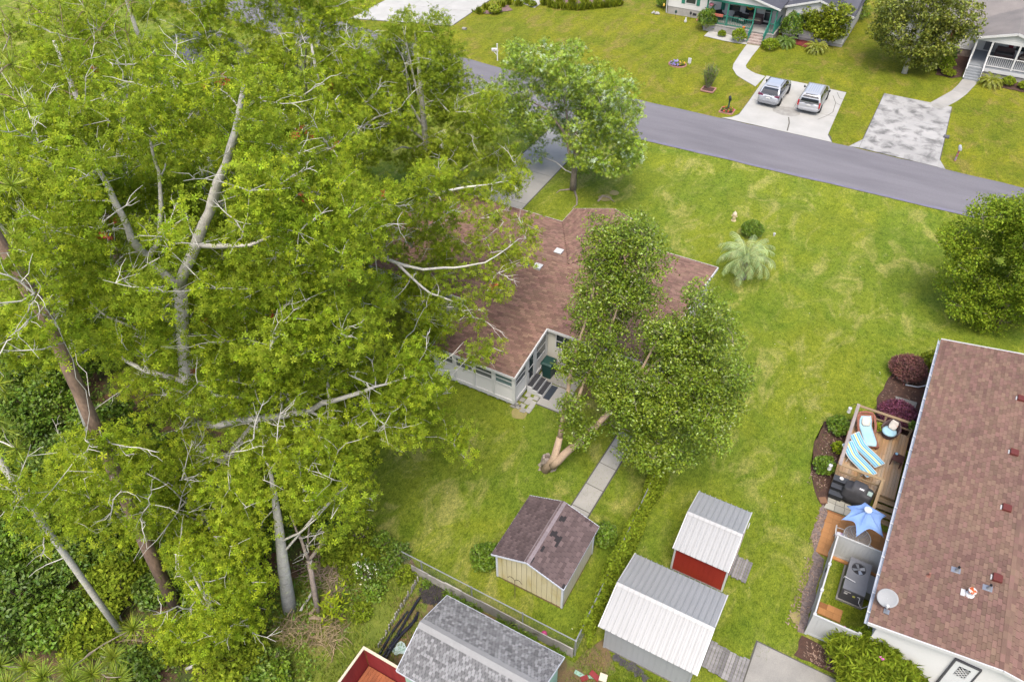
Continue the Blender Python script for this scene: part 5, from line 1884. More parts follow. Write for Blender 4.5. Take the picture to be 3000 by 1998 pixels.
def chainlink(name, label, pts, posts, h=1.2):
    t = thing(name, label, 'fence', (*pts[0], 0))
    for p, q in zip(pts[:-1], pts[1:]):
        MB().tube([(*p, h), (*q, h)], .026, 6).build('top_rail', 'galvanised', t)
        P0, Q0 = Vector((*p, 0)), Vector((*q, 0))
        L_ = (Q0 - P0).length
        d = (Q0 - P0) / L_
        mb = MB()
        k_ = int((L_ + h) / .1)
        for i in range(k_):
            for sg in (1, -1):
                s0 = -h + i * .1
                a, b = max(0, s0), min(L_, s0 + h - .06)
                if b <= a:
                    continue
                za, zb = (a - s0), (b - s0)
                if sg < 0:
                    za, zb = h - .06 - za, h - .06 - zb
                pa, pb = P0 + d * a + Vector((0, 0, za + .03)), P0 + d * b + Vector((0, 0, zb + .03))
                nrm_ = Vector((-d.y, d.x, 0)) * .0012
                upv = Vector((0, 0, .0012))
                mb.add([pa + nrm_, pa - nrm_, pb - nrm_, pb + nrm_, pa + upv, pa - upv, pb - upv, pb + upv], [(0, 1, 2, 3), (4, 5, 6, 7)])
        mb.build('wire_mesh', 'galvanised', t, kind='stuff')
    for (x, y, r_) in posts:
        mb = MB().tube([(x, y, 0), (x, y, h + .03)], r_, 8)
        mb.lathe([(r_ * 1.15, 0), (r_ * 1.1, .03), (.01, .06)], 8, (x, y, h + .02))
        mb.build('post', 'galvanised', t)
    return t


chainlink('chain_link_fence', 'galvanised chain-link fence running between the yellow and mint sheds', [(-13.4, 13.62), (-5.14, 13.63)], [(-12.4, 13.62, .03), (-9.9, 13.62, .03), (-7.5, 13.63, .03)])
chainlink('chain_link_fence', 'galvanised chain-link fence overgrown with vines between the yellow and metal sheds', [(-5.14, 13.63), (-5.2, 16.0), (-5.35, 20), (-5.5, 24.6)],
          [(-5.14, 13.63, .045), (-5.18, 15.2, .03), (-5.26, 17.6, .03), (-5.36, 20.2, .03), (-5.44, 22.9, .03), (-5.5, 24.6, .03)])
BE = thing('edging_boards', 'weathered grey edging boards along the foot of the chain-link fence', 'edging', (-9, 13.5, 0))
mat('edge_grey', (.40, .38, .35), (.30, .285, .26), scale=2, rough=.9, bump=.4, bscale=25, island=.2, grain=.15, blotch=(.13, .12, .09), bl_scale=1.5)
for i in range(9):
    x = -12.9 + i * .86
    MB().box(x, x + .845, 13.50 + rgd.uniform(-.015, .015), 13.545, 0, .66 + rgd.uniform(-.05, .05)).build('board', 'edge_grey', BE)
for i in range(4):
    y = 16.2 + i * .9
    MB().box(-5.33, -5.29, y, y + .88, 0, .22).build('board', 'edge_grey', BE)
# stakes, pipes and scraps behind the mint shed
SK = thing('picket_edging', 'low row of weathered stakes along the rough grass', 'edging', (-12.3, 11.7, 0))
for i in range(26):
    t = i / 25
    x, y = -12.45 + .28 * t + rgd.uniform(-.03, .03), 13.3 - 3.2 * t
    MB().bar((x, y, 0), (x + rgd.uniform(-.06, .06), y + rgd.uniform(-.03, .03), rgd.uniform(.25, .42)), .05, .05).build('stake', 'edge_grey', SK)
mat('pipe_black', (.012, .013, .022), (.02, .02, .035), scale=3, rough=.4, grain=.1)
for i, pts in enumerate(([(1120, 1925), (1165, 1855), (1205, 1790), (1235, 1742)], [(1128, 1930), (1180, 1850), (1218, 1815), (1226, 1788)], [(1140, 1902), (1175, 1860), (1205, 1830), (1222, 1800)], [(1112, 1915), (1150, 1850), (1190, 1795), (1196, 1790)], [(1135, 1918), (1172, 1845), (1222, 1760), (1232, 1748)])):
    P3 = [W(x, y, .12 + .05 * (i % 3)) for x, y in pts]
    pp = []
    for a, b in zip(P3[:-1], P3[1:]):
        for k_ in range(6):
            pp.append(a.lerp(b, k_ / 6))
    o = MB().tube(pp, .055, 8).build('drain_pipe', 'pipe_black', smooth=True)
    tag(o, 'black corrugated drain pipe in the bundle beside the red fence', 'pipe', 'black drain pipes')
mb = MB()
c = W(1270, 1735)
rgb_ = random.Random(4)
for i in range(520):
    t, r_ = rgb_.uniform(0, 2 * PI), .6 * rgb_.random() ** .5
    p = Vector((c.x + r_ * math.cos(t), c.y + r_ * math.sin(t), .03 + .12 * (1 - r_ / .6)))
    d = Vector((rgb_.uniform(-1, 1), rgb_.uniform(-1, 1), rgb_.uniform(-.2, .3))) * rgb_.uniform(.03, .12)
    mb.bar(p - d, p + d, .05, .04)
o = mb.build('burn_pile', mat('char', (.03, .027, .03), (.06, .05, .05), scale=6, rough=.95, grain=.3), kind='stuff')
o['label'] = 'heap of charred wood and ash behind the mint shed'
o['category'] = 'ash heap'
c = W(1173, 1905)
mb = MB()
rr = [.28, .33, .25, .30, .36, .3, .22, .34, .3, .27, .15, .2]
mb.prism([(c.x + r_ * math.cos(i * PI / 6), c.y + r_ * math.sin(i * PI / 6)) for i, r_ in enumerate(rr)], .05, .09)
o = mb.build('broken_lid', mat('lid_pale', (.52, .62, .62), (.4, .55, .52), scale=5, rough=.5, blotch=(.1, .35, .26), bl_scale=5))
tag(o, 'broken pale blue plastic lid on the bare soil by the mint shed', 'plastic lid')
for i, (px, py, w_, d_, m_, lab) in enumerate(((1700, 1978, .5, .16, 'shed_mint', 'mint painted board scrap lying in the grass behind the grey shed'), (1722, 1985, .6, .12, 'shed_mint', 'long mint painted batten lying in the scrap heap'),
                                             (1712, 1990, .3, .2, 'fence_red', 'short dark red board in the scrap heap'), (1742, 1984, .22, .45, 'fence_red', 'dark red panel leaning across the scrap heap'), (1766, 1990, .3, .3, 'cap_cream', 'tan square panel lying at the edge of the scrap heap'))):
    c = W(px, py)
    o = MB().cbox(0, 0, 0, w_, d_, .04).build('scrap_board', m_)
    o.location = (c.x, c.y, .04 + .03 * i)
    o.rotation_euler = (R(4 * i - 8), R(6 - 3 * i), R(25 * i))
    tag(o, lab, 'board')
mb = MB()
for i in range(14):
    c = W(1800 + i * 7 + rgd.uniform(-6, 6), 1925 + i * 4.2 + rgd.uniform(-8, 8), .05)
    sheet(mb, [(c.x + rgd.uniform(.08, .26) * math.cos(t), c.y + rgd.uniform(.08, .2) * math.sin(t)) for t in np.linspace(0, 2 * PI, 9)[:-1]], .055 + .003 * i, .2, .02, i)
o = mb.build('weed_fabric', mat('fabric_black', (.05, .045, .055), (.09, .085, .09), scale=5, rough=.8, bump=1, bscale=14))
tag(o, 'torn black weed fabric in the grass beside the grey metal shed', 'fabric')

# ------------------------------------------------------------------ cars
mat('paint_silver', (.44, .46, .50), rough=.25, metal=.25, spec=.6, grain=.01, coat=.6)
mat('paint_pearl', (.47, .48, .50), rough=.28, metal=.25, spec=.6, grain=.01, coat=.6)
glass('car_glass', (.018, .022, .028), .05)
mat('tyre', (.018, .018, .02), rough=.85)
mat('rim', (.4, .41, .43), rough=.3, metal=.8)
mat('lens_red', (.42, .012, .02), rough=.2, spec=.6)
mat('lens_maroon', (.14, .012, .05), rough=.2, spec=.6)
mat('bumper_grey', (.24, .25, .27), rough=.5)
mat('plate', (.7, .7, .68), rough=.5)


def car(name, label, loc, L_, hw, Ht, paint, van, rz=0):
    t = thing(name, label, 'car', loc, rz, local=True)
    st = [(0, .78, .42, .72, .80), (.05, .93, .36, .86, 1.0), (.35, .985, .28, .95, 1.05), (1.2, 1.0, .26, .97, 1.06), (3.1, 1.0, .26, .95, 1.04), (L_ * .73, .985, .26, .9, 1.03), (L_ * .9, .95, .28, .78, .93), (L_ * .975, .85, .32, .66, .80), (L_, .7, .42, .58, .64)]
    rings = []
    for (y, w, zb, zs, zt) in st:
        w *= hw
        rings.append([(-w * .88, y, zb), (-w * .98, y, zb + .1), (-w, y, (zb + zs) / 2), (-w * .985, y, zs), (-w * .9, y, zt), (-w * .5, y, zt + .02), (w * .5, y, zt + .02), (w * .9, y, zt), (w * .985, y, zs), (w, y, (zb + zs) / 2), (w * .98, y, zb + .1), (w * .88, y, zb)])
    body = MB().loft(rings).build('body', paint, t, smooth=True)
    body.data.polygons.foreach_set('use_smooth', [True] * len(body.data.polygons))
    r0, r1, r2 = ((.02, .10, .28) if van else (.10, .38, .74))
    f0, f1, f2 = L_ * .735, L_ * .66, L_ * .55
    lv = [(1.0, hw * .955, r0, f0), (1.22, hw * .91, (r0 + r1) / 2, (f0 + f1) / 2), (1.42, hw * .85, r1, f1), (Ht - .10, hw * .76, r2, f2), (Ht - .03, hw * .70, r2 + .12, f2 - .14), (Ht, hw * .52, r2 + .4, f2 - .45)]

    def ring(z, w, a, b):
        return [(p[0], p[1], p[2]) for p in rrect(2 * w, b - a, z, .10, 3, 0, (a + b) / 2)]
    MB().loft([ring(*l) for l in lv]).build('cabin', paint, t, smooth=True)
    za, zb = 1.08, Ht - .16

    def at(z):
        for (l0, l1) in zip(lv[:-1], lv[1:]):
            if l0[0] <= z <= l1[0]:
                f = (z - l0[0]) / (l1[0] - l0[0])
                return [l0[i] + (l1[i] - l0[i]) * f for i in range(1, 4)]
        return lv[-1][1:]
    zs_ = np.linspace(za, zb, 5)

    def side_pane(s_, ya, yb_, name_='side_window'):
        mb = MB()
        vs_ = []
        for z in zs_:
            w, a, b = at(z)
            pa, pb = max(ya, a + .12), min(yb_, b - .14)
            vs_ += [(s_ * (w + .006), pa, z), (s_ * (w + .006), max(pb, pa + .02), z)]
        mb.add(vs_, [(2 * i, 2 * i + 1, 2 * i + 3, 2 * i + 2) for i in range(len(zs_) - 1)])
        mb.build(name_, 'car_glass', t)
    for s_ in (-1, 1):
        side_pane(s_, 0, L_ * .27)
        side_pane(s_, L_ * .285, L_ * .46)
        side_pane(s_, L_ * .48, L_ * .72)
    mb = MB()
    vs_ = []
    for z in np.linspace(1.1, Ht - .17, 5):
        w, a, b = at(z)
        vs_ += [(-(w - .13), a - .008, z), (w - .13, a - .008, z)]
    mb.add(vs_, [(2 * i + 2, 2 * i + 3, 2 * i + 1, 2 * i) for i in range(4)])
    mb.build('rear_window', 'car_glass', t)
    mb = MB()
    vs_ = []
    for z in np.linspace(1.07, Ht - .12, 5):
        w, a, b = at(z)
        vs_ += [(-(w - .11), b + .01, z), (w - .11, b + .01, z)]
    mb.add(vs_, [(2 * i, 2 * i + 1, 2 * i + 3, 2 * i + 2) for i in range(4)])
    mb.build('windshield', 'car_glass', t)
    for s_ in (-1, 1):
        if van:
            MB().box(s_ * hw * .93 - .07, s_ * hw * .93 + .05, -.012, .12, .70, 1.16).build('tail_light', 'lens_red', t, bevel=.02)
        else:
            mb = MB().ext([(s_ * hw * .99, .02, .98), (s_ * hw * .99, .02, 1.14), (s_ * hw * .52, .02, 1.04), (s_ * hw * .52, .02, .98)], (0, .18, 0))
            mb.build('tail_light', 'lens_maroon', t)
        MB().tube([(s_ * hw * .70, r2 + .25, Ht - .035), (s_ * hw * .71, r2 + .35, Ht + .02), (s_ * hw * .71, f2 - .3, Ht + .02), (s_ * hw * .70, f2 - .2, Ht - .035)], .02, 5).build('roof_rail', 'bumper_grey' if van else 'black_plastic', t)
        mb = MB().loft([rrect(.10, .16, z_, .03, 2, s_ * (hw + .12), L_ * .63) for z_ in (1.0, 1.06, 1.15)])
        mb.bar((s_ * hw * .92, L_ * .63, 1.04), (s_ * (hw + .1), L_ * .63, 1.06), .06, .05)
        mb.build('wing_mirror', 'black_plastic', t)
        MB().box(s_ * hw * .62 - .14, s_ * hw * .62 + .14, L_ * .955, L_ * .985, .66, .76).build('headlight', 'plate', t)
        for y in (L_ * .2, L_ * .78):
            wm_ = thing_part(t, s_, y, hw)
        mb = MB()
        for y in (.75, 1.75, 2.9):
            mb.box(s_ * hw * .985 - .004, s_ * hw * .985 + .012, y * L_ / 4.7, y * L_ / 4.7 + .008, .42, .95)
        mb.build('door_gap', 'black_plastic', t)
    mb = MB().box(-hw * .9, hw * .9, -.035, .06, .42, .62)
    mb.build('rear_bumper', paint if van else 'bumper_grey', t, bevel=.03)
    MB().box(-hw * .75, hw * .75, -.05, .0, .36, .46).build('skid_plate', 'bumper_grey', t)
    MB().box(-.17, .17, -.03, -.008, .80, .92).build('license_plate', 'plate', t)
    MB().box(-.35, .35, -.025, -.005, .97, 1.0).build('tailgate_handle', 'rim', t)
    MB().box(-.5, .5, r2 - .06, r2 + .1, Ht - .06, Ht - .02).build('rear_spoiler', paint, t)
    if van:
        mb = MB()
        for x in (-.36, -.18, 0, .18, .36):
            mb.box(x - .012, x + .012, r2 + .4, f2 - .4, Ht - .01, Ht + .008)
        mb.build('roof_rib', 'bumper_grey', t)
    else:
        MB().box(-hw * .55, hw * .55, r2 + .5, f2 - .35, Ht - .01, Ht + .003).build('roof_panel', paint, t)
    MB().tube([(0, r0 + .03 - .03, 1.1), (.3, r0 + .0, 1.16)], .012, 4).build('wiper', 'black_plastic', t)
    return t


def thing_part(t, s_, y, hw):
    mb = MB()
    c = Vector((s_ * (hw - .10), y, .34))
    prof = [(.12, .20), (.12, .32), (.08, .345), (-.08, .345), (-.12, .32), (-.12, .20)]
    rings = []
    for k_ in range(21):
        a = 2 * PI * k_ / 20
        rings.append([(c.x + s_ * x, c.y + r_ * math.cos(a), c.z + r_ * math.sin(a)) for x, r_ in prof])
    w = mb.loft(rings, caps=False).build('wheel', 'tyre', t)
    mb = MB()
    mb.loft([[(c.x + s_ * .09, c.y + r_ * math.cos(2 * PI * k_ / 20), c.z + r_ * math.sin(2 * PI * k_ / 20)) for k_ in range(20)] for r_ in (.21, .05)])
    mb.build('rim', 'rim', w)
    mb = MB()
    mb.loft([[(c.x + s_ * (.135 - .03 * q), c.y + (.40 + .02 * q) * math.cos(2 * PI * k_ / 24), c.z + (.40 + .02 * q) * math.sin(2 * PI * k_ / 24)) for k_ in range(24)] for q in (0, 1)])
    mb.xf(Matrix.Translation((-s_ * .055, 0, 0)))
    mb.build('wheel_arch', 'black_plastic', t)
    return w


car('parked_suv', 'silver crossover with maroon tail lights parked nose-in beside the minivan', (-11.84, 65.18, .03), 4.66, .92, 1.70, 'paint_silver', False, R(-1))
car('parked_minivan', 'silver minivan with tall red tail lights parked beside the crossover with maroon lights', (-8.48, 65.4, .03), 4.85, .94, 1.76, 'paint_pearl', True, R(1))

# ------------------------------------------------------------------ mailboxes, hydrant, small street things
def mailbox(loc, rz, post_m, box_m, label, h=1.05, top=1.45, arm=True):
    t = thing('mailbox', label, 'mailbox', loc, rz, local=True)
    MB().cbox(0, 0, 0, .11, .11, top).build('post', post_m, t)
    MB().cbox(0, 0, top, .14, .14, .03).build('post_cap', post_m, t)
    if arm:
        mb = MB().bar((0, .1, h - .04), (0, -.5, h - .04), .09, .09)
        mb.bar((0, -.02, h - .45), (0, -.35, h - .07), .06, .06)
        mb.build('bracket', post_m, t)
    mb = MB()
    yo = -.25 if arm else 0
    zb = h if arm else top + .03
    rings = []
    for y in (-.28, .26):
        rings.append([(-.1, y + yo, zb)] + [(.1 * math.cos(a), y + yo, zb + .13 + .1 * math.sin(a)) for a in np.linspace(PI, 0, 8)] + [(.1, y + yo, zb)])
    mb.loft(rings)
    b = mb.build('box', box_m, t)
    MB().box(-.08, .08, yo - .29, yo - .282, zb + .02, zb + .18).build('box_door', box_m, b)
    MB().box(.1, .108, yo - .1, yo + .0, zb + .1, zb + .16).build('flag', 'lens_red', b)
    return t


mailbox((-37.3, 63.1, 0), R(-60), 'trim_white', 'trim_white', 'white mailbox on a white cross-arm post across the street', 1.0, 1.6)
mailbox((-14.5, 62.95, 0), R(20), mat('post_green', (.02, .08, .07), rough=.5), 'black_plastic', 'black mailbox on a dark green post in a brick flower square', arm=False, top=1.05)
mm = mailbox((3.4, 63.0, 0), R(10), mat('post_flag', (.3, .3, .36), (.25, .1, .2), scale=5, rough=.6, blotch=(.5, .08, .10), bl_scale=5, bl_lo=.5, bl_hi=.56), mat('box_grey', (.45, .46, .5), rough=.4), 'grey mailbox on a post decorated in red white and blue', arm=False, top=.95)
HY = thing('fire_hydrant', 'cream fire hydrant on the lawn next to the round clipped bush', 'hydrant', (-9.0, 46.9, 0), local=True)
mat('hydrant_cream', (.68, .56, .34), (.62, .50, .32), scale=4, rough=.6, grain=.06)
MB().lathe([(.17, 0), (.17, .05), (.11, .06), (.11, .45), (.15, .46), (.15, .5)], 14).build('barrel', 'hydrant_cream', HY)
MB().lathe([(.15, .5), (.14, .58), (.1, .66), (.04, .70), (.04, .76)], 14).build('bonnet', mat('hydrant_pink', (.72, .58, .44), rough=.6), HY)
for s_ in (-1, 1):
    MB().tube([(s_ * .09, 0, .38), (s_ * .2, 0, .38)], .05, 8).build('outlet', 'hydrant_cream', HY)
MB().tube([(0, -.09, .32), (0, -.2, .32)], .065, 8).build('outlet', 'hydrant_cream', HY)
o = MB().lathe([(.05, 0), (.07, .18), (.09, .2), (.06, .2), (.05, .1)], 10).build('white_cup', 'trim_white')
o.location = (-6.05, 46.4, 0)
tag(o, 'small white cup-shaped cover standing in the lawn near the palm', 'garden light')
for (px, py, lab) in ((1363, 88, 'round concrete culvert end beside the wide pale driveway'), (2775, 405, 'dark culvert pipe end at the edge of the blotchy driveway'), (1752, 490, 'dark culvert pipe end in the ditch under the street maple')):
    c = W(px, py)
    mb = MB()
    mb.loft([[(r_ * math.cos(a), y, .08 + r_ * math.sin(a)) for a in np.linspace(0, 2 * PI, 15)[:-1]] for (r_, y) in ((.15, .3), (.16, -.12), (.12, -.12), (.11, .25))])
    o = mb.build('culvert_pipe', 'concrete_old' if px < 1500 else mat('culvert_dark', (.10, .10, .11), rough=.8) if 'culvert_dark' not in MT else 'culvert_dark')
    o.location = (c.x, c.y, 0)
    o.rotation_euler = (0, 0, R(90))
    tag(o, lab, 'pipe')
# garden edging rings with brick borders
mat('brick_edge', (.42, .22, .17), (.36, .2, .16), scale=4, rough=.85, island=.15)
mat('rim_wood', (.30, .16, .11), rough=.8, island=.1)


def brick_ring(name, label, pts, cat='flower bed'):
    t = thing(name, label, cat, (*pts[0][:2], 0))
    n_ = len(pts)
    for i in range(n_):
        p, q = Vector((*pts[i][:2], .05)), Vector((*pts[(i + 1) % n_][:2], .05))
        k_ = max(1, round((q - p).length / .24))
        for j in range(k_):
            a, b = p.lerp(q, (j + .03) / k_), p.lerp(q, (j + .97) / k_)
            MB().bar(a, b, .09, .10).build('brick', 'brick_edge', t)
    mb = MB()
    mb.poly([(x, y, .03) for x, y in [p[:2] for p in pts]])
    mb.build('soil', 'mulch', t)
    return t


c = W(1985, 190)
heart = [(c.x + .85 * math.cos(a) * (1 - .18 * max(0, math.sin(a)) * abs(math.cos(a * 1.0)) ** .2), c.y + .75 * math.sin(a) * (1 - .45 * max(0, math.cos(a - PI / 2)) ** 12)) for a in np.linspace(0, 2 * PI, 17)[:-1]]
brick_ring('flower_ring', 'heart-shaped brick-edged flower ring in the front lawn', heart)
SN = thing('garden_sign', 'small white upright garden sign behind the heart-shaped flower ring', 'sign', (c.x + .95, c.y + .55, 0), local=True)
MB().box(-.16, .16, -.03, .03, .1, .62).build('board', 'trim_white', SN, bevel=.03)
MB().cbox(0, 0, 0, .06, .04, .1).build('stake', 'trim_white', SN)
for z in (.3, .42):
    MB().box(-.09, .09, -.038, -.031, z, z + .05).build('motif', mat('motif_lilac', (.4, .38, .55), rough=.7) if 'motif_lilac' not in MT else 'motif_lilac', SN)
c = W(2075, 264)
brick_ring('planter_square', 'brick-edged square bed around the spiky upright shrub', [(c.x - .55, c.y - .5), (c.x + .55, c.y - .5), (c.x + .55, c.y + .5), (c.x - .55, c.y + .5)])
c = W(2130, 327)
brick_ring('planter_square', 'brick-edged square of red and yellow flowers round the black mailbox', [(c.x - .55, c.y - .5), (c.x + .55, c.y - .5), (c.x + .55, c.y + .5), (c.x - .55, c.y + .5)])
o = MB().lathe([(.13 * math.sin(t) + .001, .13 - .13 * math.cos(t)) for t in np.linspace(.05, PI - .05, 9)], 14).build('play_ball', mat('ball_pink', (.55, .05, .2), rough=.5), smooth=True)
o.location = (*W(1594, 1862)[:2], .05)
tag(o, 'pink ball at the foot of the chain-link fence behind the mint shed', 'ball')
# small ornaments by the green-trimmed house
rgo = random.Random(6)
for i, (px, py, m_, h_, lab) in enumerate(((1919, 42, 'concrete', .25, 'pile of pale stones on the lawn at the corner of the green-trimmed house'), )):
    c = W(px, py)
    t = thing('stone_pile', lab, 'stones', (c.x, c.y, 0), local=True)
    for k_ in range(12):
        mb = MB().lathe([(.08, 0), (.14, .06), (.08, .15)], 7)
        o = mb.build('stone', 'concrete_bright' if k_ % 3 else 'concrete_old', t)
        o.location = (rgo.uniform(-.5, .5), rgo.uniform(-.35, .35), rgo.uniform(0, .08))
        o.scale = (rgo.uniform(.7, 1.4), rgo.uniform(.7, 1.3), 1)


def ornament(px, py, kind, m_, lab):
    c = W(px, py)
    t = thing('garden_ornament', lab, 'garden ornament', (c.x, c.y, 0), local=True)
    if kind == 'stake':
        MB().tube([(0, 0, 0), (0, 0, .6)], .012, 4).build('stake', 'black_plastic', t)
        MB().lathe([(.02, .55), (.12, .65), (.12, .8), (.04, .9)], 8).build('figure', m_, t)
    else:
        MB().lathe([(.12, 0), (.16, .1), (.11, .25), (.06, .28), (.09, .36), (.07, .44), (.02, .5)], 10).build('figure', m_, t)


mat('yellow_paint', (.75, .5, .08), rough=.5)
mat('pink_paint', (.72, .25, .25), rough=.5)
mat('purple_pot', (.16, .13, .26), rough=.5)
ornament(1943, 36, 'stake', 'yellow_paint', 'yellow bird ornament on a stake at the house corner')
ornament(2008, 66, 'figure', 'trim_white', 'small white ornament in the grass below the foundation vent')
ornament(2021, 60, 'stake', 'black_plastic', 'small black ornament on a stake beside the white one')
ornament(2044, 62, 'figure', 'pink_paint', 'small pink ornament near the round bush by the porch')
ornament(1978, 56, 'stake', 'bin_green', 'small green lantern stake on the lawn by the foundation')
MS = thing('garden_mirror', 'white-framed glass panel leaning among the red mulch by the white wall', 'mirror', (*W(2352, 112)[:2], 0), R(-10), local=True)
mb = MB()
for a, b, c_, d in ((-.28, -.22, 0, 1.0), (.22, .28, 0, 1.0), (-.22, .22, .94, 1.0), (-.22, .22, 0, .06)):
    mb.box(a, b, -.03, .03, c_, d)
mb.xf(Matrix.Rotation(R(-25), 4, 'X'))
mb.build('frame', 'trim_white', MS)
MB().box(-.22, .22, -.01, .01, .06, .94).xf(Matrix.Rotation(R(-25), 4, 'X')).build('pane', 'glass_dark', MS)
# porch furniture
def sofa(x, y, z, w_, rz, fm, cm, lab, cat='sofa', name='porch_sofa'):
    t = thing(name, lab, cat, (x, y, z), rz, local=True)
    MB().box(-w_ / 2, w_ / 2, -.35, .35, .12, .34).build('seat_frame', fm, t)
    MB().box(-w_ / 2, w_ / 2, .27, .38, .34, .85).build('backrest', fm, t)
    for s_ in (-1, 1):
        MB().box(s_ * w_ / 2 - .05, s_ * w_ / 2 + .05, -.35, .3, .1, .6).build('armrest', fm, t)
        for y_ in (-.3, .3):
            MB().cbox(s_ * (w_ / 2 - .05), y_, 0, .06, .06, .12).build('leg', fm, t)
    n_ = max(1, round(w_ / .65))
    for i in range(n_):
        xa = -w_ / 2 + .06 + i * (w_ - .12) / n_
        MB().box(xa + .01, xa + (w_ - .12) / n_ - .01, -.33, .26, .345, .46).build('cushion', cm, t, bevel=.02)
    return t


mat('cloth_beige', (.5, .42, .32), rough=.9)
mat('cloth_blue', (.25, .36, .5), rough=.9)
mat('cloth_dark', (.13, .12, .12), rough=.9)
sofa(-17.9, 81.9, .8, 1.5, R(0), 'wicker_brown', 'cloth_beige', 'dark wicker sofa with beige cushions beside the door on the green porch')
sofa(-21.4, 81.2, .8, .75, R(40), 'black_plastic', 'cloth_blue', 'black armchair with pale blue cushion at the shuttered end of the green porch', 'chair', 'porch_chair')
sofa(-19.6, 81.5, .8, .75, R(8), 'black_plastic', 'cloth_beige', 'black armchair with beige cushion in the middle of the green porch', 'chair', 'porch_chair')
sofa(-18.95, 81.2, .8, .7, R(-12), 'black_plastic', 'pillow_white', 'black armchair with patterned white cushion on the green porch', 'chair', 'porch_chair')
sofa(4.9, 83.6, .9, 1.5, R(0), 'wicker_brown', 'cloth_dark', 'dark wicker sofa on the white railed porch', 'sofa', 'porch_sofa')
sofa(6.6, 83.2, .9, .8, R(-20), 'wicker_brown', 'cloth_beige', 'brown wicker chair with beige cushion on the white railed porch', 'chair', 'porch_chair')
o = MB().loft([[((.32 + .08 * math.cos(u)) * math.cos(t), .08 * math.sin(u), (.32 + .08 * math.cos(u)) * math.sin(t)) for u in np.linspace(0, 2 * PI, 7)[:-1]] for t in np.linspace(0, 2 * PI, 19)], caps=False).build('wreath', mat('wreath_yellow', (.65, .45, .03), (.5, .3, .03), scale=9, rough=.9, bump=1, bscale=14))
o.location = (-18.7, 82.5, 2.15)
tag(o, 'round yellow flower wreath on the wall of the green porch', 'wreath')
o = MB().box(-.6, .6, -.12, .12, 0, .2).build('window_box', mat('box_red', (.4, .12, .08), rough=.7))
o.location = (-21.2, 79.74, 1.62)
tag(o, 'red flower box hanging on the green porch rail', 'flower box')
o = MB().lathe([(.1, 0), (.15, .18), (.16, .2), (.12, .2)], 12).build('flower_pot', mat('pot_orange', (.6, .2, .04), rough=.7))
o.location = (-18.3, 79.55, .9)
tag(o, 'orange pot hung on the balusters of the green porch', 'flower pot')
o = MB().box(-.4, .4, -.25, .25, 0, .02).build('door_mat', 'black_plastic')
o.location = (-16.75, 82.2, .805)
tag(o, 'black door mat in front of the white door on the green porch', 'mat')
o = MB().lathe([(.12, 0), (.2, .2), (.2, .26), (.14, .26)], 12).build('flower_pot', 'purple_pot')
o.location = (*W(2062, 84)[:2], 0)
tag(o, 'dark purple pot at the corner of the green porch', 'flower pot')
o = MB().lathe([(.06, 0), (.22, .04), (.26, .22), (.2, .3), (.05, .32)], 12).build('hanging_basket', mat('basket_magenta', (.55, .03, .25), (.1, .25, .05), scale=8, rough=.9, bump=1, bscale=12))
o.location = (-22.0, 79.9, 2.4)
tag(o, 'hanging basket of magenta flowers at the end of the green porch', 'flower basket')

# ------------------------------------------------------------------ foliage
mat('leaf_gum', (.25, .312, .026), (.165, .23, .018), scale=.35, rough=.7, island=.42, hue=.012, grain=.05, trans=.5, spec=.1, world_co=True)
mat('leaf_gum_light', (.31, .375, .024), (.225, .315, .018), scale=.5, rough=.7, island=.4, hue=.016, grain=.05, trans=.5, spec=.1, world_co=True)
mat('leaf_dark', (.10, .16, .016), (.07, .122, .013), scale=.5, rough=.5, island=.45, hue=.02, grain=.05, trans=.22, spec=.35, world_co=True)
mat('leaf_mid', (.125, .195, .015), (.085, .15, .012), scale=.5, rough=.5, island=.45, hue=.02, grain=.05, trans=.25, spec=.35, world_co=True)
mat('leaf_pear', (.165, .225, .018), (.115, .172, .014), scale=.45, rough=.35, island=.5, hue=.018, grain=.05, trans=.3, spec=.38, world_co=True)
mat('leaf_maple', (.225, .305, .022), (.155, .235, .018), scale=.45, rough=.45, island=.5, hue=.02, grain=.05, trans=.25, spec=.45, world_co=True)
mat('leaf_maple_pale', (.42, .50, .34), (.32, .42, .24), scale=.8, rough=.6, island=.3, grain=.05, trans=.2, world_co=True)
mat('leaf_myrtle', (.21, .28, .018), (.145, .21, .015), scale=.6, rough=.6, island=.45, hue=.02, grain=.05, trans=.4, spec=.15, world_co=True)
mat('leaf_oak', (.18, .20, .026), (.11, .135, .018), scale=.5, rough=.5, island=.5, hue=.02, grain=.05, trans=.25, world_co=True)
mat('leaf_yellow', (.20, .235, .012), (.13, .175, .010), scale=.8, rough=.5, island=.4, hue=.02, grain=.05, trans=.28, world_co=True)
mat('leaf_purple', (.15, .04, .075), (.11, .04, .055), scale=1.5, rough=.6, island=.45, hue=.03, grain=.08, trans=.15, world_co=True)
mat('leaf_brown', (.17, .07, .055), (.12, .055, .05), scale=1.5, rough=.6, island=.45, hue=.03, grain=.08, trans=.15, world_co=True)
mat('needle', (.24, .29, .028), (.16, .225, .02), scale=.6, rough=.5, island=.4, hue=.02, grain=.05, trans=.2, world_co=True)
mat('needle_dark', (.070, .105, .014), (.045, .080, .012), scale=.6, rough=.5, island=.4, hue=.02, grain=.05, trans=.2, world_co=True)
mat('palm_leaf', (.31, .37, .17), (.225, .31, .12), scale=1.2, rough=.5, island=.3, hue=.03, grain=.05, trans=.15, world_co=True)
mat('sago_leaf', (.10, .16, .02), (.07, .12, .016), scale=1, rough=.4, island=.3, trans=.1, world_co=True)
mat('sago_gold', (.19, .20, .018), (.12, .15, .015), scale=1, rough=.4, island=.3, trans=.1, world_co=True)
mat('grass_blade', (.15, .20, .015), (.10, .15, .012), scale=.6, rough=.7, island=.45, hue=.02, trans=.2, world_co=True)
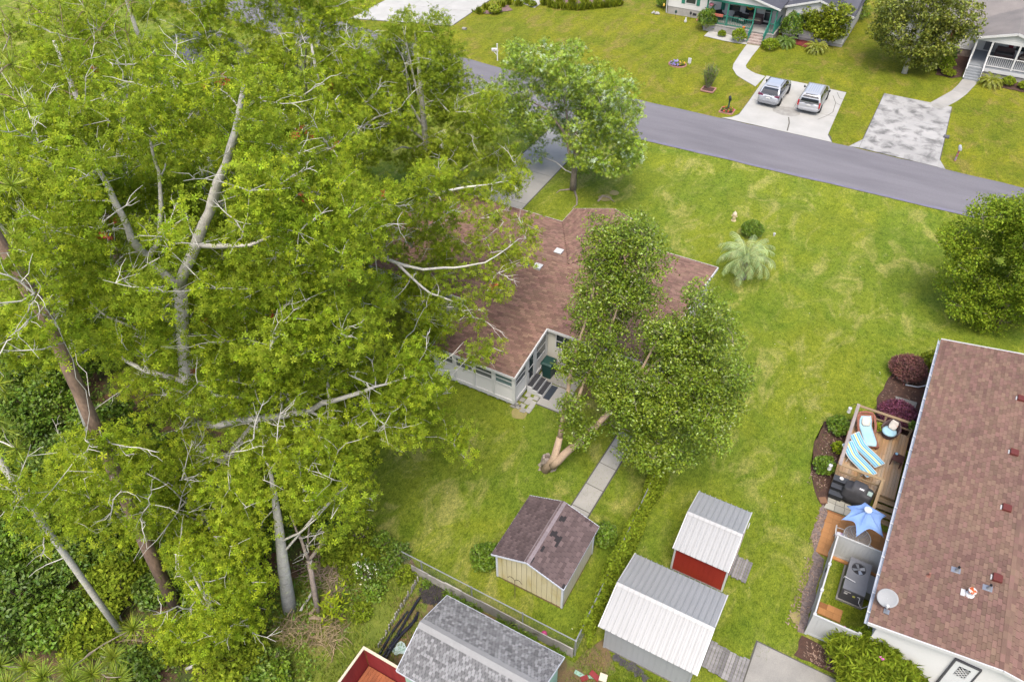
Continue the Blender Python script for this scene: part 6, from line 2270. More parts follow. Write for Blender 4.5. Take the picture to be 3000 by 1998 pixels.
mat('dry_blade', (.38, .30, .17), (.27, .2, .12), scale=1, rough=.9, island=.4, world_co=True)
mat('leaf_red', (.32, .03, .03), (.38, .09, .03), scale=2, rough=.7, island=.3, trans=.3, world_co=True)
mat('flower_white', (.75, .74, .66), rough=.7, island=.15, trans=.2)
mat('flower_pink', (.62, .16, .42), rough=.7, island=.25, trans=.2)
mat('flower_red', (.5, .03, .03), rough=.7, island=.3, hue=.03, trans=.2)
mat('flower_yellow', (.72, .5, .03), rough=.7, island=.2, trans=.2)
mat('flower_lilac', (.35, .28, .6), rough=.7, island=.25, hue=.03, trans=.2)
mat('bark_pale', (.66, .63, .58), (.46, .44, .40), scale=3, rough=.9, bump=.7, bscale=22, grain=.22, gscale=14, stretch=(1, 1, 2.5), blotch=(.62, .62, .46), bl_scale=2.5, bl_lo=.55, bl_hi=.65)
mat('bark_twig', (.66, .63, .58), (.50, .475, .43), scale=2, rough=.9, grain=.12)
mat('bark_pine', (.30, .20, .145), (.19, .13, .10), scale=5, rough=.95, bump=1, bscale=16, grain=.3, gscale=9, stretch=(1, 1, .35))
mat('bark_greybrown', (.36, .30, .25), (.26, .21, .18), scale=4, rough=.95, bump=1, bscale=18, grain=.25, gscale=10, stretch=(1, 1, .4))
mat('bark_tan', (.48, .36, .25), (.36, .26, .18), scale=3, rough=.9, bump=.8, bscale=16, grain=.2, stretch=(1, 1, .4))
mat('dead_wood', (.36, .28, .20), (.26, .195, .14), scale=3, rough=.95, bump=.6, bscale=20, grain=.2)

a5 = [R(-132 + 66 * i) for i in range(5)]
STAR = (np.array([(0, 0, 0)] + [(math.sin(a) * (1 - .1 * abs(i - 2)), math.cos(a) * (1 - .1 * abs(i - 2)), -.18) for i, a in enumerate(a5)] +
                 [(.66 * math.sin(a + R(33)), .66 * math.cos(a + R(33)), 0) for a in a5]), [(0, 1 + i, 6 + i) for i in range(5)])
OVAL = (np.array([(0, -.9, 0), (.5, 0, .12), (0, 1, -.1), (-.5, 0, .12)]), [(0, 1, 2, 3)])
LONG = (np.array([(0, -.2, 0), (.16, .4, .05), (0, 1.3, -.15), (-.16, .4, .05)]), [(0, 1, 2, 3)])
NEED = (np.array([(-.026, 0, 0), (.026, 0, 0), (0, 1, 0)]), [(0, 1, 2)])


def frames(Nv, rs):
    n = Nv / np.maximum(np.linalg.norm(Nv, axis=1, keepdims=True), 1e-9)
    t = rs.normal(size=n.shape)
    t -= n * (t * n).sum(1, keepdims=True)
    t /= np.maximum(np.linalg.norm(t, axis=1, keepdims=True), 1e-9)
    return t, np.cross(n, t), n


def leaf_obj(name, Pp, size, tmpl, m, parent, rs, up=.45, axes=None, **tags):
    """many small leaves as one mesh"""
    Pp = np.asarray(Pp, float)
    n = len(Pp)
    tv, tf = tmpl
    if axes is None:
        N_ = rs.normal(size=(n, 3))
        N_ /= np.linalg.norm(N_, axis=1, keepdims=True)
        N_ = N_ * (1 - up) + np.array([0, 0, 1.0]) * up
        bx, by, bz = frames(N_, rs)
    else:
        bx, by, bz = axes
    org = ORG.get(parent.name) if parent else None
    if org:
        Pp = Pp - np.array(org[0])
    s = np.asarray(size, float)[:, None, None]
    V = Pp[:, None, :] + s * (tv[None, :, 0:1] * bx[:, None, :] + tv[None, :, 1:2] * by[:, None, :] + tv[None, :, 2:3] * bz[:, None, :])
    k = len(tv)
    fl = len(tf[0])
    Fm = (np.array(tf)[None, :, :] + (np.arange(n) * k)[:, None, None]).reshape(-1)
    me = bpy.data.meshes.new(name)
    me.vertices.add(n * k)
    me.vertices.foreach_set('co', V.reshape(-1).astype(np.float32))
    me.loops.add(len(Fm))
    me.loops.foreach_set('vertex_index', Fm.astype(np.int32))
    npoly = len(Fm) // fl
    me.polygons.add(npoly)
    me.polygons.foreach_set('loop_start', (np.arange(npoly) * fl).astype(np.int32))
    me.update(calc_edges=True)
    me.materials.append(MT[m] if isinstance(m, str) else m)
    o = bpy.data.objects.new(name, me)
    COL.objects.link(o)
    if parent:
        o.parent = parent
        ORG[o.name] = org
    for kk, v in tags.items():
        o[kk] = v
    return o


def wiggle(p, q, rg, amp, n=4, sag=0.0):
    p, q = Vector(p), Vector(q)
    L_ = (q - p).length
    out = [p]
    off = Vector((0, 0, 0))
    for i in range(1, n):
        t = i / n
        off += Vector((rg.uniform(-1, 1), rg.uniform(-1, 1), rg.uniform(-.6, .8))) * amp * L_ / n
        out.append(p.lerp(q, t) + off * (1 - t) * 1.6 + Vector((0, 0, sag * L_ * 4 * t * (1 - t))))
    out.append(q)
    return out


CLEAR = []   # boughs and trunks that stand free of the leaves in front of them: (points, half-width in pixels)


def clear_samples():
    out = []
    for pts, wd in CLEAR:
        for p, q in zip(pts[:-1], pts[1:]):
            for k in range(8):
                v = Vector(p).lerp(Vector(q), k / 8)
                x, y = PX(v)
                out.append((x, y, (np.array(v) - np.array([0, 0, CAMH])) @ FW, wd))
    return np.array(out)


def hides(c, cl, rs):
    v = c - np.array([0, 0, CAMH])
    w = v @ FW
    x, y = 1500 + F * (v @ RT) / w, 999 - F * (v @ UP) / w
    d = np.hypot(x[:, None] - cl[None, :, 0], y[:, None] - cl[None, :, 1])
    h = (d < cl[None, :, 3]) & (w[:, None] < cl[None, :, 2] + .1)
    return h.any(1) & (rs.random_sample(len(c)) < .86)


def make_tree(name, label, base, trunk, blobs, leaf, leaf_size, sprays, per, tmpl=STAR, bark='bark_pale', twig='bark_twig', seed=1, limbs=(), group=None,
              spray_r=.22, up=.45, twigs=5, bare=0, cat='tree', extra=None, flat=.75, shell=.55, twig_r=.012):
    """trunk: [(point, radius)...]; limbs: [[(point, radius)...]...]; blobs: [(x, y, z, r)...] leaf masses that the boughs grow out to"""
    rg = random.Random(seed)
    rs = np.random.RandomState(seed)
    t = thing(name, label, cat, base, group=group)
    MB().tube([p for p, r in trunk], [r for p, r in trunk], 10).build('trunk', bark, t, smooth=True)
    nodes = []
    for lst in [trunk[len(trunk) // 3:]] + list(limbs):
        for (p, r), (q, r2) in zip(lst[:-1], lst[1:]):
            for k in range(4):
                nodes.append((Vector(p).lerp(Vector(q), k / 4), r + (r2 - r) * k / 4))
        nodes.append((Vector(lst[-1][0]), lst[-1][1]))
    for lst in limbs:
        pts, rr = [], []
        for (p, r), (q, r2) in zip(lst[:-1], lst[1:]):
            w = wiggle(p, q, rg, .10, 3)
            for k in range(3):
                pts.append(w[k])
                rr.append((r + (r2 - r) * k / 3) * rg.uniform(.92, 1.08))
        pts.append(Vector(lst[-1][0]))
        rr.append(lst[-1][1])
        MB().tube(pts, rr, 8).build('limb', bark, t, smooth=True)
    br, tw = MB(), MB()
    bl = sorted(blobs, key=lambda b: min((Vector(b[:3]) - n_[0]).length for n_ in nodes))
    for b in bl:
        c = Vector(b[:3])
        best = min(nodes, key=lambda n_: (n_[0] - c).length * (1 + .35 * max(0, n_[0].z - c.z + .3) / max((n_[0] - c).length, .1)))
        L_ = (best[0] - c).length
        if L_ > .25:
            r0 = min(best[1] * .8, .018 + .011 * L_)
            pts = wiggle(best[0], c, rg, .32, max(3, int(L_ / .7)), .05)
            rr = [r0 + (twig_r - r0) * i / (len(pts) - 1) for i in range(len(pts))]
            br.tube(pts, rr, 5, False)
            nodes += [(p, r) for p, r in zip(pts[1:], rr[1:])]
        for k in range(twigs):
            d = Vector((rg.gauss(0, 1), rg.gauss(0, 1), rg.gauss(.35, .8))).normalized() * b[3] * rg.uniform(.6, 1.1)
            pts = wiggle(c - d * .1, c + d, rg, .3, 3)
            tw.tube(pts, [twig_r, twig_r * .8, twig_r * .6, twig_r * .4], 3, False)
    for i in range(bare):
        b = rg.choice(bl)
        c = Vector(b[:3])
        to = c - Vector(trunk[len(trunk) // 2][0])
        to.z = max(to.z, 0) + 2.5
        to.normalize()
        d = (Vector((rg.gauss(0, 1), rg.gauss(0, 1), rg.gauss(.3, .5))).normalized() * .8 + to * .55).normalized()
        L_ = rg.uniform(.9, 2.2)
        p = wiggle(c, c + d * L_, rg, .4, 5)
        tw.tube(p, [.024, .021, .018, .015, .011, .006], 4, False)
        for j in (1, 2, 3, 4, 4):
            e = (d + Vector((rg.gauss(0, .8), rg.gauss(0, .8), rg.gauss(0, .6)))).normalized()
            tw.tube(wiggle(p[j], p[j] + e * L_ * rg.uniform(.25, .5), rg, .4, 3), [.011, .009, .007, .004], 3, False)
    if br.v:
        br.build('branches', twig, t, smooth=True, kind='stuff')
    if tw.v:
        tw.build('twigs', twig, t, kind='stuff')
    Ps = []
    cl = clear_samples()
    for b in bl:
        n_ = max(4, int(sprays * (b[3] ** 2)))
        d = rs.normal(size=(n_, 3))
        d /= np.linalg.norm(d, axis=1, keepdims=True)
        rad = b[3] * (shell + (1 - shell) * rs.random_sample((n_, 1)) ** .6) * rs.uniform(.75, 1.15, (n_, 1))
        c = np.array(b[:3]) + d * rad * np.array([1, 1, flat])
        if len(cl):
            c = c[~hides(c, cl, rs)]
        q = np.repeat(c, per, 0)
        q = q + rs.normal(size=q.shape) * spray_r * np.array([.6, .6, .4])
        Ps.append(q)
    Pp = np.concatenate(Ps)
    if isinstance(leaf, str):
        leaf = [(leaf, 1.0)]
    pick = rs.random_sample(len(Pp) // per).repeat(per)
    lo = 0
    for lm, fr in leaf:
        sel = (pick >= lo) & (pick < lo + fr)
        lo += fr
        if sel.any():
            leaf_obj('crown', Pp[sel], leaf_size * rs.uniform(.7, 1.25, sel.sum()), tmpl, lm, t, rs, up, kind='stuff')
    return t


FM = [(-400, -500), (1262, -500), (1262, 0), (1296, 60), (1335, 150), (1345, 235), (1325, 295), (1255, 330), (1235, 430), (1290, 500), (1270, 580), (1200, 640), (1165, 700), (1180, 780), (1240, 820), (1285, 900), (1310, 970),
      (1265, 1060), (1250, 1120), (1290, 1210), (1275, 1270), (1150, 1270), (1040, 1300), (1055, 1390), (1070, 1470), (1040, 1525), (960, 1530), (830, 1470), (770, 1560), (770, 1650), (740, 1800), (720, 1998), (720, 2300), (-400, 2300)]


def ell_blobs(c, r, n, rad, seed, mask=FM, sep=.75, shell=.5):
    rs = np.random.RandomState(seed)
    out = []
    for _ in range(n * 30):
        if len(out) >= n:
            break
        d = rs.normal(size=3)
        d /= np.linalg.norm(d)
        k = shell + (1 - shell) * rs.random_sample()
        p = np.array(c) + d * np.array(r) * k
        if p[2] < 1.0:
            continue
        rr = rad * rs.uniform(.75, 1.25)
        x, y = PX(p)
        if mask and not inpoly(x, y, mask):
            continue
        if any(((p - np.array(q[:3])) ** 2).sum() < (sep * rad * 1.3) ** 2 for q in out):
            continue
        out.append((*p, rr))
    return out


def px_blobs(lst, r=.8):
    return [(*W(a[0], a[1], a[2]), a[3] if len(a) > 3 else r) for a in lst]


def poly_blobs(poly, n, yfun, depth, rad, seed, sep=.7, zmin=1.0):
    """leaf masses whose pixels lie inside the outline and whose place lies in a slab of ground about yfun"""
    rg = random.Random(seed)
    x0, x1 = min(p[0] for p in poly), max(p[0] for p in poly)
    y0, y1 = min(p[1] for p in poly), max(p[1] for p in poly)
    out = []
    for _ in range(n * 60):
        if len(out) >= n:
            break
        px, py = rg.uniform(x0, x1), rg.uniform(y0, y1)
        if not inpoly(px, py, poly):
            continue
        d = RT * (px - 1500) / F - UP * (py - 999) / F + FW
        off = rg.uniform(-depth, depth)
        # ray z = CAMH + t d.z ; y = t d.y ; want y = y0 + k z + off
        a, k = yfun
        tt = (a + off + k * CAMH) / (d[1] - k * d[2])
        p = d * tt + np.array([0, 0, CAMH])
        if p[2] < zmin:
            continue
        rr = rad * rg.uniform(.75, 1.25)
        if any(((p - np.array(q[:3])) ** 2).sum() < (sep * rad) ** 2 for q in out):
            continue
        out.append((*p, rr))
    return out


L3 = lambda lst: [(W(a, b, z), r) for a, b, z, r in lst]
GUM = [('leaf_gum', .55), ('leaf_gum_light', .4488), ('leaf_red', .0012)]
GRP = 'sweetgum trees along the wood edge'
# main sweetgum with the forked grey trunk
t1 = [((-22.7, 12.0, 0), .42), ((-22.6, 12.1, 3), .34), (W(560, 1230, 6), .30), (W(545, 1090, 8), .28), (W(535, 950, 10), .26), (W(527, 835, 11.9), .24)]
lm = [L3([(527, 838, 11.9, .22), (575, 715, 13.6, .20), (615, 620, 15, .18), (640, 530, 16.4, .16), (690, 385, 18.6, .12), (715, 250, 20, .07)]),
      L3([(527, 838, 11.9, .17), (440, 770, 13, .15), (385, 700, 14.3, .14), (335, 590, 15.6, .11), (290, 500, 16.8, .08), (250, 420, 17.8, .05)]),
      L3([(432, 762, 13.1, .10), (468, 700, 13.9, .09), (472, 610, 15, .08), (465, 500, 16.3, .06), (440, 410, 17.4, .04)]),
      L3([(585, 720, 13.6, .10), (650, 722, 13.9, .09), (735, 718, 14.3, .06), (800, 690, 14.8, .03)]),
      L3([(562, 1240, 5.9, .16), (641, 1246, 6.5, .15), (791, 1222, 7.5, .14), (906, 1204, 8, .12), (945, 1180, 8.5, .10), (1049, 1152, 9, .08), (1100, 1132, 9.3, .05), (1213, 1100, 9.7, .03)]),
      L3([(906, 1204, 8, .06), (940, 1222, 8.1, .05), (985, 1225, 8.2, .03)]),
      L3([(548, 1120, 7.6, .12), (494, 1103, 8, .11), (432, 1088, 8.5, .10), (356, 1050, 9, .06)]),
      L3([(432, 1088, 8.5, .08), (422, 1015, 9.3, .07), (402, 965, 9.9, .06), (316, 930, 10.6, .05), (268, 890, 11.1, .04), (256, 850, 11.6, .03)]),
      L3([(555, 1110, 7.7, .09), (600, 1130, 7.9, .08), (627, 1157, 7.9, .07), (702, 1163, 8.2, .06), (794, 1171, 8.5, .03)]),
      L3([(570, 1310, 4.4, .16), (655, 1355, 4.2, .14), (715, 1278, 5.4, .13), (760, 1225, 6.4, .11), (870, 1150, 7.6, .07)])]
for l_, w_ in ((lm[0][:5], 34), (lm[1][:5], 28), (lm[2], 20), (lm[3], 18), (lm[4][1:7], 24), (lm[7][1:], 16), (lm[6][1:], 20), (lm[9][1:4], 22), (t1[3:], 36)):
    CLEAR.append(([p for p, r in l_], w_))
CLEAR.append(([W(815, 1500, 5), W(828, 1600, 3.2), W(850, 1790, 0)], 36))
CLEAR.append(([W(530, 1790, .1), W(440, 1620, 4)], 40))
CLEAR.append(([W(360, 1860, .2), W(195, 1630, 6)], 26))
CLEAR.append(([W(290, 1240, 11.5), W(195, 1070, 14)], 40))
CLEAR.append(([W(360, 800, 3.5), W(300, 610, 8)], 24))
CLEAR.append(([W(930, 1790, .2), W(905, 1640, 2.4), W(880, 1575, 3.6)], 26))
b1 = ell_blobs((-20.5, 14.6, 14.6), (6.6, 5.6, 6.4), 125, 1.12, 11)
b1 += px_blobs([(620, 1090, 8.6), (700, 1110, 8.7), (760, 1150, 8.4), (820, 1130, 8.8), (880, 1150, 8.7), (960, 1110, 9.4), (1020, 1080, 9.8), (1090, 1060, 9.9), (1130, 1120, 9.6), (1080, 1180, 9), (1180, 1070, 10), (1240, 1040, 10.2), (1100, 1230, 8.3), (1060, 1000, 10),
                (500, 1060, 9), (440, 1040, 9.2), (360, 1010, 9.6), (300, 880, 11.4), (250, 800, 12), (480, 1150, 8), (540, 1190, 7.4), (620, 1200, 7.2), (690, 1220, 7.6), (380, 1130, 8.2), (450, 1200, 7.5), (520, 1260, 6.8),
                (1180, 1180, 8.6), (1120, 1290, 7.6), (1010, 1250, 7.8), (960, 1280, 7.2), (880, 1270, 7.2), (800, 1290, 6.8), (1240, 1130, 9), (1190, 1250, 7.8)], .85)
make_tree('sweetgum_tree', 'tall sweetgum with forked grey trunk and pale limbs spreading over the lawn', (-22.7, 12, 0), t1, b1, GUM, .138, 40, 8, seed=101, limbs=lm, group=GRP, bare=150, twigs=2, spray_r=.25)


PINEHIDE = [(300, 1290, 11), (330, 1395, 10), (380, 1460, 8.5), (400, 1530, 7.4), (60, 820, 18), (20, 740, 18.4), (90, 930, 17.2), (160, 1010, 15.8), (130, 1570, 8.5), (60, 1450, 10.6), (20, 1380, 11.6), (330, 1300, 11), (170, 960, 16.2), (360, 1420, 9.4), (90, 1500, 9.6), (250, 1290, 11.6), (420, 1500, 8), (100, 860, 17.6)]


def gum(base, h, c, r, n, seed, label, r0=.3, arms=(), rad=1.15, bare=18, leaf=GUM, mask=FM, sp=30, lean=(0, 0), arm_limb=None, fill=()):
    x, y = base
    tp = [((x, y, 0), r0), ((x + lean[0] * .3, y + lean[1] * .3, h * .3), r0 * .8), ((x + lean[0] * .7, y + lean[1] * .7, h * .62), r0 * .55), ((x + lean[0], y + lean[1], h * .93), r0 * .2)]
    own = ell_blobs(c, r, n, rad, seed, mask)
    bl = own + px_blobs(arms, .75)
    for k, (pg, nn, yf_, dp, rd) in enumerate(fill):
        bl += poly_blobs(pg, nn, yf_, dp, rd, seed * 7 + k)
    lb = list(arm_limb or [])
    rgl = random.Random(seed + 5)
    cand = sorted(own, key=lambda b: (Vector(b[:3]) - Vector((0, 0, CAMH))).length)[:max(6, len(own) // 2)]
    for k in range(4 if h > 10 else 2):
        b = Vector(rgl.choice(cand)[:3])
        zs = min(h * rgl.uniform(.35, .6), b.z - .8)
        if zs < 1:
            continue
        f0 = zs / h
        s0 = Vector((x + lean[0] * f0, y + lean[1] * f0, zs))
        if (b - s0).length > 6.5:
            b = s0 + (b - s0) * (6.5 / (b - s0).length)
        m1, m2 = s0.lerp(b, .35) + Vector((rgl.uniform(-.4, .4), rgl.uniform(-.4, .4), -.2)), s0.lerp(b, .7) + Vector((rgl.uniform(-.4, .4), rgl.uniform(-.4, .4), .2))
        lb.append([(s0, .10 * h / 15), (m1, .078 * h / 15), (m2, .052 * h / 15), (b, .018)])
        CLEAR.append(([s0, m1, m2, b], 15))
    arm_limb = lb
    return make_tree('sweetgum_tree', label, (x, y, 0), tp, bl, leaf, .143, int(sp * 1.03), 8, seed=seed, group=GRP, bare=int(bare * (2.6 if h > 9 else 1.2)), twigs=1, spray_r=.26, limbs=arm_limb or ())


gum((-30, 11.2), 18, (-28.6, 12.6, 13), (5, 4.2, 6), 62, 102, 'sweetgum with many thin pale limbs on the pine side of the forked sweetgum', lean=(2.2, 1.4), bare=26, arms=PINEHIDE,
    arm_limb=[L3([(200, 960, 10, .12), (150, 810, 12, .10), (112, 620, 14, .08), (70, 520, 15.6, .06), (40, 400, 16.8, .04)]), L3([(150, 810, 12, .09), (140, 690, 13.4, .08), (105, 570, 14.8, .06), (125, 450, 16, .04)])])
gum((-33, 19), 19, (-33, 19.2, 13), (5, 5, 6), 58, 103, 'sweetgum standing beside the dark pine at the wood edge', bare=22)
gum((-38, 26.5), 19, (-38, 26.5, 12.5), (5, 5, 6.5), 66, 104, 'sweetgum beside the lawn of the grey-roofed house', bare=16)
gum((-34, 33), 18, (-34, 33, 11.8), (4.9, 4.9, 6.6), 72, 105, 'dense sweetgum between the street and the woodland', bare=14)
gum((-30, 31), 15, (-30, 31, 10), (4.4, 4.4, 5), 62, 106, 'dense sweetgum beside the driveway of the red-roofed house', bare=22)
gum((-28.3, 38.2), 13.5, (-28.3, 38.2, 8.8), (3.8, 3.8, 4.9), 62, 107, 'small-leaved tree at the street corner of the driveway', bare=8, leaf=[('leaf_gum', 1.0)],
    arms=[(1290, 330, 7.5), (1340, 380, 7), (1385, 350, 7.4), (1400, 300, 8), (1370, 430, 6.4), (1420, 400, 6.8), (1440, 350, 7.2), (1460, 290, 8), (1330, 450, 6.4), (1405, 470, 6), (1450, 450, 6.2), (1300, 420, 7), (1290, 500, 6.2), (1350, 500, 5.8)],
    fill=(([(1230, 300), (1345, 285), (1400, 262), (1450, 275), (1470, 330), (1440, 400), (1500, 440), (1535, 520), (1490, 565), (1400, 555), (1320, 560), (1250, 540), (1225, 430)], 44, (37.5, 0), 1.4, .72),))
gum((-27.6, 25), 14, (-27.4, 25.2, 9.5), (4.4, 4.6, 5), 70, 108, 'sweetgum reaching its boughs over the red-brown roof', bare=30,
    arms=[(1330, 560, 8.5), (1390, 555, 8.6), (1440, 560, 8.6), (1500, 540, 8.8), (1525, 525, 9), (1300, 620, 8), (1260, 660, 7.8), (1350, 620, 8), (1410, 640, 8), (1450, 620, 8.2), (1475, 650, 8), (1420, 700, 7.6), (1370, 720, 7.4), (1310, 720, 7.4), (1250, 730, 7.4), (1440, 740, 7.4), (1490, 720, 7.6), (1540, 700, 7.8),
          (1550, 660, 8), (1500, 770, 7.2), (1535, 755, 7.4), (1460, 800, 7), (1400, 790, 7), (1330, 800, 7), (1280, 830, 7), (1430, 850, 6.6), (1470, 850, 6.6), (1360, 870, 6.6), (1310, 900, 6.6), (1220, 800, 7.4), (1340, 940, 6.2), (1250, 900, 6.8), (1385, 930, 6)],
    fill=(([(1060, 560), (1200, 540), (1300, 490), (1345, 520), (1300, 600), (1250, 650), (1190, 700), (1190, 770), (1260, 830), (1300, 960), (1260, 1080), (1150, 1130), (1050, 1000)], 46, (24.5, 0), 1.8, .85), ([(1150, 600), (1250, 600), (1345, 640), (1350, 750), (1290, 800), (1340, 900), (1350, 980), (1230, 960), (1150, 800)], 26, (27, 0), 1.3, .72), ([(1010, 1000), (1120, 1060), (1270, 1060), (1290, 1180), (1230, 1260), (1100, 1270), (1020, 1280), (980, 1150)], 26, (16.5, 0), 1.2, .8)),
    arm_limb=[L3([(1080, 740, 8, .10), (1160, 770, 8, .085), (1240, 790, 7.8, .065), (1330, 785, 7.6, .05), (1420, 770, 7.6, .035), (1520, 700, 8, .018)]), L3([(1100, 640, 9, .11), (1200, 600, 9, .09), (1310, 560, 8.8, .07), (1400, 545, 8.8, .05), (1490, 530, 9, .03)]),
              L3([(1160, 770, 8, .07), (1260, 860, 7, .05), (1350, 890, 6.4, .03)])])
gum((-45, 20), 17, (-44, 20, 11), (5, 5, 5.5), 42, 109, 'sweetgum at the end of the wood edge farthest from the sheds', bare=14)
gum((-39, 13.5), 18, (-37, 14, 12.5), (5, 4, 6), 45, 110, 'sweetgum in the woodland behind the tall pine', bare=18)
gum((-26, 19.5), 15, (-26, 19.8, 9.5), (4.6, 4.2, 5), 62, 111, 'sweetgum between the forked sweetgum and the red-roofed house', bare=24)
gum((-16.4, 9.6), 8, (-16.2, 11.9, 7.2), (3.5, 2.9, 3.0), 52, 112, 'leaning sweetgum with a stout pale trunk beside the brush heap', r0=.30, lean=(-.4, 1.6), rad=.95, bare=14, sp=26,
    arms=[(940, 1340, 6.4), (990, 1360, 6.2), (1030, 1390, 6), (1000, 1430, 5.6), (1050, 1450, 5.4), (960, 1470, 5.2), (1040, 1500, 5), (900, 1480, 5), (930, 1420, 5.6), (860, 1380, 6), (1350, 1250, 5.6), (1330, 1300, 5.2), (1360, 1340, 4.8), (1280, 1180, 6.4), (1300, 1230, 5.8), (1240, 1280, 5.8), (1450, 1020, 5.4), (1420, 1050, 5.4), (1380, 1040, 5.8)])
gum((-17.3, 7.2), 6.5, (-17.0, 7.6, 4.0), (1.8, 2.4, 2.8), 34, 113, 'bright young sweetgum over the rough grass', r0=.12, rad=.8, bare=6, leaf=[('leaf_gum', .3), ('leaf_gum_light', .7)], sp=30)
gum((-20.4, 10.0), 7, (-20.2, 10.1, 4.6), (2.4, 2.2, 2.6), 36, 114, 'young sweetgum below the forked sweetgum', r0=.12, rad=.85, bare=10, leaf=[('leaf_gum', .45), ('leaf_gum_light', .55)], sp=28)
gum((-24.4, 8.6), 7, (-24.2, 8.8, 4.4), (2.6, 2.2, 2.8), 34, 115, 'young sweetgum in the undergrowth behind the tall pine trunk', r0=.12, rad=.9, bare=8, sp=26)
# small bare Y-shaped tree by the brush
ty_ = [(W(932, 1792), .13), (W(915, 1700, 1.3), .11), (W(905, 1640, 2.4), .10)]
make_tree('forked_sapling', 'thin grey forked tree beside the stout pale trunk', tuple(W(932, 1792)), ty_, px_blobs([(900, 1600, 3.2, .25), (935, 1590, 3.4, .4), (945, 1560, 3.8, .4), (910, 1650, 2.4, .3), (860, 1530, 4.2, .3)]), 'leaf_gum', .12, 60, 5,
          seed=120, bark='bark_greybrown', limbs=[L3([(905, 1640, 2.4, .08), (880, 1575, 3.6, .06), (850, 1510, 4.6, .03)]), L3([(905, 1640, 2.4, .08), (938, 1600, 3.2, .06), (950, 1585, 3.5, .03)]), L3([(905, 1600, 3, .05), (905, 1530, 4.2, .03)])], bare=3)

# ------------------------------------------------------------------ pines
def tufts(parent, cs, r, m, rs, n=60, up=.35):
    Pp, bx, by, bz, sz = [], [], [], [], []
    for c in cs:
        d = rs.normal(size=(n, 3)) + np.array([0, 0, up])
        d /= np.linalg.norm(d, axis=1, keepdims=True)
        Pp.append(np.repeat(np.array(c)[None], n, 0) + d * r * .06)
        by.append(d)
        x = np.cross(d, rs.normal(size=(n, 3)))
        x /= np.linalg.norm(x, axis=1, keepdims=True)
        bx.append(x)
        bz.append(np.cross(x, d))
        sz.append(r * rs.uniform(.7, 1.1, n))
    leaf_obj('needles', np.concatenate(Pp), np.concatenate(sz), (NEED[0] * np.array([1.0, 1, 1]), NEED[1]), m, parent, rs, axes=(np.concatenate(bx), np.concatenate(by), np.concatenate(bz)), kind='stuff')


def pine(name, label, trunk, cs, r, m, seed, n=60, bark='bark_pine', stubs=6):
    t = thing(name, label, 'tree', tuple(trunk[0][0]))
    MB().tube([p for p, _ in trunk], [q for _, q in trunk], 10).build('trunk', bark, t, smooth=True)
    rg = random.Random(seed)
    mb = MB()
    nodes = []
    for (p, q), (p2, q2) in zip(trunk[:-1], trunk[1:]):
        for k in range(5):
            nodes.append((Vector(p).lerp(Vector(p2), k / 5), q))
    for c in cs:
        c = Vector(c)
        b = min(nodes, key=lambda a: (a[0] - c).length + max(0, a[0].z - c.z + .5) * .6)
        L_ = (b[0] - c).length
        pts = wiggle(b[0], c, rg, .2, 5, .06)
        r0 = min(b[1] * .6, .012 + .016 * L_)
        mb.tube(pts, [r0 + (.012 - r0) * i / 5 for i in range(6)], 5, False)
        nodes += [(p, .02) for p in pts[2:]]
    for i in range(stubs):
        b = rg.choice(nodes[4:max(6, len(nodes) // 2)])
        d = Vector((rg.gauss(0, 1), rg.gauss(0, 1), .2)).normalized()
        mb.tube(wiggle(b[0], b[0] + d * rg.uniform(.5, 1.4), rg, .3, 4), [.03, .025, .02, .015, .008], 4, False)
    mb.build('branches', bark, t, smooth=True, kind='stuff')
    tufts(t, cs, r, m, np.random.RandomState(seed), n)
    return t


def spread(lst, n, r, seed):
    rg = random.Random(seed)
    out = []
    for (px, py, z) in lst:
        c = W(px, py, z)
        out.append(c)
        for _ in range(n - 1):
            out.append(c + Vector((rg.gauss(0, r), rg.gauss(0, r), rg.gauss(0, r * .5))))
    return out


pine('pine_tree', 'tall bare-trunked pine rising from the undergrowth in the wood', [((-20.5, 7.3, 0), .27), (W(430, 1600, 4.4), .25), (W(330, 1370, 9), .23), (W(225, 1130, 13), .21), (W(120, 900, 16.3), .19), ((-20.9, 8.2, 20.5), .15), ((-21, 8.4, 23), .08)],
     [(-21 + 2.6 * math.cos(k * 2.4), 8.2 + 2.2 * math.sin(k * 2.4), 20.5 + (k % 5) * .7) for k in range(14)] + [tuple(p) for p in spread([(20, 780, 16.5), (-40, 850, 17), (40, 690, 17.4)], 3, .5, 3)], .5, 'needle', 131)
pine('pine_tree', 'slender grey trunk rising through the undergrowth behind the young pine', [((-21.5, 5.4, 0), .13), (W(280, 1750, 3), .125), (W(195, 1630, 6), .12), (W(60, 1445, 9.7), .11), ((-21.6, 5.6, 14), .08)],
     [(-21.6 + 1.6 * math.cos(k * 2.1), 5.6 + 1.5 * math.sin(k * 2.1), 12.6 + .4 * (k % 4)) for k in range(9)], .5, 'needle', 132, bark='bark_pale')
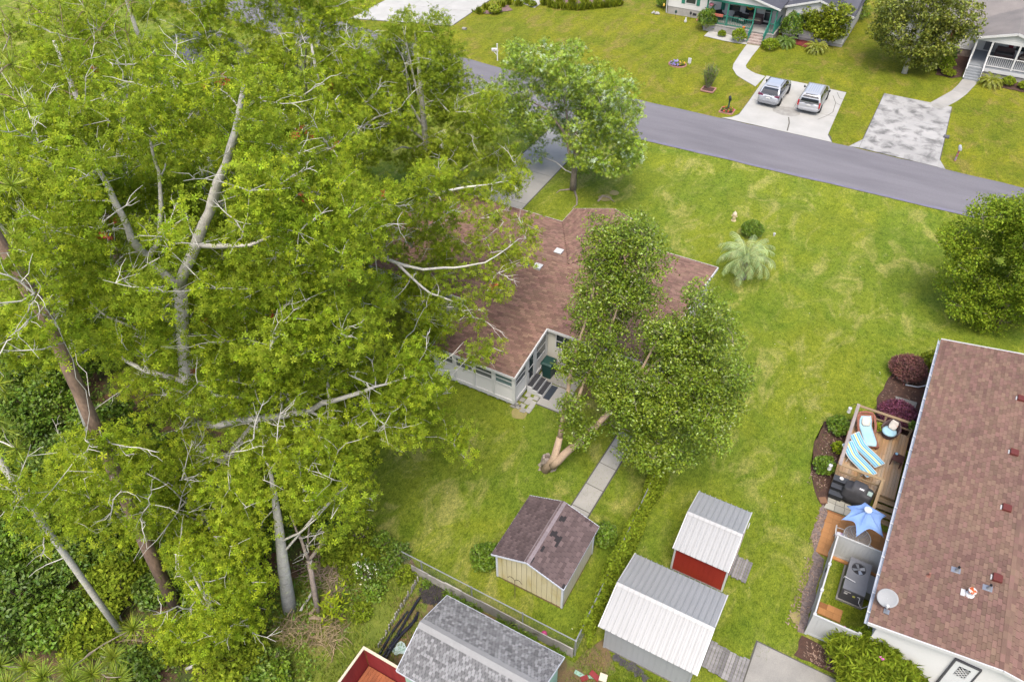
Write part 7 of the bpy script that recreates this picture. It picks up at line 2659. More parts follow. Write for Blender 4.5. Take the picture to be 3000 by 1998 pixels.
pine('pine_tree', 'dark-trunked pine standing among the sweetgums beside the lawn of the grey-roofed house', [(W(430, 930), .30), (W(362, 800, 3.5), .28), (W(300, 610, 8), .25), (W(240, 360, 12), .21), (W(205, 180, 14.4), .15), (W(185, 60, 15.8), .08)],
     spread([(70, 40, 15), (185, 60, 16), (310, 40, 15.4), (340, 110, 14.6), (250, 215, 14.4), (370, 350, 12), (365, 400, 11.4), (120, 120, 14.6), (60, 170, 14), (160, 190, 14.2), (280, 130, 15), (330, 230, 13.4), (30, 100, 14.8), (100, 10, 15.6), (220, 20, 16), (300, 330, 12.6), (420, 60, 14.6), (400, 250, 12.6), (60, 250, 13)], 5, .42, 8) + [Vector(b[:3]) for b in poly_blobs([(-20, -20), (440, -20), (420, 120), (300, 260), (60, 300), (-20, 260)], 60, (21, 0), 2.4, .5, 9)], .42, 'needle', 133, n=55,
     )
pine('young_pine', 'young long-needled pine with bright tufts at the edge of the wood', [((-19.6, 1.6, 0), .12), ((-19.5, 1.9, 2), .10), ((-19.3, 2.3, 4), .06), ((-19.2, 2.5, 5.2), .03)],
     [W(*p) for p in ((390, 1842, 4.6), (330, 1925, 4.8), (345, 1990, 4.6), (270, 1975, 5), (75, 1955, 4.8), (0, 1950, 4.6), (125, 1985, 5.2), (200, 1965, 5), (215, 2000, 5.2), (20, 2010, 5), (150, 2040, 5.2), (290, 2040, 5))], .62, 'needle', 134, n=190, stubs=3, bark='bark_greybrown')

# ------------------------------------------------------------------ garden trees
tp = [((-10.45, 21.3, 0), .26), (W(1625, 1340, .9), .20), (W(1640, 1280, 2), .15)]
pear = poly_blobs([(1700, 650), (1725, 690), (1770, 625), (1800, 690), (1850, 640), (1920, 700), (1935, 780), (1925, 850), (1860, 960), (1740, 990), (1700, 950), (1715, 850), (1735, 760), (1730, 700)], 60, (20.6, .55), 1.3, .72, 41)
pear += poly_blobs([(1890, 1000), (1930, 940), (1990, 900), (2030, 830), (2055, 860), (2060, 920), (2120, 900), (2150, 980), (2165, 1100), (2150, 1220), (2100, 1310), (1980, 1350), (1850, 1340), (1790, 1260), (1760, 1150), (1800, 1040)], 105, (20.8, .55), 1.7, .8, 42)
pear += poly_blobs([(1668, 1050), (1680, 1010), (1740, 1010), (1800, 1060), (1780, 1130), (1690, 1120), (1665, 1090)], 16, (20.9, .5), .9, .62, 43)
pear += poly_blobs([(1640, 1200), (1660, 1170), (1730, 1190), (1750, 1260), (1720, 1300), (1650, 1290)], 14, (20.6, .4), .6, .5, 44)
make_tree('pear_tree', 'leafy pear tree with leaning split trunk between the red roof and the yellow shed', (-10.45, 21.3, 0), tp, pear, 'leaf_pear', .07, 105, 7, OVAL, 'bark_tan', 'bark_greybrown', 140, spray_r=.17, twigs=1, up=.5,
          limbs=[L3([(1640, 1280, 2, .14), (1652, 1200, 3.4, .12), (1664, 1150, 4.3, .10), (1690, 1020, 6.4, .08), (1740, 840, 9, .05)]), L3([(1618, 1365, .5, .2), (1675, 1311, 1.7, .17), (1728, 1264, 2.8, .15), (1765, 1228, 3.6, .13), (1850, 1130, 5.4, .09), (1960, 1030, 7, .05)]),
                 L3([(1664, 1250, 2.6, .09), (1695, 1165, 4, .08), (1712, 1115, 4.8, .07), (1800, 930, 7.8, .05), (1860, 760, 10, .03)]), L3([(1850, 1130, 5.4, .07), (1930, 990, 7.4, .05), (2050, 880, 8.6, .03)])])
mb = MB()
c = W(1607, 1372)
rgk = random.Random(2)
lob = [1 + .22 * math.sin(k * 2.7) + rgk.uniform(-.12, .12) for k in range(15)]
mb.loft([[(r_ * lob[k] * math.cos(2 * PI * k / 15), r_ * lob[(k + j) % 15] * math.sin(2 * PI * k / 15), z + rgk.uniform(-.03, .05)) for k in range(15)] for j, (r_, z) in enumerate([(.52, 0), (.38, .1), (.32, .3), (.29, .5), (.24, .7), (.15, .72), (.10, .45)])])
o = mb.build('tree_stump', 'bark_greybrown')
o.location = (c.x - .12, c.y + .05, -.02)
o.scale = (.85, .8, 1.15)
tag(o, 'hollow split stump at the foot of the pear tree', 'stump')
mp = poly_blobs([(1395, 270), (1420, 225), (1490, 225), (1500, 120), (1530, 140), (1600, 130), (1680, 130), (1740, 165), (1800, 215), (1850, 260), (1870, 310), (1860, 370), (1880, 400), (1850, 470), (1800, 500), (1700, 505), (1620, 495), (1560, 440), (1555, 400), (1480, 360), (1430, 320)], 130, (45.6, 0), 3.0, .92, 45)
make_tree('maple_tree', 'round silvery-leaved maple on the verge in front of the red-roofed house', (-20.6, 45.3, 0), [((-20.6, 45.3, 0), .26), ((-20.65, 45.5, 1.2), .21), ((-20.7, 45.7, 2.4), .18), ((-20.8, 45.9, 6), .1)], mp, [('leaf_maple', .93), ('leaf_maple_pale', .07)], .125, 42, 7, STAR, 'bark_greybrown', 'bark_twig', 141,
          twigs=1, limbs=[L3([(1676, 480, 2.4, .13), (1660, 400, 4.2, .1), (1600, 320, 6, .06), (1500, 270, 7, .03)]), L3([(1678, 470, 2.6, .13), (1720, 400, 4.2, .1), (1780, 330, 5.6, .06)]), L3([(1672, 440, 3.3, .1), (1660, 330, 5.6, .07), (1640, 240, 7.4, .04)])])
my = poly_blobs([(2795, 670), (2830, 630), (2870, 612), (2930, 600), (3000, 590), (3080, 620), (3100, 800), (3080, 940), (3010, 950), (2890, 950), (2840, 920), (2800, 880), (2780, 820), (2775, 720)], 85, (43.4, 0), 2.3, .85, 46, zmin=.7)
make_tree('crape_myrtle', 'broad bushy olive-green tree by the street corner of the rose-roofed house', (7.8, 43.5, 0), [((7.8, 43.5, 0), .22), ((7.8, 43.5, .8), .2), ((7.7, 43.5, 2.5), .1)], my, 'leaf_myrtle', .082, 125, 7, OVAL, 'bark_pine', 'bark_greybrown', 142, twigs=2, spray_r=.2, up=.45)
ok = poly_blobs([(2575, 40), (2590, 0), (2640, -60), (2800, -60), (2850, 10), (2870, 60), (2830, 110), (2790, 140), (2740, 175), (2720, 195), (2650, 195), (2620, 170), (2575, 110)], 66, (78.2, 0), 2.6, .92, 47)
make_tree('oak_tree', 'dark evergreen oak on the lawn in front of the taupe-roofed house', (-2.6, 78.1, 0), [((-2.6, 78.1, 0), .26), ((-2.6, 78.2, 1.4), .2), ((-2.6, 78.4, 5), .1)], ok, 'leaf_oak', .14, 48, 7, OVAL, 'bark_pale', 'bark_twig', 143, twigs=2, spray_r=.26)
sm = poly_blobs([(2365, 70), (2370, 40), (2400, 25), (2440, 12), (2480, 20), (2490, 50), (2470, 90), (2440, 112), (2390, 115), (2368, 95)], 34, (82.0, 0), 1.2, .72, 48, zmin=.5)
make_tree('round_tree', 'small round yellow-green tree at the end of the green-trimmed house', (-10.4, 82.0, 0), [((-10.4, 82, 0), .12), ((-10.4, 82, 1.2), .1), ((-10.4, 82, 2.4), .05)], sm, 'leaf_yellow', .13, 110, 7, OVAL, 'bark_greybrown', 'bark_twig', 144, twigs=2, spray_r=.2)
for (px, py, lab, seed, lm_) in ((2500, 10, 'loose green bush beyond the small round tree', 145, 'leaf_mid'), (2375, 20, 'dark green bush against the wall beside the small round tree', 146, 'leaf_dark')):
    c = W(px, py + 45)
    make_tree('bush', lab, tuple(c), [(tuple(c), .06), ((c.x, c.y, 1), .04), ((c.x, c.y, 1.8), .02)], [(c.x + random.Random(seed + k).uniform(-1, 1), c.y + random.Random(seed * k + 1).uniform(-.8, .8), .7 + (k % 4) * .6, .7) for k in range(11)], lm_, .10, 50, 6, OVAL, 'bark_greybrown', 'bark_greybrown', seed, twigs=1, cat='bush')

# ------------------------------------------------------------------ shrubs
def shrub(name, label, c, r, h, m, n, size, seed, tmpl=OVAL, up=.4, group=None, lumps=.12, flowers=None, base=.0):
    rs = np.random.RandomState(seed)
    n = int(n * 1.5)
    t = thing(name, label, 'bush', (c[0], c[1], 0), group=group)
    rg = random.Random(seed)
    mb = MB()
    for k in range(7):
        a = rg.uniform(0, 2 * PI)
        mb.tube([(c[0], c[1], 0), (c[0] + .4 * r * math.cos(a), c[1] + .4 * r * math.sin(a), h * .4), (c[0] + .75 * r * math.cos(a), c[1] + .75 * r * math.sin(a), h * .75)], [.025, .018, .008], 4, False)
    mb.build('stem', 'bark_greybrown', t)
    d = rs.normal(size=(n, 3))
    d[:, 2] = np.abs(d[:, 2]) * 1.0 - .25 * rs.random_sample(n)
    d /= np.linalg.norm(d, axis=1, keepdims=True)
    th, ph = np.arctan2(d[:, 1], d[:, 0]), d[:, 2]
    k = 1 + lumps * (np.sin(th * 3 + seed) * np.cos(ph * 5 + seed) + .6 * np.sin(th * 7 + ph * 9 + seed * 2))
    k *= (.6 + .42 * rs.random_sample(n) ** .45)
    Pp = np.stack([c[0] + d[:, 0] * r * k, c[1] + d[:, 1] * r * k, np.maximum(.04, h * .42 + base + d[:, 2] * h * .58 * k)], -1)
    leaf_obj('foliage', Pp, size * 1.15 * rs.uniform(.7, 1.25, n), tmpl, m, t, rs, up, kind='stuff')
    if flowers:
        fm, fn, fs = flowers
        idx_ = rs.choice(np.where(d[:, 2] > .05)[0], fn)
        q = np.repeat(Pp[idx_] + d[idx_] * fs * .8, 5, 0) + rs.normal(size=(fn * 5, 3)) * fs * .45
        leaf_obj('blossom', q, fs * rs.uniform(.7, 1.2, fn * 5), OVAL, fm, t, rs, .6, kind='stuff')
    return t


S = lambda px, py: tuple(W(px, py))
shrub('clipped_bush', 'round clipped dark green bush between the hydrant and the palm', S(2200, 690), .75, 1.1, 'leaf_mid', 2600, .05, 201, lumps=.04)
shrub('purple_bush', 'rounded brown-purple bush at the street-side corner of the rose-roofed house', S(2652, 1100), .95, 1.15, 'leaf_brown', 4200, .10, 202, LONG, lumps=.08)
shrub('purple_bush', 'deep purple feathery bush beside the deck rail behind the wicker chairs', S(2622, 1232), .92, 1.0, 'leaf_purple', 4200, .10, 203, LONG, lumps=.06)
shrub('garden_bush', 'glossy green bush on the lawn side of the deck rail', S(2452, 1262), .58, .85, 'leaf_mid', 1300, .055, 204)
shrub('garden_bush', 'light green bush under the grill-side lantern in the mulch bed', S(2410, 1378), .52, .8, 'leaf_mid', 1000, .06, 205)
shrub('garden_bush', 'yellow-green shrub against the street-side wall corner of the rose-roofed house', S(2722, 1085), .6, 1.3, 'leaf_yellow', 900, .07, 206)
shrub('garden_bush', 'small pale green plant between the deck and the mulch bed', (1.72, 29.3, 0), .3, .6, 'leaf_gum_light', 300, .06, 207)
shrub('garden_bush', 'rounded dense green bush on the woods side of the yellow shed', S(1424, 1648), .68, 1.0, 'leaf_mid', 2200, .05, 208)
shrub('garden_bush', 'rounded green bush between the yellow shed and the vine-covered fence', S(1768, 1590), .55, 1.25, 'leaf_mid', 2000, .05, 209)
ol = S(2575, 1960)
shrub('oleander', 'large oleander with narrow leaves and pink flowers below the gable wall', (5.3, 18.2, 0), 1.6, 1.9, 'leaf_gum', 8000, .17, 210, LONG, .25, lumps=.15, flowers=('flower_pink', 14, .085))
shrub('garden_bush', 'round bush at the porch end of the green-trimmed house', S(2068, 90), 1.0, 2.2, 'leaf_mid', 1300, .085, 211)
shrub('garden_bush', 'tall cone of fine leaves beside the green porch steps', S(2312, 120), 1.1, 2.7, 'leaf_mid', 1500, .085, 212)
shrub('garden_bush', 'low clipped bush on the porch-walk side of the block steps', S(2254, 146), .8, 1.05, 'leaf_myrtle', 700, .08, 213)
shrub('garden_bush', 'low dark bush beside the handrail of the block steps', S(2162, 124), .72, 1.3, 'leaf_myrtle', 700, .08, 214)
shrub('garden_bush', 'tiny bright green bush in the pale shell bed', S(2114, 108), .4, .6, 'leaf_gum', 400, .07, 215)
shrub('garden_bush', 'dark bush at the corner of the green-trimmed house', S(1942, 22), .75, 1.2, 'leaf_mid', 900, .085, 216)
shrub('garden_bush', 'bright green hydrangea in front of the taupe-roofed house', S(2760, 206), .9, 1.4, 'leaf_gum', 800, .1, 217)
shrub('garden_bush', 'dark bush against the white wall behind the hydrangea', S(2768, 182), .8, 1.5, 'leaf_dark', 900, .1, 218)
shrub('garden_bush', 'low yellow-green bush at the edge of the porch bed', S(2778, 222), .6, .6, 'leaf_yellow', 600, .08, 219)
shrub('garden_bush', 'bright green bush below the white porch rail', S(2950, 252), .55, .85, 'leaf_gum', 600, .08, 220)
shrub('garden_bush', 'round bright green bush at the lawn edge of the white porch', S(2996, 262), .5, .7, 'leaf_gum', 500, .08, 221)
shrub('garden_bush', 'yellow-green clump in the pale mulch bed across the street', S(1450, 40), .7, .8, 'leaf_yellow', 600, .1, 222)
shrub('garden_bush', 'small variegated plant beside the pale patio edge', S(1560, 20), .45, .6, 'leaf_yellow', 300, .1, 223)
shrub('flower_clump', 'lilac and white blossoms in the heart-shaped ring', S(1978, 192), .45, .4, 'leaf_mid', 150, .06, 224, flowers=('flower_lilac', 40, .07))
shrub('flower_clump', 'yellow marigolds in the heart-shaped ring', S(1994, 192), .32, .35, 'leaf_mid', 120, .06, 225, flowers=('flower_yellow', 26, .06))
shrub('flower_clump', 'red and yellow annuals round the black mailbox post', S(2130, 327), .45, .35, 'leaf_mid', 160, .06, 226, flowers=('flower_red', 30, .06))
shrub('flower_clump', 'lavender plant at the corner of the shell bed', S(2090, 92), .3, .7, 'leaf_mid', 120, .06, 227, flowers=('flower_lilac', 26, .06))
shrub('potted_plant', 'green pot plant beside the wicker chaise on the deck', (3.12, 31.05, 0), .22, .5, 'leaf_yellow', 160, .07, 228, base=.62)
shrub('potted_plant', 'dark green plant in the corner between vinyl fence and house', (4.3, 23.6, 0), .26, .5, 'leaf_dark', 200, .06, 229)
shrub('potted_plant', 'dark green basket plant hanging at the deck end of the gutter', (4.5, 31.3, 0), .2, .5, 'leaf_dark', 160, .06, 230, base=1.2)
shrub('flowering_shrub', 'sparse shrub with white blossom trailing through the rough grass', (-14.4, 12.3, 0), .45, 1.5, 'leaf_mid', 260, .06, 231, flowers=('flower_white', 70, .026), lumps=.3)
for i, (px, py) in enumerate([(1405, 42), (1425, 30), (1470, 22), (1492, 14), (1520, 18), (1545, 12), (1596, 16), (1614, 22), (1632, 25), (1650, 27), (1668, 29), (1688, 30), (1706, 29), (1724, 27), (1742, 25), (1760, 24), (1778, 22), (1796, 20), (1812, 17), (1604, 6), (1640, 10), (1676, 14), (1712, 12), (1748, 9), (1784, 6)]):
    c = S(px, py)
    rs = np.random.RandomState(300 + i)
    t = thing('daylily', 'arching yellow-green daylily clump in the bed across the street', 'plant', (c[0], c[1], 0), group='daylily clumps')
    n = 110
    a = rs.uniform(0, 2 * PI, n)
    el = rs.uniform(.5, 1.35, n)
    by = np.stack([np.cos(a) * np.cos(el), np.sin(a) * np.cos(el), np.sin(el)], -1)
    bx = np.stack([-np.sin(a), np.cos(a), 0 * a], -1)
    Pp = np.repeat(np.array([[c[0], c[1], .05]]), n, 0) + rs.normal(size=(n, 3)) * np.array([.16, .16, 0])
    leaf_obj('blades', Pp, rs.uniform(.4, .75, n), (np.array([(-.03, 0, 0), (.03, 0, 0), (.035, .6, 0), (0, 1.05, -.38), (-.035, .6, 0)]), [(0, 1, 2, 3, 4)]), 'leaf_yellow', t, rs, axes=(bx, by, np.cross(bx, by)), kind='stuff')
# upright spiky shrub
c = S(2075, 258)
rs = np.random.RandomState(77)
t = thing('spiky_shrub', 'upright dark green spiky shrub in the brick-edged square', 'bush', (c[0], c[1], 0))
mb = MB()
Ps = []
for k in range(90):
    a, r_ = rs.uniform(0, 2 * PI), rs.uniform(.1, .55)
    top = Vector((c[0] + r_ * 1.5 * math.cos(a), c[1] + r_ * 1.5 * math.sin(a), rs.uniform(1.5, 2.3) - r_ * .5))
    b0_ = Vector((c[0] + r_ * .25 * math.cos(a), c[1] + r_ * .25 * math.sin(a), 0))
    mb.tube([b0_, b0_.lerp(top, .5), top], [.02, .015, .006], 4, False)
    for q in np.linspace(.2, 1, 22):
        Ps.append(b0_.lerp(top, q) + Vector(rs.normal(size=3)) * .035)
mb.build('stem', 'bark_greybrown', t)
leaf_obj('foliage', [tuple(p) for p in Ps], rs.uniform(.09, .15, len(Ps)), LONG, 'leaf_mid', t, rs, .2, kind='stuff')


# ------------------------------------------------------------------ palm and sagos
def frond(parent, base, az, el0, L_, droop, m, width, seed, n=44, rachis='palm_leaf', vee=.45, lw=.0085):
    rs = np.random.RandomState(seed)
    base = Vector(base)
    pts = []
    d = Vector((math.cos(az), math.sin(az), 0))
    p = base.copy()
    k = 12
    el = el0
    for i in range(k + 1):
        pts.append(p.copy())
        p = p + (d * math.cos(el) + Vector((0, 0, math.sin(el)))) * (L_ / k)
        el -= droop / k * (1 + i / k)
    mb = MB().tube(pts, [.022 * (1 - .8 * i / k) * L_ / 1.6 for i in range(k + 1)], 4, False)
    sd = Vector((-d.y, d.x, 0))
    for i in range(n):
        t = .15 + .85 * i / (n - 1)
        f = t * k
        j = min(int(f), k - 1)
        q = pts[j].lerp(pts[j + 1], f - j)
        tg = (pts[j + 1] - pts[j]).normalized()
        nr = sd.cross(tg)
        ll = width * (math.sin(PI * min(1, .12 + .8 * t)) ** .6) * rs.uniform(.85, 1.1)
        for s_ in (-1, 1):
            e = (sd * s_ * .8 + tg * .6 - nr * vee * (-1) + Vector((0, 0, -.12)) + Vector(rs.normal(size=3)) * .06).normalized()
            w_ = tg * lw * L_ / 1.6
            a_, b_ = q - w_, q + w_
            m_ = q + e * ll * .55
            tip = q + e * ll + Vector((0, 0, -.22 * ll))
            mb.add([a_, b_, m_ + w_ * 1.1, tip, m_ - w_ * 1.1], [(0, 1, 2, 3, 4)])
    return mb.build('frond', m, parent)


PB = W(2172, 815)
PM = thing('pindo_palm', 'blue-green feathery palm with a short stout trunk on the side lawn', 'palm tree', (PB.x, PB.y, 0))
mb = MB()
prof = []
for i in range(15):
    z = i * .075
    prof.append((.27 - .05 * i / 14 + (.03 if i % 2 else 0), z))
mb.lathe(prof, 14, (PB.x, PB.y, 0))
mb.build('trunk', mat('palm_boot', (.21, .17, .17), (.13, .10, .09), scale=9, rough=.95, bump=1, bscale=20, grain=.3), PM)
mb = MB()
for k in range(26):
    a = k * 2.4
    z = .35 + .03 * k
    p = Vector((PB.x + .2 * math.cos(a), PB.y + .2 * math.sin(a), z))
    mb.bar(p, p + Vector((math.cos(a) * .12, math.sin(a) * .12, .28)), .09, .03)
mb.build('leaf_base', mat('palm_orange', (.33, .15, .07), (.22, .11, .06), scale=5, rough=.9), PM)
rgp = random.Random(12)
for k in range(26):
    a = k * 2.39996
    lvl = k / 25
    frond(PM, (PB.x + .08 * math.cos(a), PB.y + .08 * math.sin(a), 1.3 + .25 * lvl), a, R(28 + 54 * lvl) + rgp.uniform(-.1, .1), rgp.uniform(1.9, 2.3), R(84 + 15 * rgp.random()) * (1 - .15 * lvl), 'palm_leaf', .5, 400 + k, n=32, vee=.5)


def sago(px, py, label, m, r=.9, seed=1):
    c = W(px, py)
    t = thing('sago_palm', label, 'palm', (c.x, c.y, 0))
    MB().lathe([(.14, 0), (.16, .15), (.12, .3), (.04, .36)], 10, (c.x, c.y, 0)).build('trunk', 'palm_boot', t)
    rg = random.Random(seed)
    for k in range(30):
        a = k * 2.39996
        frond(t, (c.x, c.y, .3), a, R(22 + 50 * k / 30), 1.25 * r * rg.uniform(.85, 1.1), R(80), m, .24, seed * 50 + k, n=14, rachis=m, vee=.2, lw=.03)


sago(2298, 136, 'dark green sago palm below the cone-shaped bush', 'sago_leaf', 1.1, 3)
sago(2388, 152, 'golden-centred sago palm in the red mulch', 'sago_gold', 1.15, 4)
sago(2898, 250, 'sago palm in front of the white porch', 'sago_gold', 1.1, 5)

# ------------------------------------------------------------------ vines on the chain-link fence
rs = np.random.RandomState(61)
t = thing('fence_vine', 'leafy green vine smothering the chain-link fence between the sheds', 'vine', (-5.3, 18.5, 0))
Pp = []
for y in np.arange(14.2, 24.4, .05):
    x0 = -5.14 - .37 * (y - 13.6) / 11
    f = .55 + .45 * math.sin(y * 1.7) * math.sin(y * .6 + 1)
    w_ = .2 + .3 * f * (1.0 if 15.6 < y else .6)
    hh_ = 1.08 + .38 * f
    n = int(34 + 40 * f)
    a = rs.uniform(0, PI, n)
    q = rs.uniform(.7, 1.05, n)
    Pp.append(np.stack([x0 + .08 + w_ * np.cos(a) * q, y + rs.uniform(-.05, .05, n), .06 + hh_ * np.sin(a) * q], -1))
Pp = np.concatenate(Pp)
leaf_obj('foliage', Pp, rs.uniform(.05, .1, len(Pp)), OVAL, 'leaf_gum', t, rs, .5, kind='stuff')
mb = MB()
rg = random.Random(3)
for k in range(40):
    y = rg.uniform(14.2, 24)
    mb.tube(wiggle((-5.3, y, 0), (-5.25 + rg.uniform(-.2, .3), y + rg.uniform(-.6, .6), rg.uniform(.5, 1.2)), rg, .3, 4), .008, 3, False)
mb.build('stem', 'bark_greybrown', t, kind='stuff')
t = thing('fence_weeds', 'low weeds growing along the foot of the fence behind the mint shed', 'weeds', (-8, 13.3, 0))
Pp = np.stack([rs.uniform(-12.2, -5.3, 4500), 13.3 + rs.normal(size=4500) * .13, np.abs(rs.normal(size=4500)) * .2 + .02], -1)
Pp = Pp[(np.sin(Pp[:, 0] * 2.3) + np.sin(Pp[:, 0] * 5.1) > -.5)]
leaf_obj('foliage', Pp, rs.uniform(.03, .06, len(Pp)), OVAL, 'leaf_mid', t, rs, .5, kind='stuff')

# ------------------------------------------------------------------ undergrowth
US = [(20, 1150, 2.2), (60, 1300, 2.0), (130, 1220, 2.2), (180, 1400, 1.9), (40, 1450, 1.8), (240, 1330, 1.9), (120, 1560, 1.7), (30, 1620, 1.7), (300, 1480, 1.7), (230, 1620, 1.5), (90, 1740, 1.5), (180, 1800, 1.3), (20, 1850, 1.5),
      (400, 1560, 1.5), (350, 1680, 1.3), (450, 1480, 1.5), (280, 1850, 1.1), (460, 1700, 1.1), (560, 1640, 1.4), (600, 1560, 1.5), (620, 1720, 1.2), (680, 1620, 1.3), (540, 1860, 1.0), (640, 1840, 1.2), (730, 1700, 1.1), (700, 1900, 1.3), (420, 1930, 1.0), (760, 1560, 1.3),
      (330, 1260, 2.0), (420, 1330, 1.8), (520, 1400, 1.7), (650, 1460, 1.5), (80, 1060, 2.4), (220, 1080, 2.3), (320, 1000, 2.4), (780, 1990, 1.0), (820, 1560, .9), (900, 1500, .9), (980, 1590, .7), (1080, 1600, .6)]
rgu = random.Random(8)
for i, (px, py, h) in enumerate(US):
    c = W(px + rgu.uniform(-15, 15), py + 35 + rgu.uniform(-10, 10))
    sz = h * rgu.uniform(.75, 1.0)
    lm_ = rgu.choice(('leaf_dark', 'leaf_dark', 'leaf_mid', 'leaf_mid', 'leaf_gum'))
    shrub('undergrowth_shrub', {'leaf_dark': 'dense dark green shrub', 'leaf_mid': 'dense mid-green shrub', 'leaf_gum': 'bright yellow-green shrub'}[lm_] + ' in the woodland undergrowth', tuple(c), sz * 1.05, h * 1.05, lm_, int(700 + 900 * h), .095, 500 + i, group='undergrowth shrubs', lumps=.22, up=.45)
for i, (px, py, r_, h_, lm_) in enumerate(((1000, 1560, .6, .8, 'leaf_mid'), (1060, 1580, .6, .7, 'leaf_gum'), (1120, 1600, .5, .6, 'leaf_mid'), (1170, 1630, .5, .6, 'leaf_dark'), (1140, 1670, .55, .6, 'leaf_mid'), (1190, 1690, .45, .5, 'leaf_gum'), (1030, 1690, .5, .6, 'leaf_gum'), (1100, 1740, .5, .5, 'leaf_mid'), (930, 1540, .6, .8, 'leaf_dark'), (1060, 1800, .45, .4, 'leaf_gum'), (800, 1960, .7, .9, 'leaf_dark'))):
    shrub('weedy_bush', {'leaf_dark': 'low dark green', 'leaf_mid': 'low mid-green', 'leaf_gum': 'low yellow-green'}[lm_] + ' weedy bush between the lawn and the brush heaps', tuple(W(px, py)), r_, h_, lm_, 420, .06, 560 + i, group='weedy bushes by the lawn edge', lumps=.25)
# ground cover between the shrubs
rs = np.random.RandomState(71)
Pp = np.stack([rs.uniform(-40, -13.6, 52000), rs.uniform(-4, 14.6, 52000), 0 * rs.random_sample(52000)], -1)
nz = np.sin(Pp[:, 0] * 1.3 + 1) * np.sin(Pp[:, 1] * 1.1) + .6 * np.sin(Pp[:, 0] * 2.9 + Pp[:, 1] * 2.2) + .5 * rs.normal(size=len(Pp))
Pp = Pp[nz > .05]
Pp[:, 2] = .05 + np.abs(rs.normal(size=len(Pp))) * .16
o = leaf_obj('ground_cover', Pp, rs.uniform(.05, .095, len(Pp)), OVAL, 'leaf_mid', None, rs, .6, kind='stuff')
o['label'] = 'low leafy ground cover on the woodland floor'
o['category'] = 'ground cover'


def blades(name, label, regions, n, hmin, hmax, m, seed, wd=.05, lean=.6):
    rs = np.random.RandomState(seed)
    Q = []
    for (x0, x1, y0, y1, wt) in regions:
        k = int(n * wt)
        Q.append(np.stack([rs.uniform(x0, x1, k), rs.uniform(y0, y1, k), np.full(k, .03)], -1))
    Q = np.concatenate(Q)
    f = np.sin(Q[:, 0] * 2.1) * np.sin(Q[:, 1] * 1.7 + 2) + .5 * rs.normal(size=len(Q))
    Q = Q[f > -.35]
    k = len(Q)
    a = rs.uniform(0, 2 * PI, k)
    el = rs.uniform(.5, 1.4, k)
    by = np.stack([np.cos(a) * np.cos(el), np.sin(a) * np.cos(el), np.sin(el)], -1)
    bx = np.stack([-np.sin(a), np.cos(a), 0 * a], -1)
    o = leaf_obj(name, Q, rs.uniform(hmin, hmax, k), (np.array([(-wd, 0, 0), (wd, 0, 0), (0, 1, -.2)]), [(0, 1, 2)]), m, None, rs, axes=(bx, by, np.cross(bx, by)), kind='stuff')
    o['label'] = label
    o['category'] = 'grass'
    return o


blades('rough_grass', 'rough yellow-green grass behind the red fence', [(-16.8, -11.2, 5.5, 13.6, 1.0)], 15000, .14, .34, 'grass_blade', 81)
blades('rough_grass', 'tufts of grass on the soil round the scrap boards', [(-5, -1.0, 11.2, 14.3, 1.0)], 9000, .1, .24, 'grass_blade', 82)
blades('lawn_grass', 'short lawn grass between the sheds and the houses', [(-13.2, -5.6, 13.9, 27, .34), (-5.2, 1.6, 17, 40, .66)], 60000, .035, .075, 'grass_blade', 83, .09)

# ------------------------------------------------------------------ dead brush, logs and big weeds
def brush(label, px, py, rx, ry, n, seed, m='dead_wood', lmax=1.1):
    rg = random.Random(seed)
    c = W(px, py)
    mb = MB()
    for i in range(n):
        t, r_ = rg.uniform(0, 2 * PI), rg.random() ** .5
        p = Vector((c.x + rx * r_ * math.cos(t), c.y + ry * r_ * math.sin(t), .05 + .35 * rg.random() * (1 - r_ * .6)))
        a = rg.uniform(0, 2 * PI)
        L_ = rg.uniform(.3, lmax)
        q = p + Vector((math.cos(a) * L_, math.sin(a) * L_, rg.uniform(-.15, .3)))
        q.z = max(q.z, .03)
        r0 = rg.choice((.006, .008, .01, .014, .022))
        mb.tube(wiggle(p, q, rg, .25, 3), [r0, r0 * .9, r0 * .7, r0 * .4], 4, False)
    o = mb.build('brush_pile', m, kind='stuff')
    o['label'] = label
    o['category'] = 'brush'


brush('tangle of dead branches under the leaning sweetgum', 985, 1590, .9, .7, 130, 1)
brush('brown brush heap around the foot of the forked sapling', 960, 1690, 1.1, .7, 190, 2)
brush('pile of pale dead twigs in the rough grass behind the stout trunk', 870, 1850, .8, .6, 200, 3, 'dry_blade', .7)
brush('spread of dry grey twigs at the edge of the undergrowth', 960, 1860, .9, .6, 180, 4, 'dry_blade', .7)
brush('dead sticks scattered below the woodland trees', 560, 1720, 2.2, 1.4, 120, 5)
brush('dry branches in the undergrowth near the young pine', 400, 1900, 2.0, 1.0, 110, 6)
for i, (p, q, r_, lab) in enumerate((((1030, 1605), (1062, 1636), .075, 'split pale log lying on the brush by the lawn edge'), ((905, 1812), (950, 1812), .07, 'short cut log at the foot of the forked sapling'), ((905, 1800), (930, 1775), .08, 'log propped beside the forked sapling'),
                                ((880, 1790), (918, 1730), .06, 'slanting dead branch between the two pale trunks'), ((558, 1932), (628, 1882), .085, 'grey fallen branch in the undergrowth behind the young pine'), ((545, 1960), (632, 1920), .07, 'forked fallen branch beside the grey one'),
                                ((250, 1900), (310, 1925), .05, 'bare grey branch arching over the young pine'), ((372, 1850), (345, 1790), .04, 'thin curved dead branch near the slender trunk'))):
    a, b = W(*p, .12), W(*q, .2 if i < 4 else .45)
    o = MB().tube(wiggle(a, b, random.Random(i), .12, 4), [r_, r_ * .97, r_ * .93, r_ * .9, r_ * .85], 8).build('fallen_log', 'dead_wood' if i < 3 else 'bark_pale', smooth=True)
    tag(o, lab, 'log')
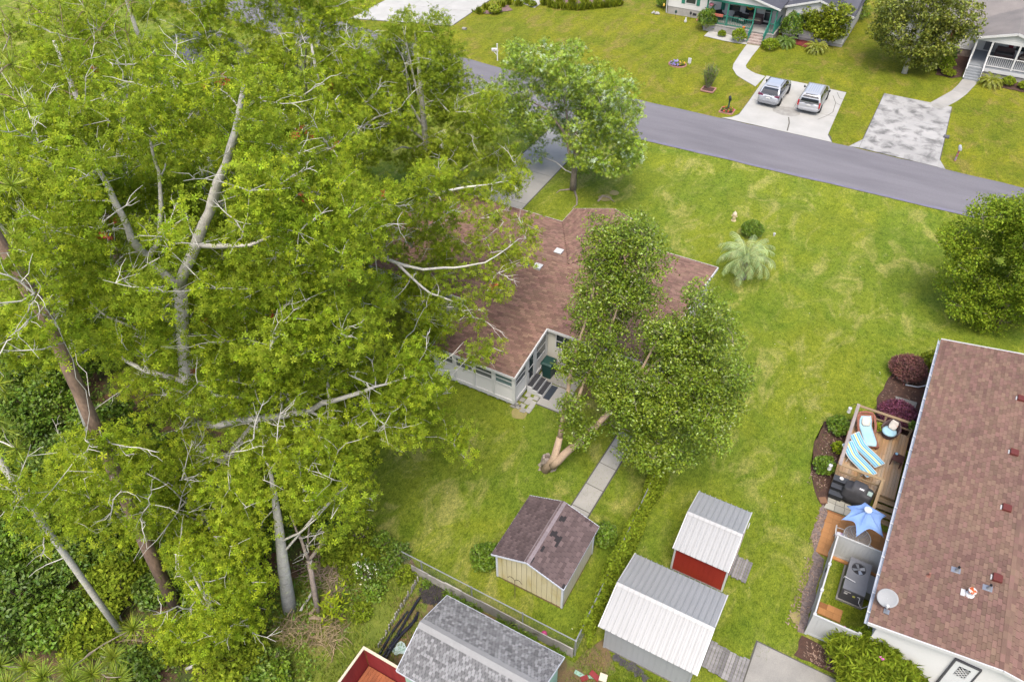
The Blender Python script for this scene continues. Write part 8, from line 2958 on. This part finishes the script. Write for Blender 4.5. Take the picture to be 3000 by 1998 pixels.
c = W(985, 1800)
rs = np.random.RandomState(91)
t = thing('broadleaf_weed', 'bright broad-leaved sapling beside the rough grass', 'plant', (c.x, c.y, 0))
n = 170
a = rs.uniform(0, 2 * PI, n)
el = rs.uniform(-.1, .9, n)
by = np.stack([np.cos(a) * np.cos(el), np.sin(a) * np.cos(el), np.sin(el)], -1)
bx = np.stack([-np.sin(a), np.cos(a), 0 * a], -1)
Pp = np.array([[c.x, c.y, .1]]) + np.stack([rs.normal(size=n) * .28, rs.normal(size=n) * .28, rs.uniform(.1, 1.0, n)], -1)
leaf_obj('foliage', Pp, rs.uniform(.2, .34, n), (np.array([(0, 0, 0), (.14, .45, .04), (0, 1, -.12), (-.14, .45, .04)]), [(0, 1, 2, 3)]), 'leaf_gum_light', t, rs, axes=(bx, by, np.cross(bx, by)), kind='stuff')
mb = MB()
for k in range(8):
    mb.tube([(c.x, c.y, 0), (c.x + rgu.uniform(-.2, .2), c.y + rgu.uniform(-.2, .2), .5), (c.x + rgu.uniform(-.4, .4), c.y + rgu.uniform(-.4, .4), 1.0)], [.018, .014, .006], 4, False)
mb.build('stem', 'bark_greybrown', t)
# mulch chips and pale stones in the beds
rs = np.random.RandomState(95)
q = []
for (x0, x1, y0, y1, n) in ((.9, 1.8, 26.6, 30.9, 260), (3.0, 4.6, 32, 37, 200), (1.75, 2.1, 23.2, 25.5, 220), (2.8, 5.2, 17.9, 18.8, 260), (1.85, 2.5, 19, 22.6, 260)):
    q.append(np.stack([rs.uniform(x0, x1, n), rs.uniform(y0, y1, n), np.full(n, .035)], -1))
q = np.concatenate(q)
o = leaf_obj('mulch_chips', q, rs.uniform(.02, .06, len(q)), (np.array([(-.3, -1, 0), (.3, -1, .1), (.3, 1, .05), (-.3, 1, .12)]), [(0, 1, 2, 3)]), mat('chip', (.34, .25, .19), (.2, .12, .09), scale=20, rough=.9, island=.5, world_co=True), None, rs, .85, kind='stuff')
o['label'] = 'loose mulch chips and pebbles in the beds along the rose-roofed house'
o['category'] = 'mulch'
# surface roots and fallen sticks on the maple's verge
for i, pts in enumerate(([(1680, 552), (1665, 556), (1640, 558), (1630, 566)], [(1682, 556), (1690, 580), (1690, 600), (1675, 612)], [(1752, 590), (1765, 575), (1785, 580), (1800, 592)])):
    o = MB().tube([W(x, y, .03) for x, y in pts], [.09, .07, .05, .02], 6).build('surface_root', 'bark_greybrown', smooth=True)
    tag(o, ('grey surface root running toward the driveway from the maple', 'grey surface root curving to the house from the maple', 'grey surface root ring out on the verge near the maple')[i], 'root')
rs = np.random.RandomState(99)
q = np.stack([rs.uniform(-14, 3, 70), rs.uniform(14, 50, 70), np.full(70, .05)], -1)
o = leaf_obj('fallen_petals', q, rs.uniform(.015, .035, len(q)), OVAL, 'flower_white', None, rs, .9, kind='stuff')
o['label'] = 'small white specks scattered over the lawn'
o['category'] = 'petals'
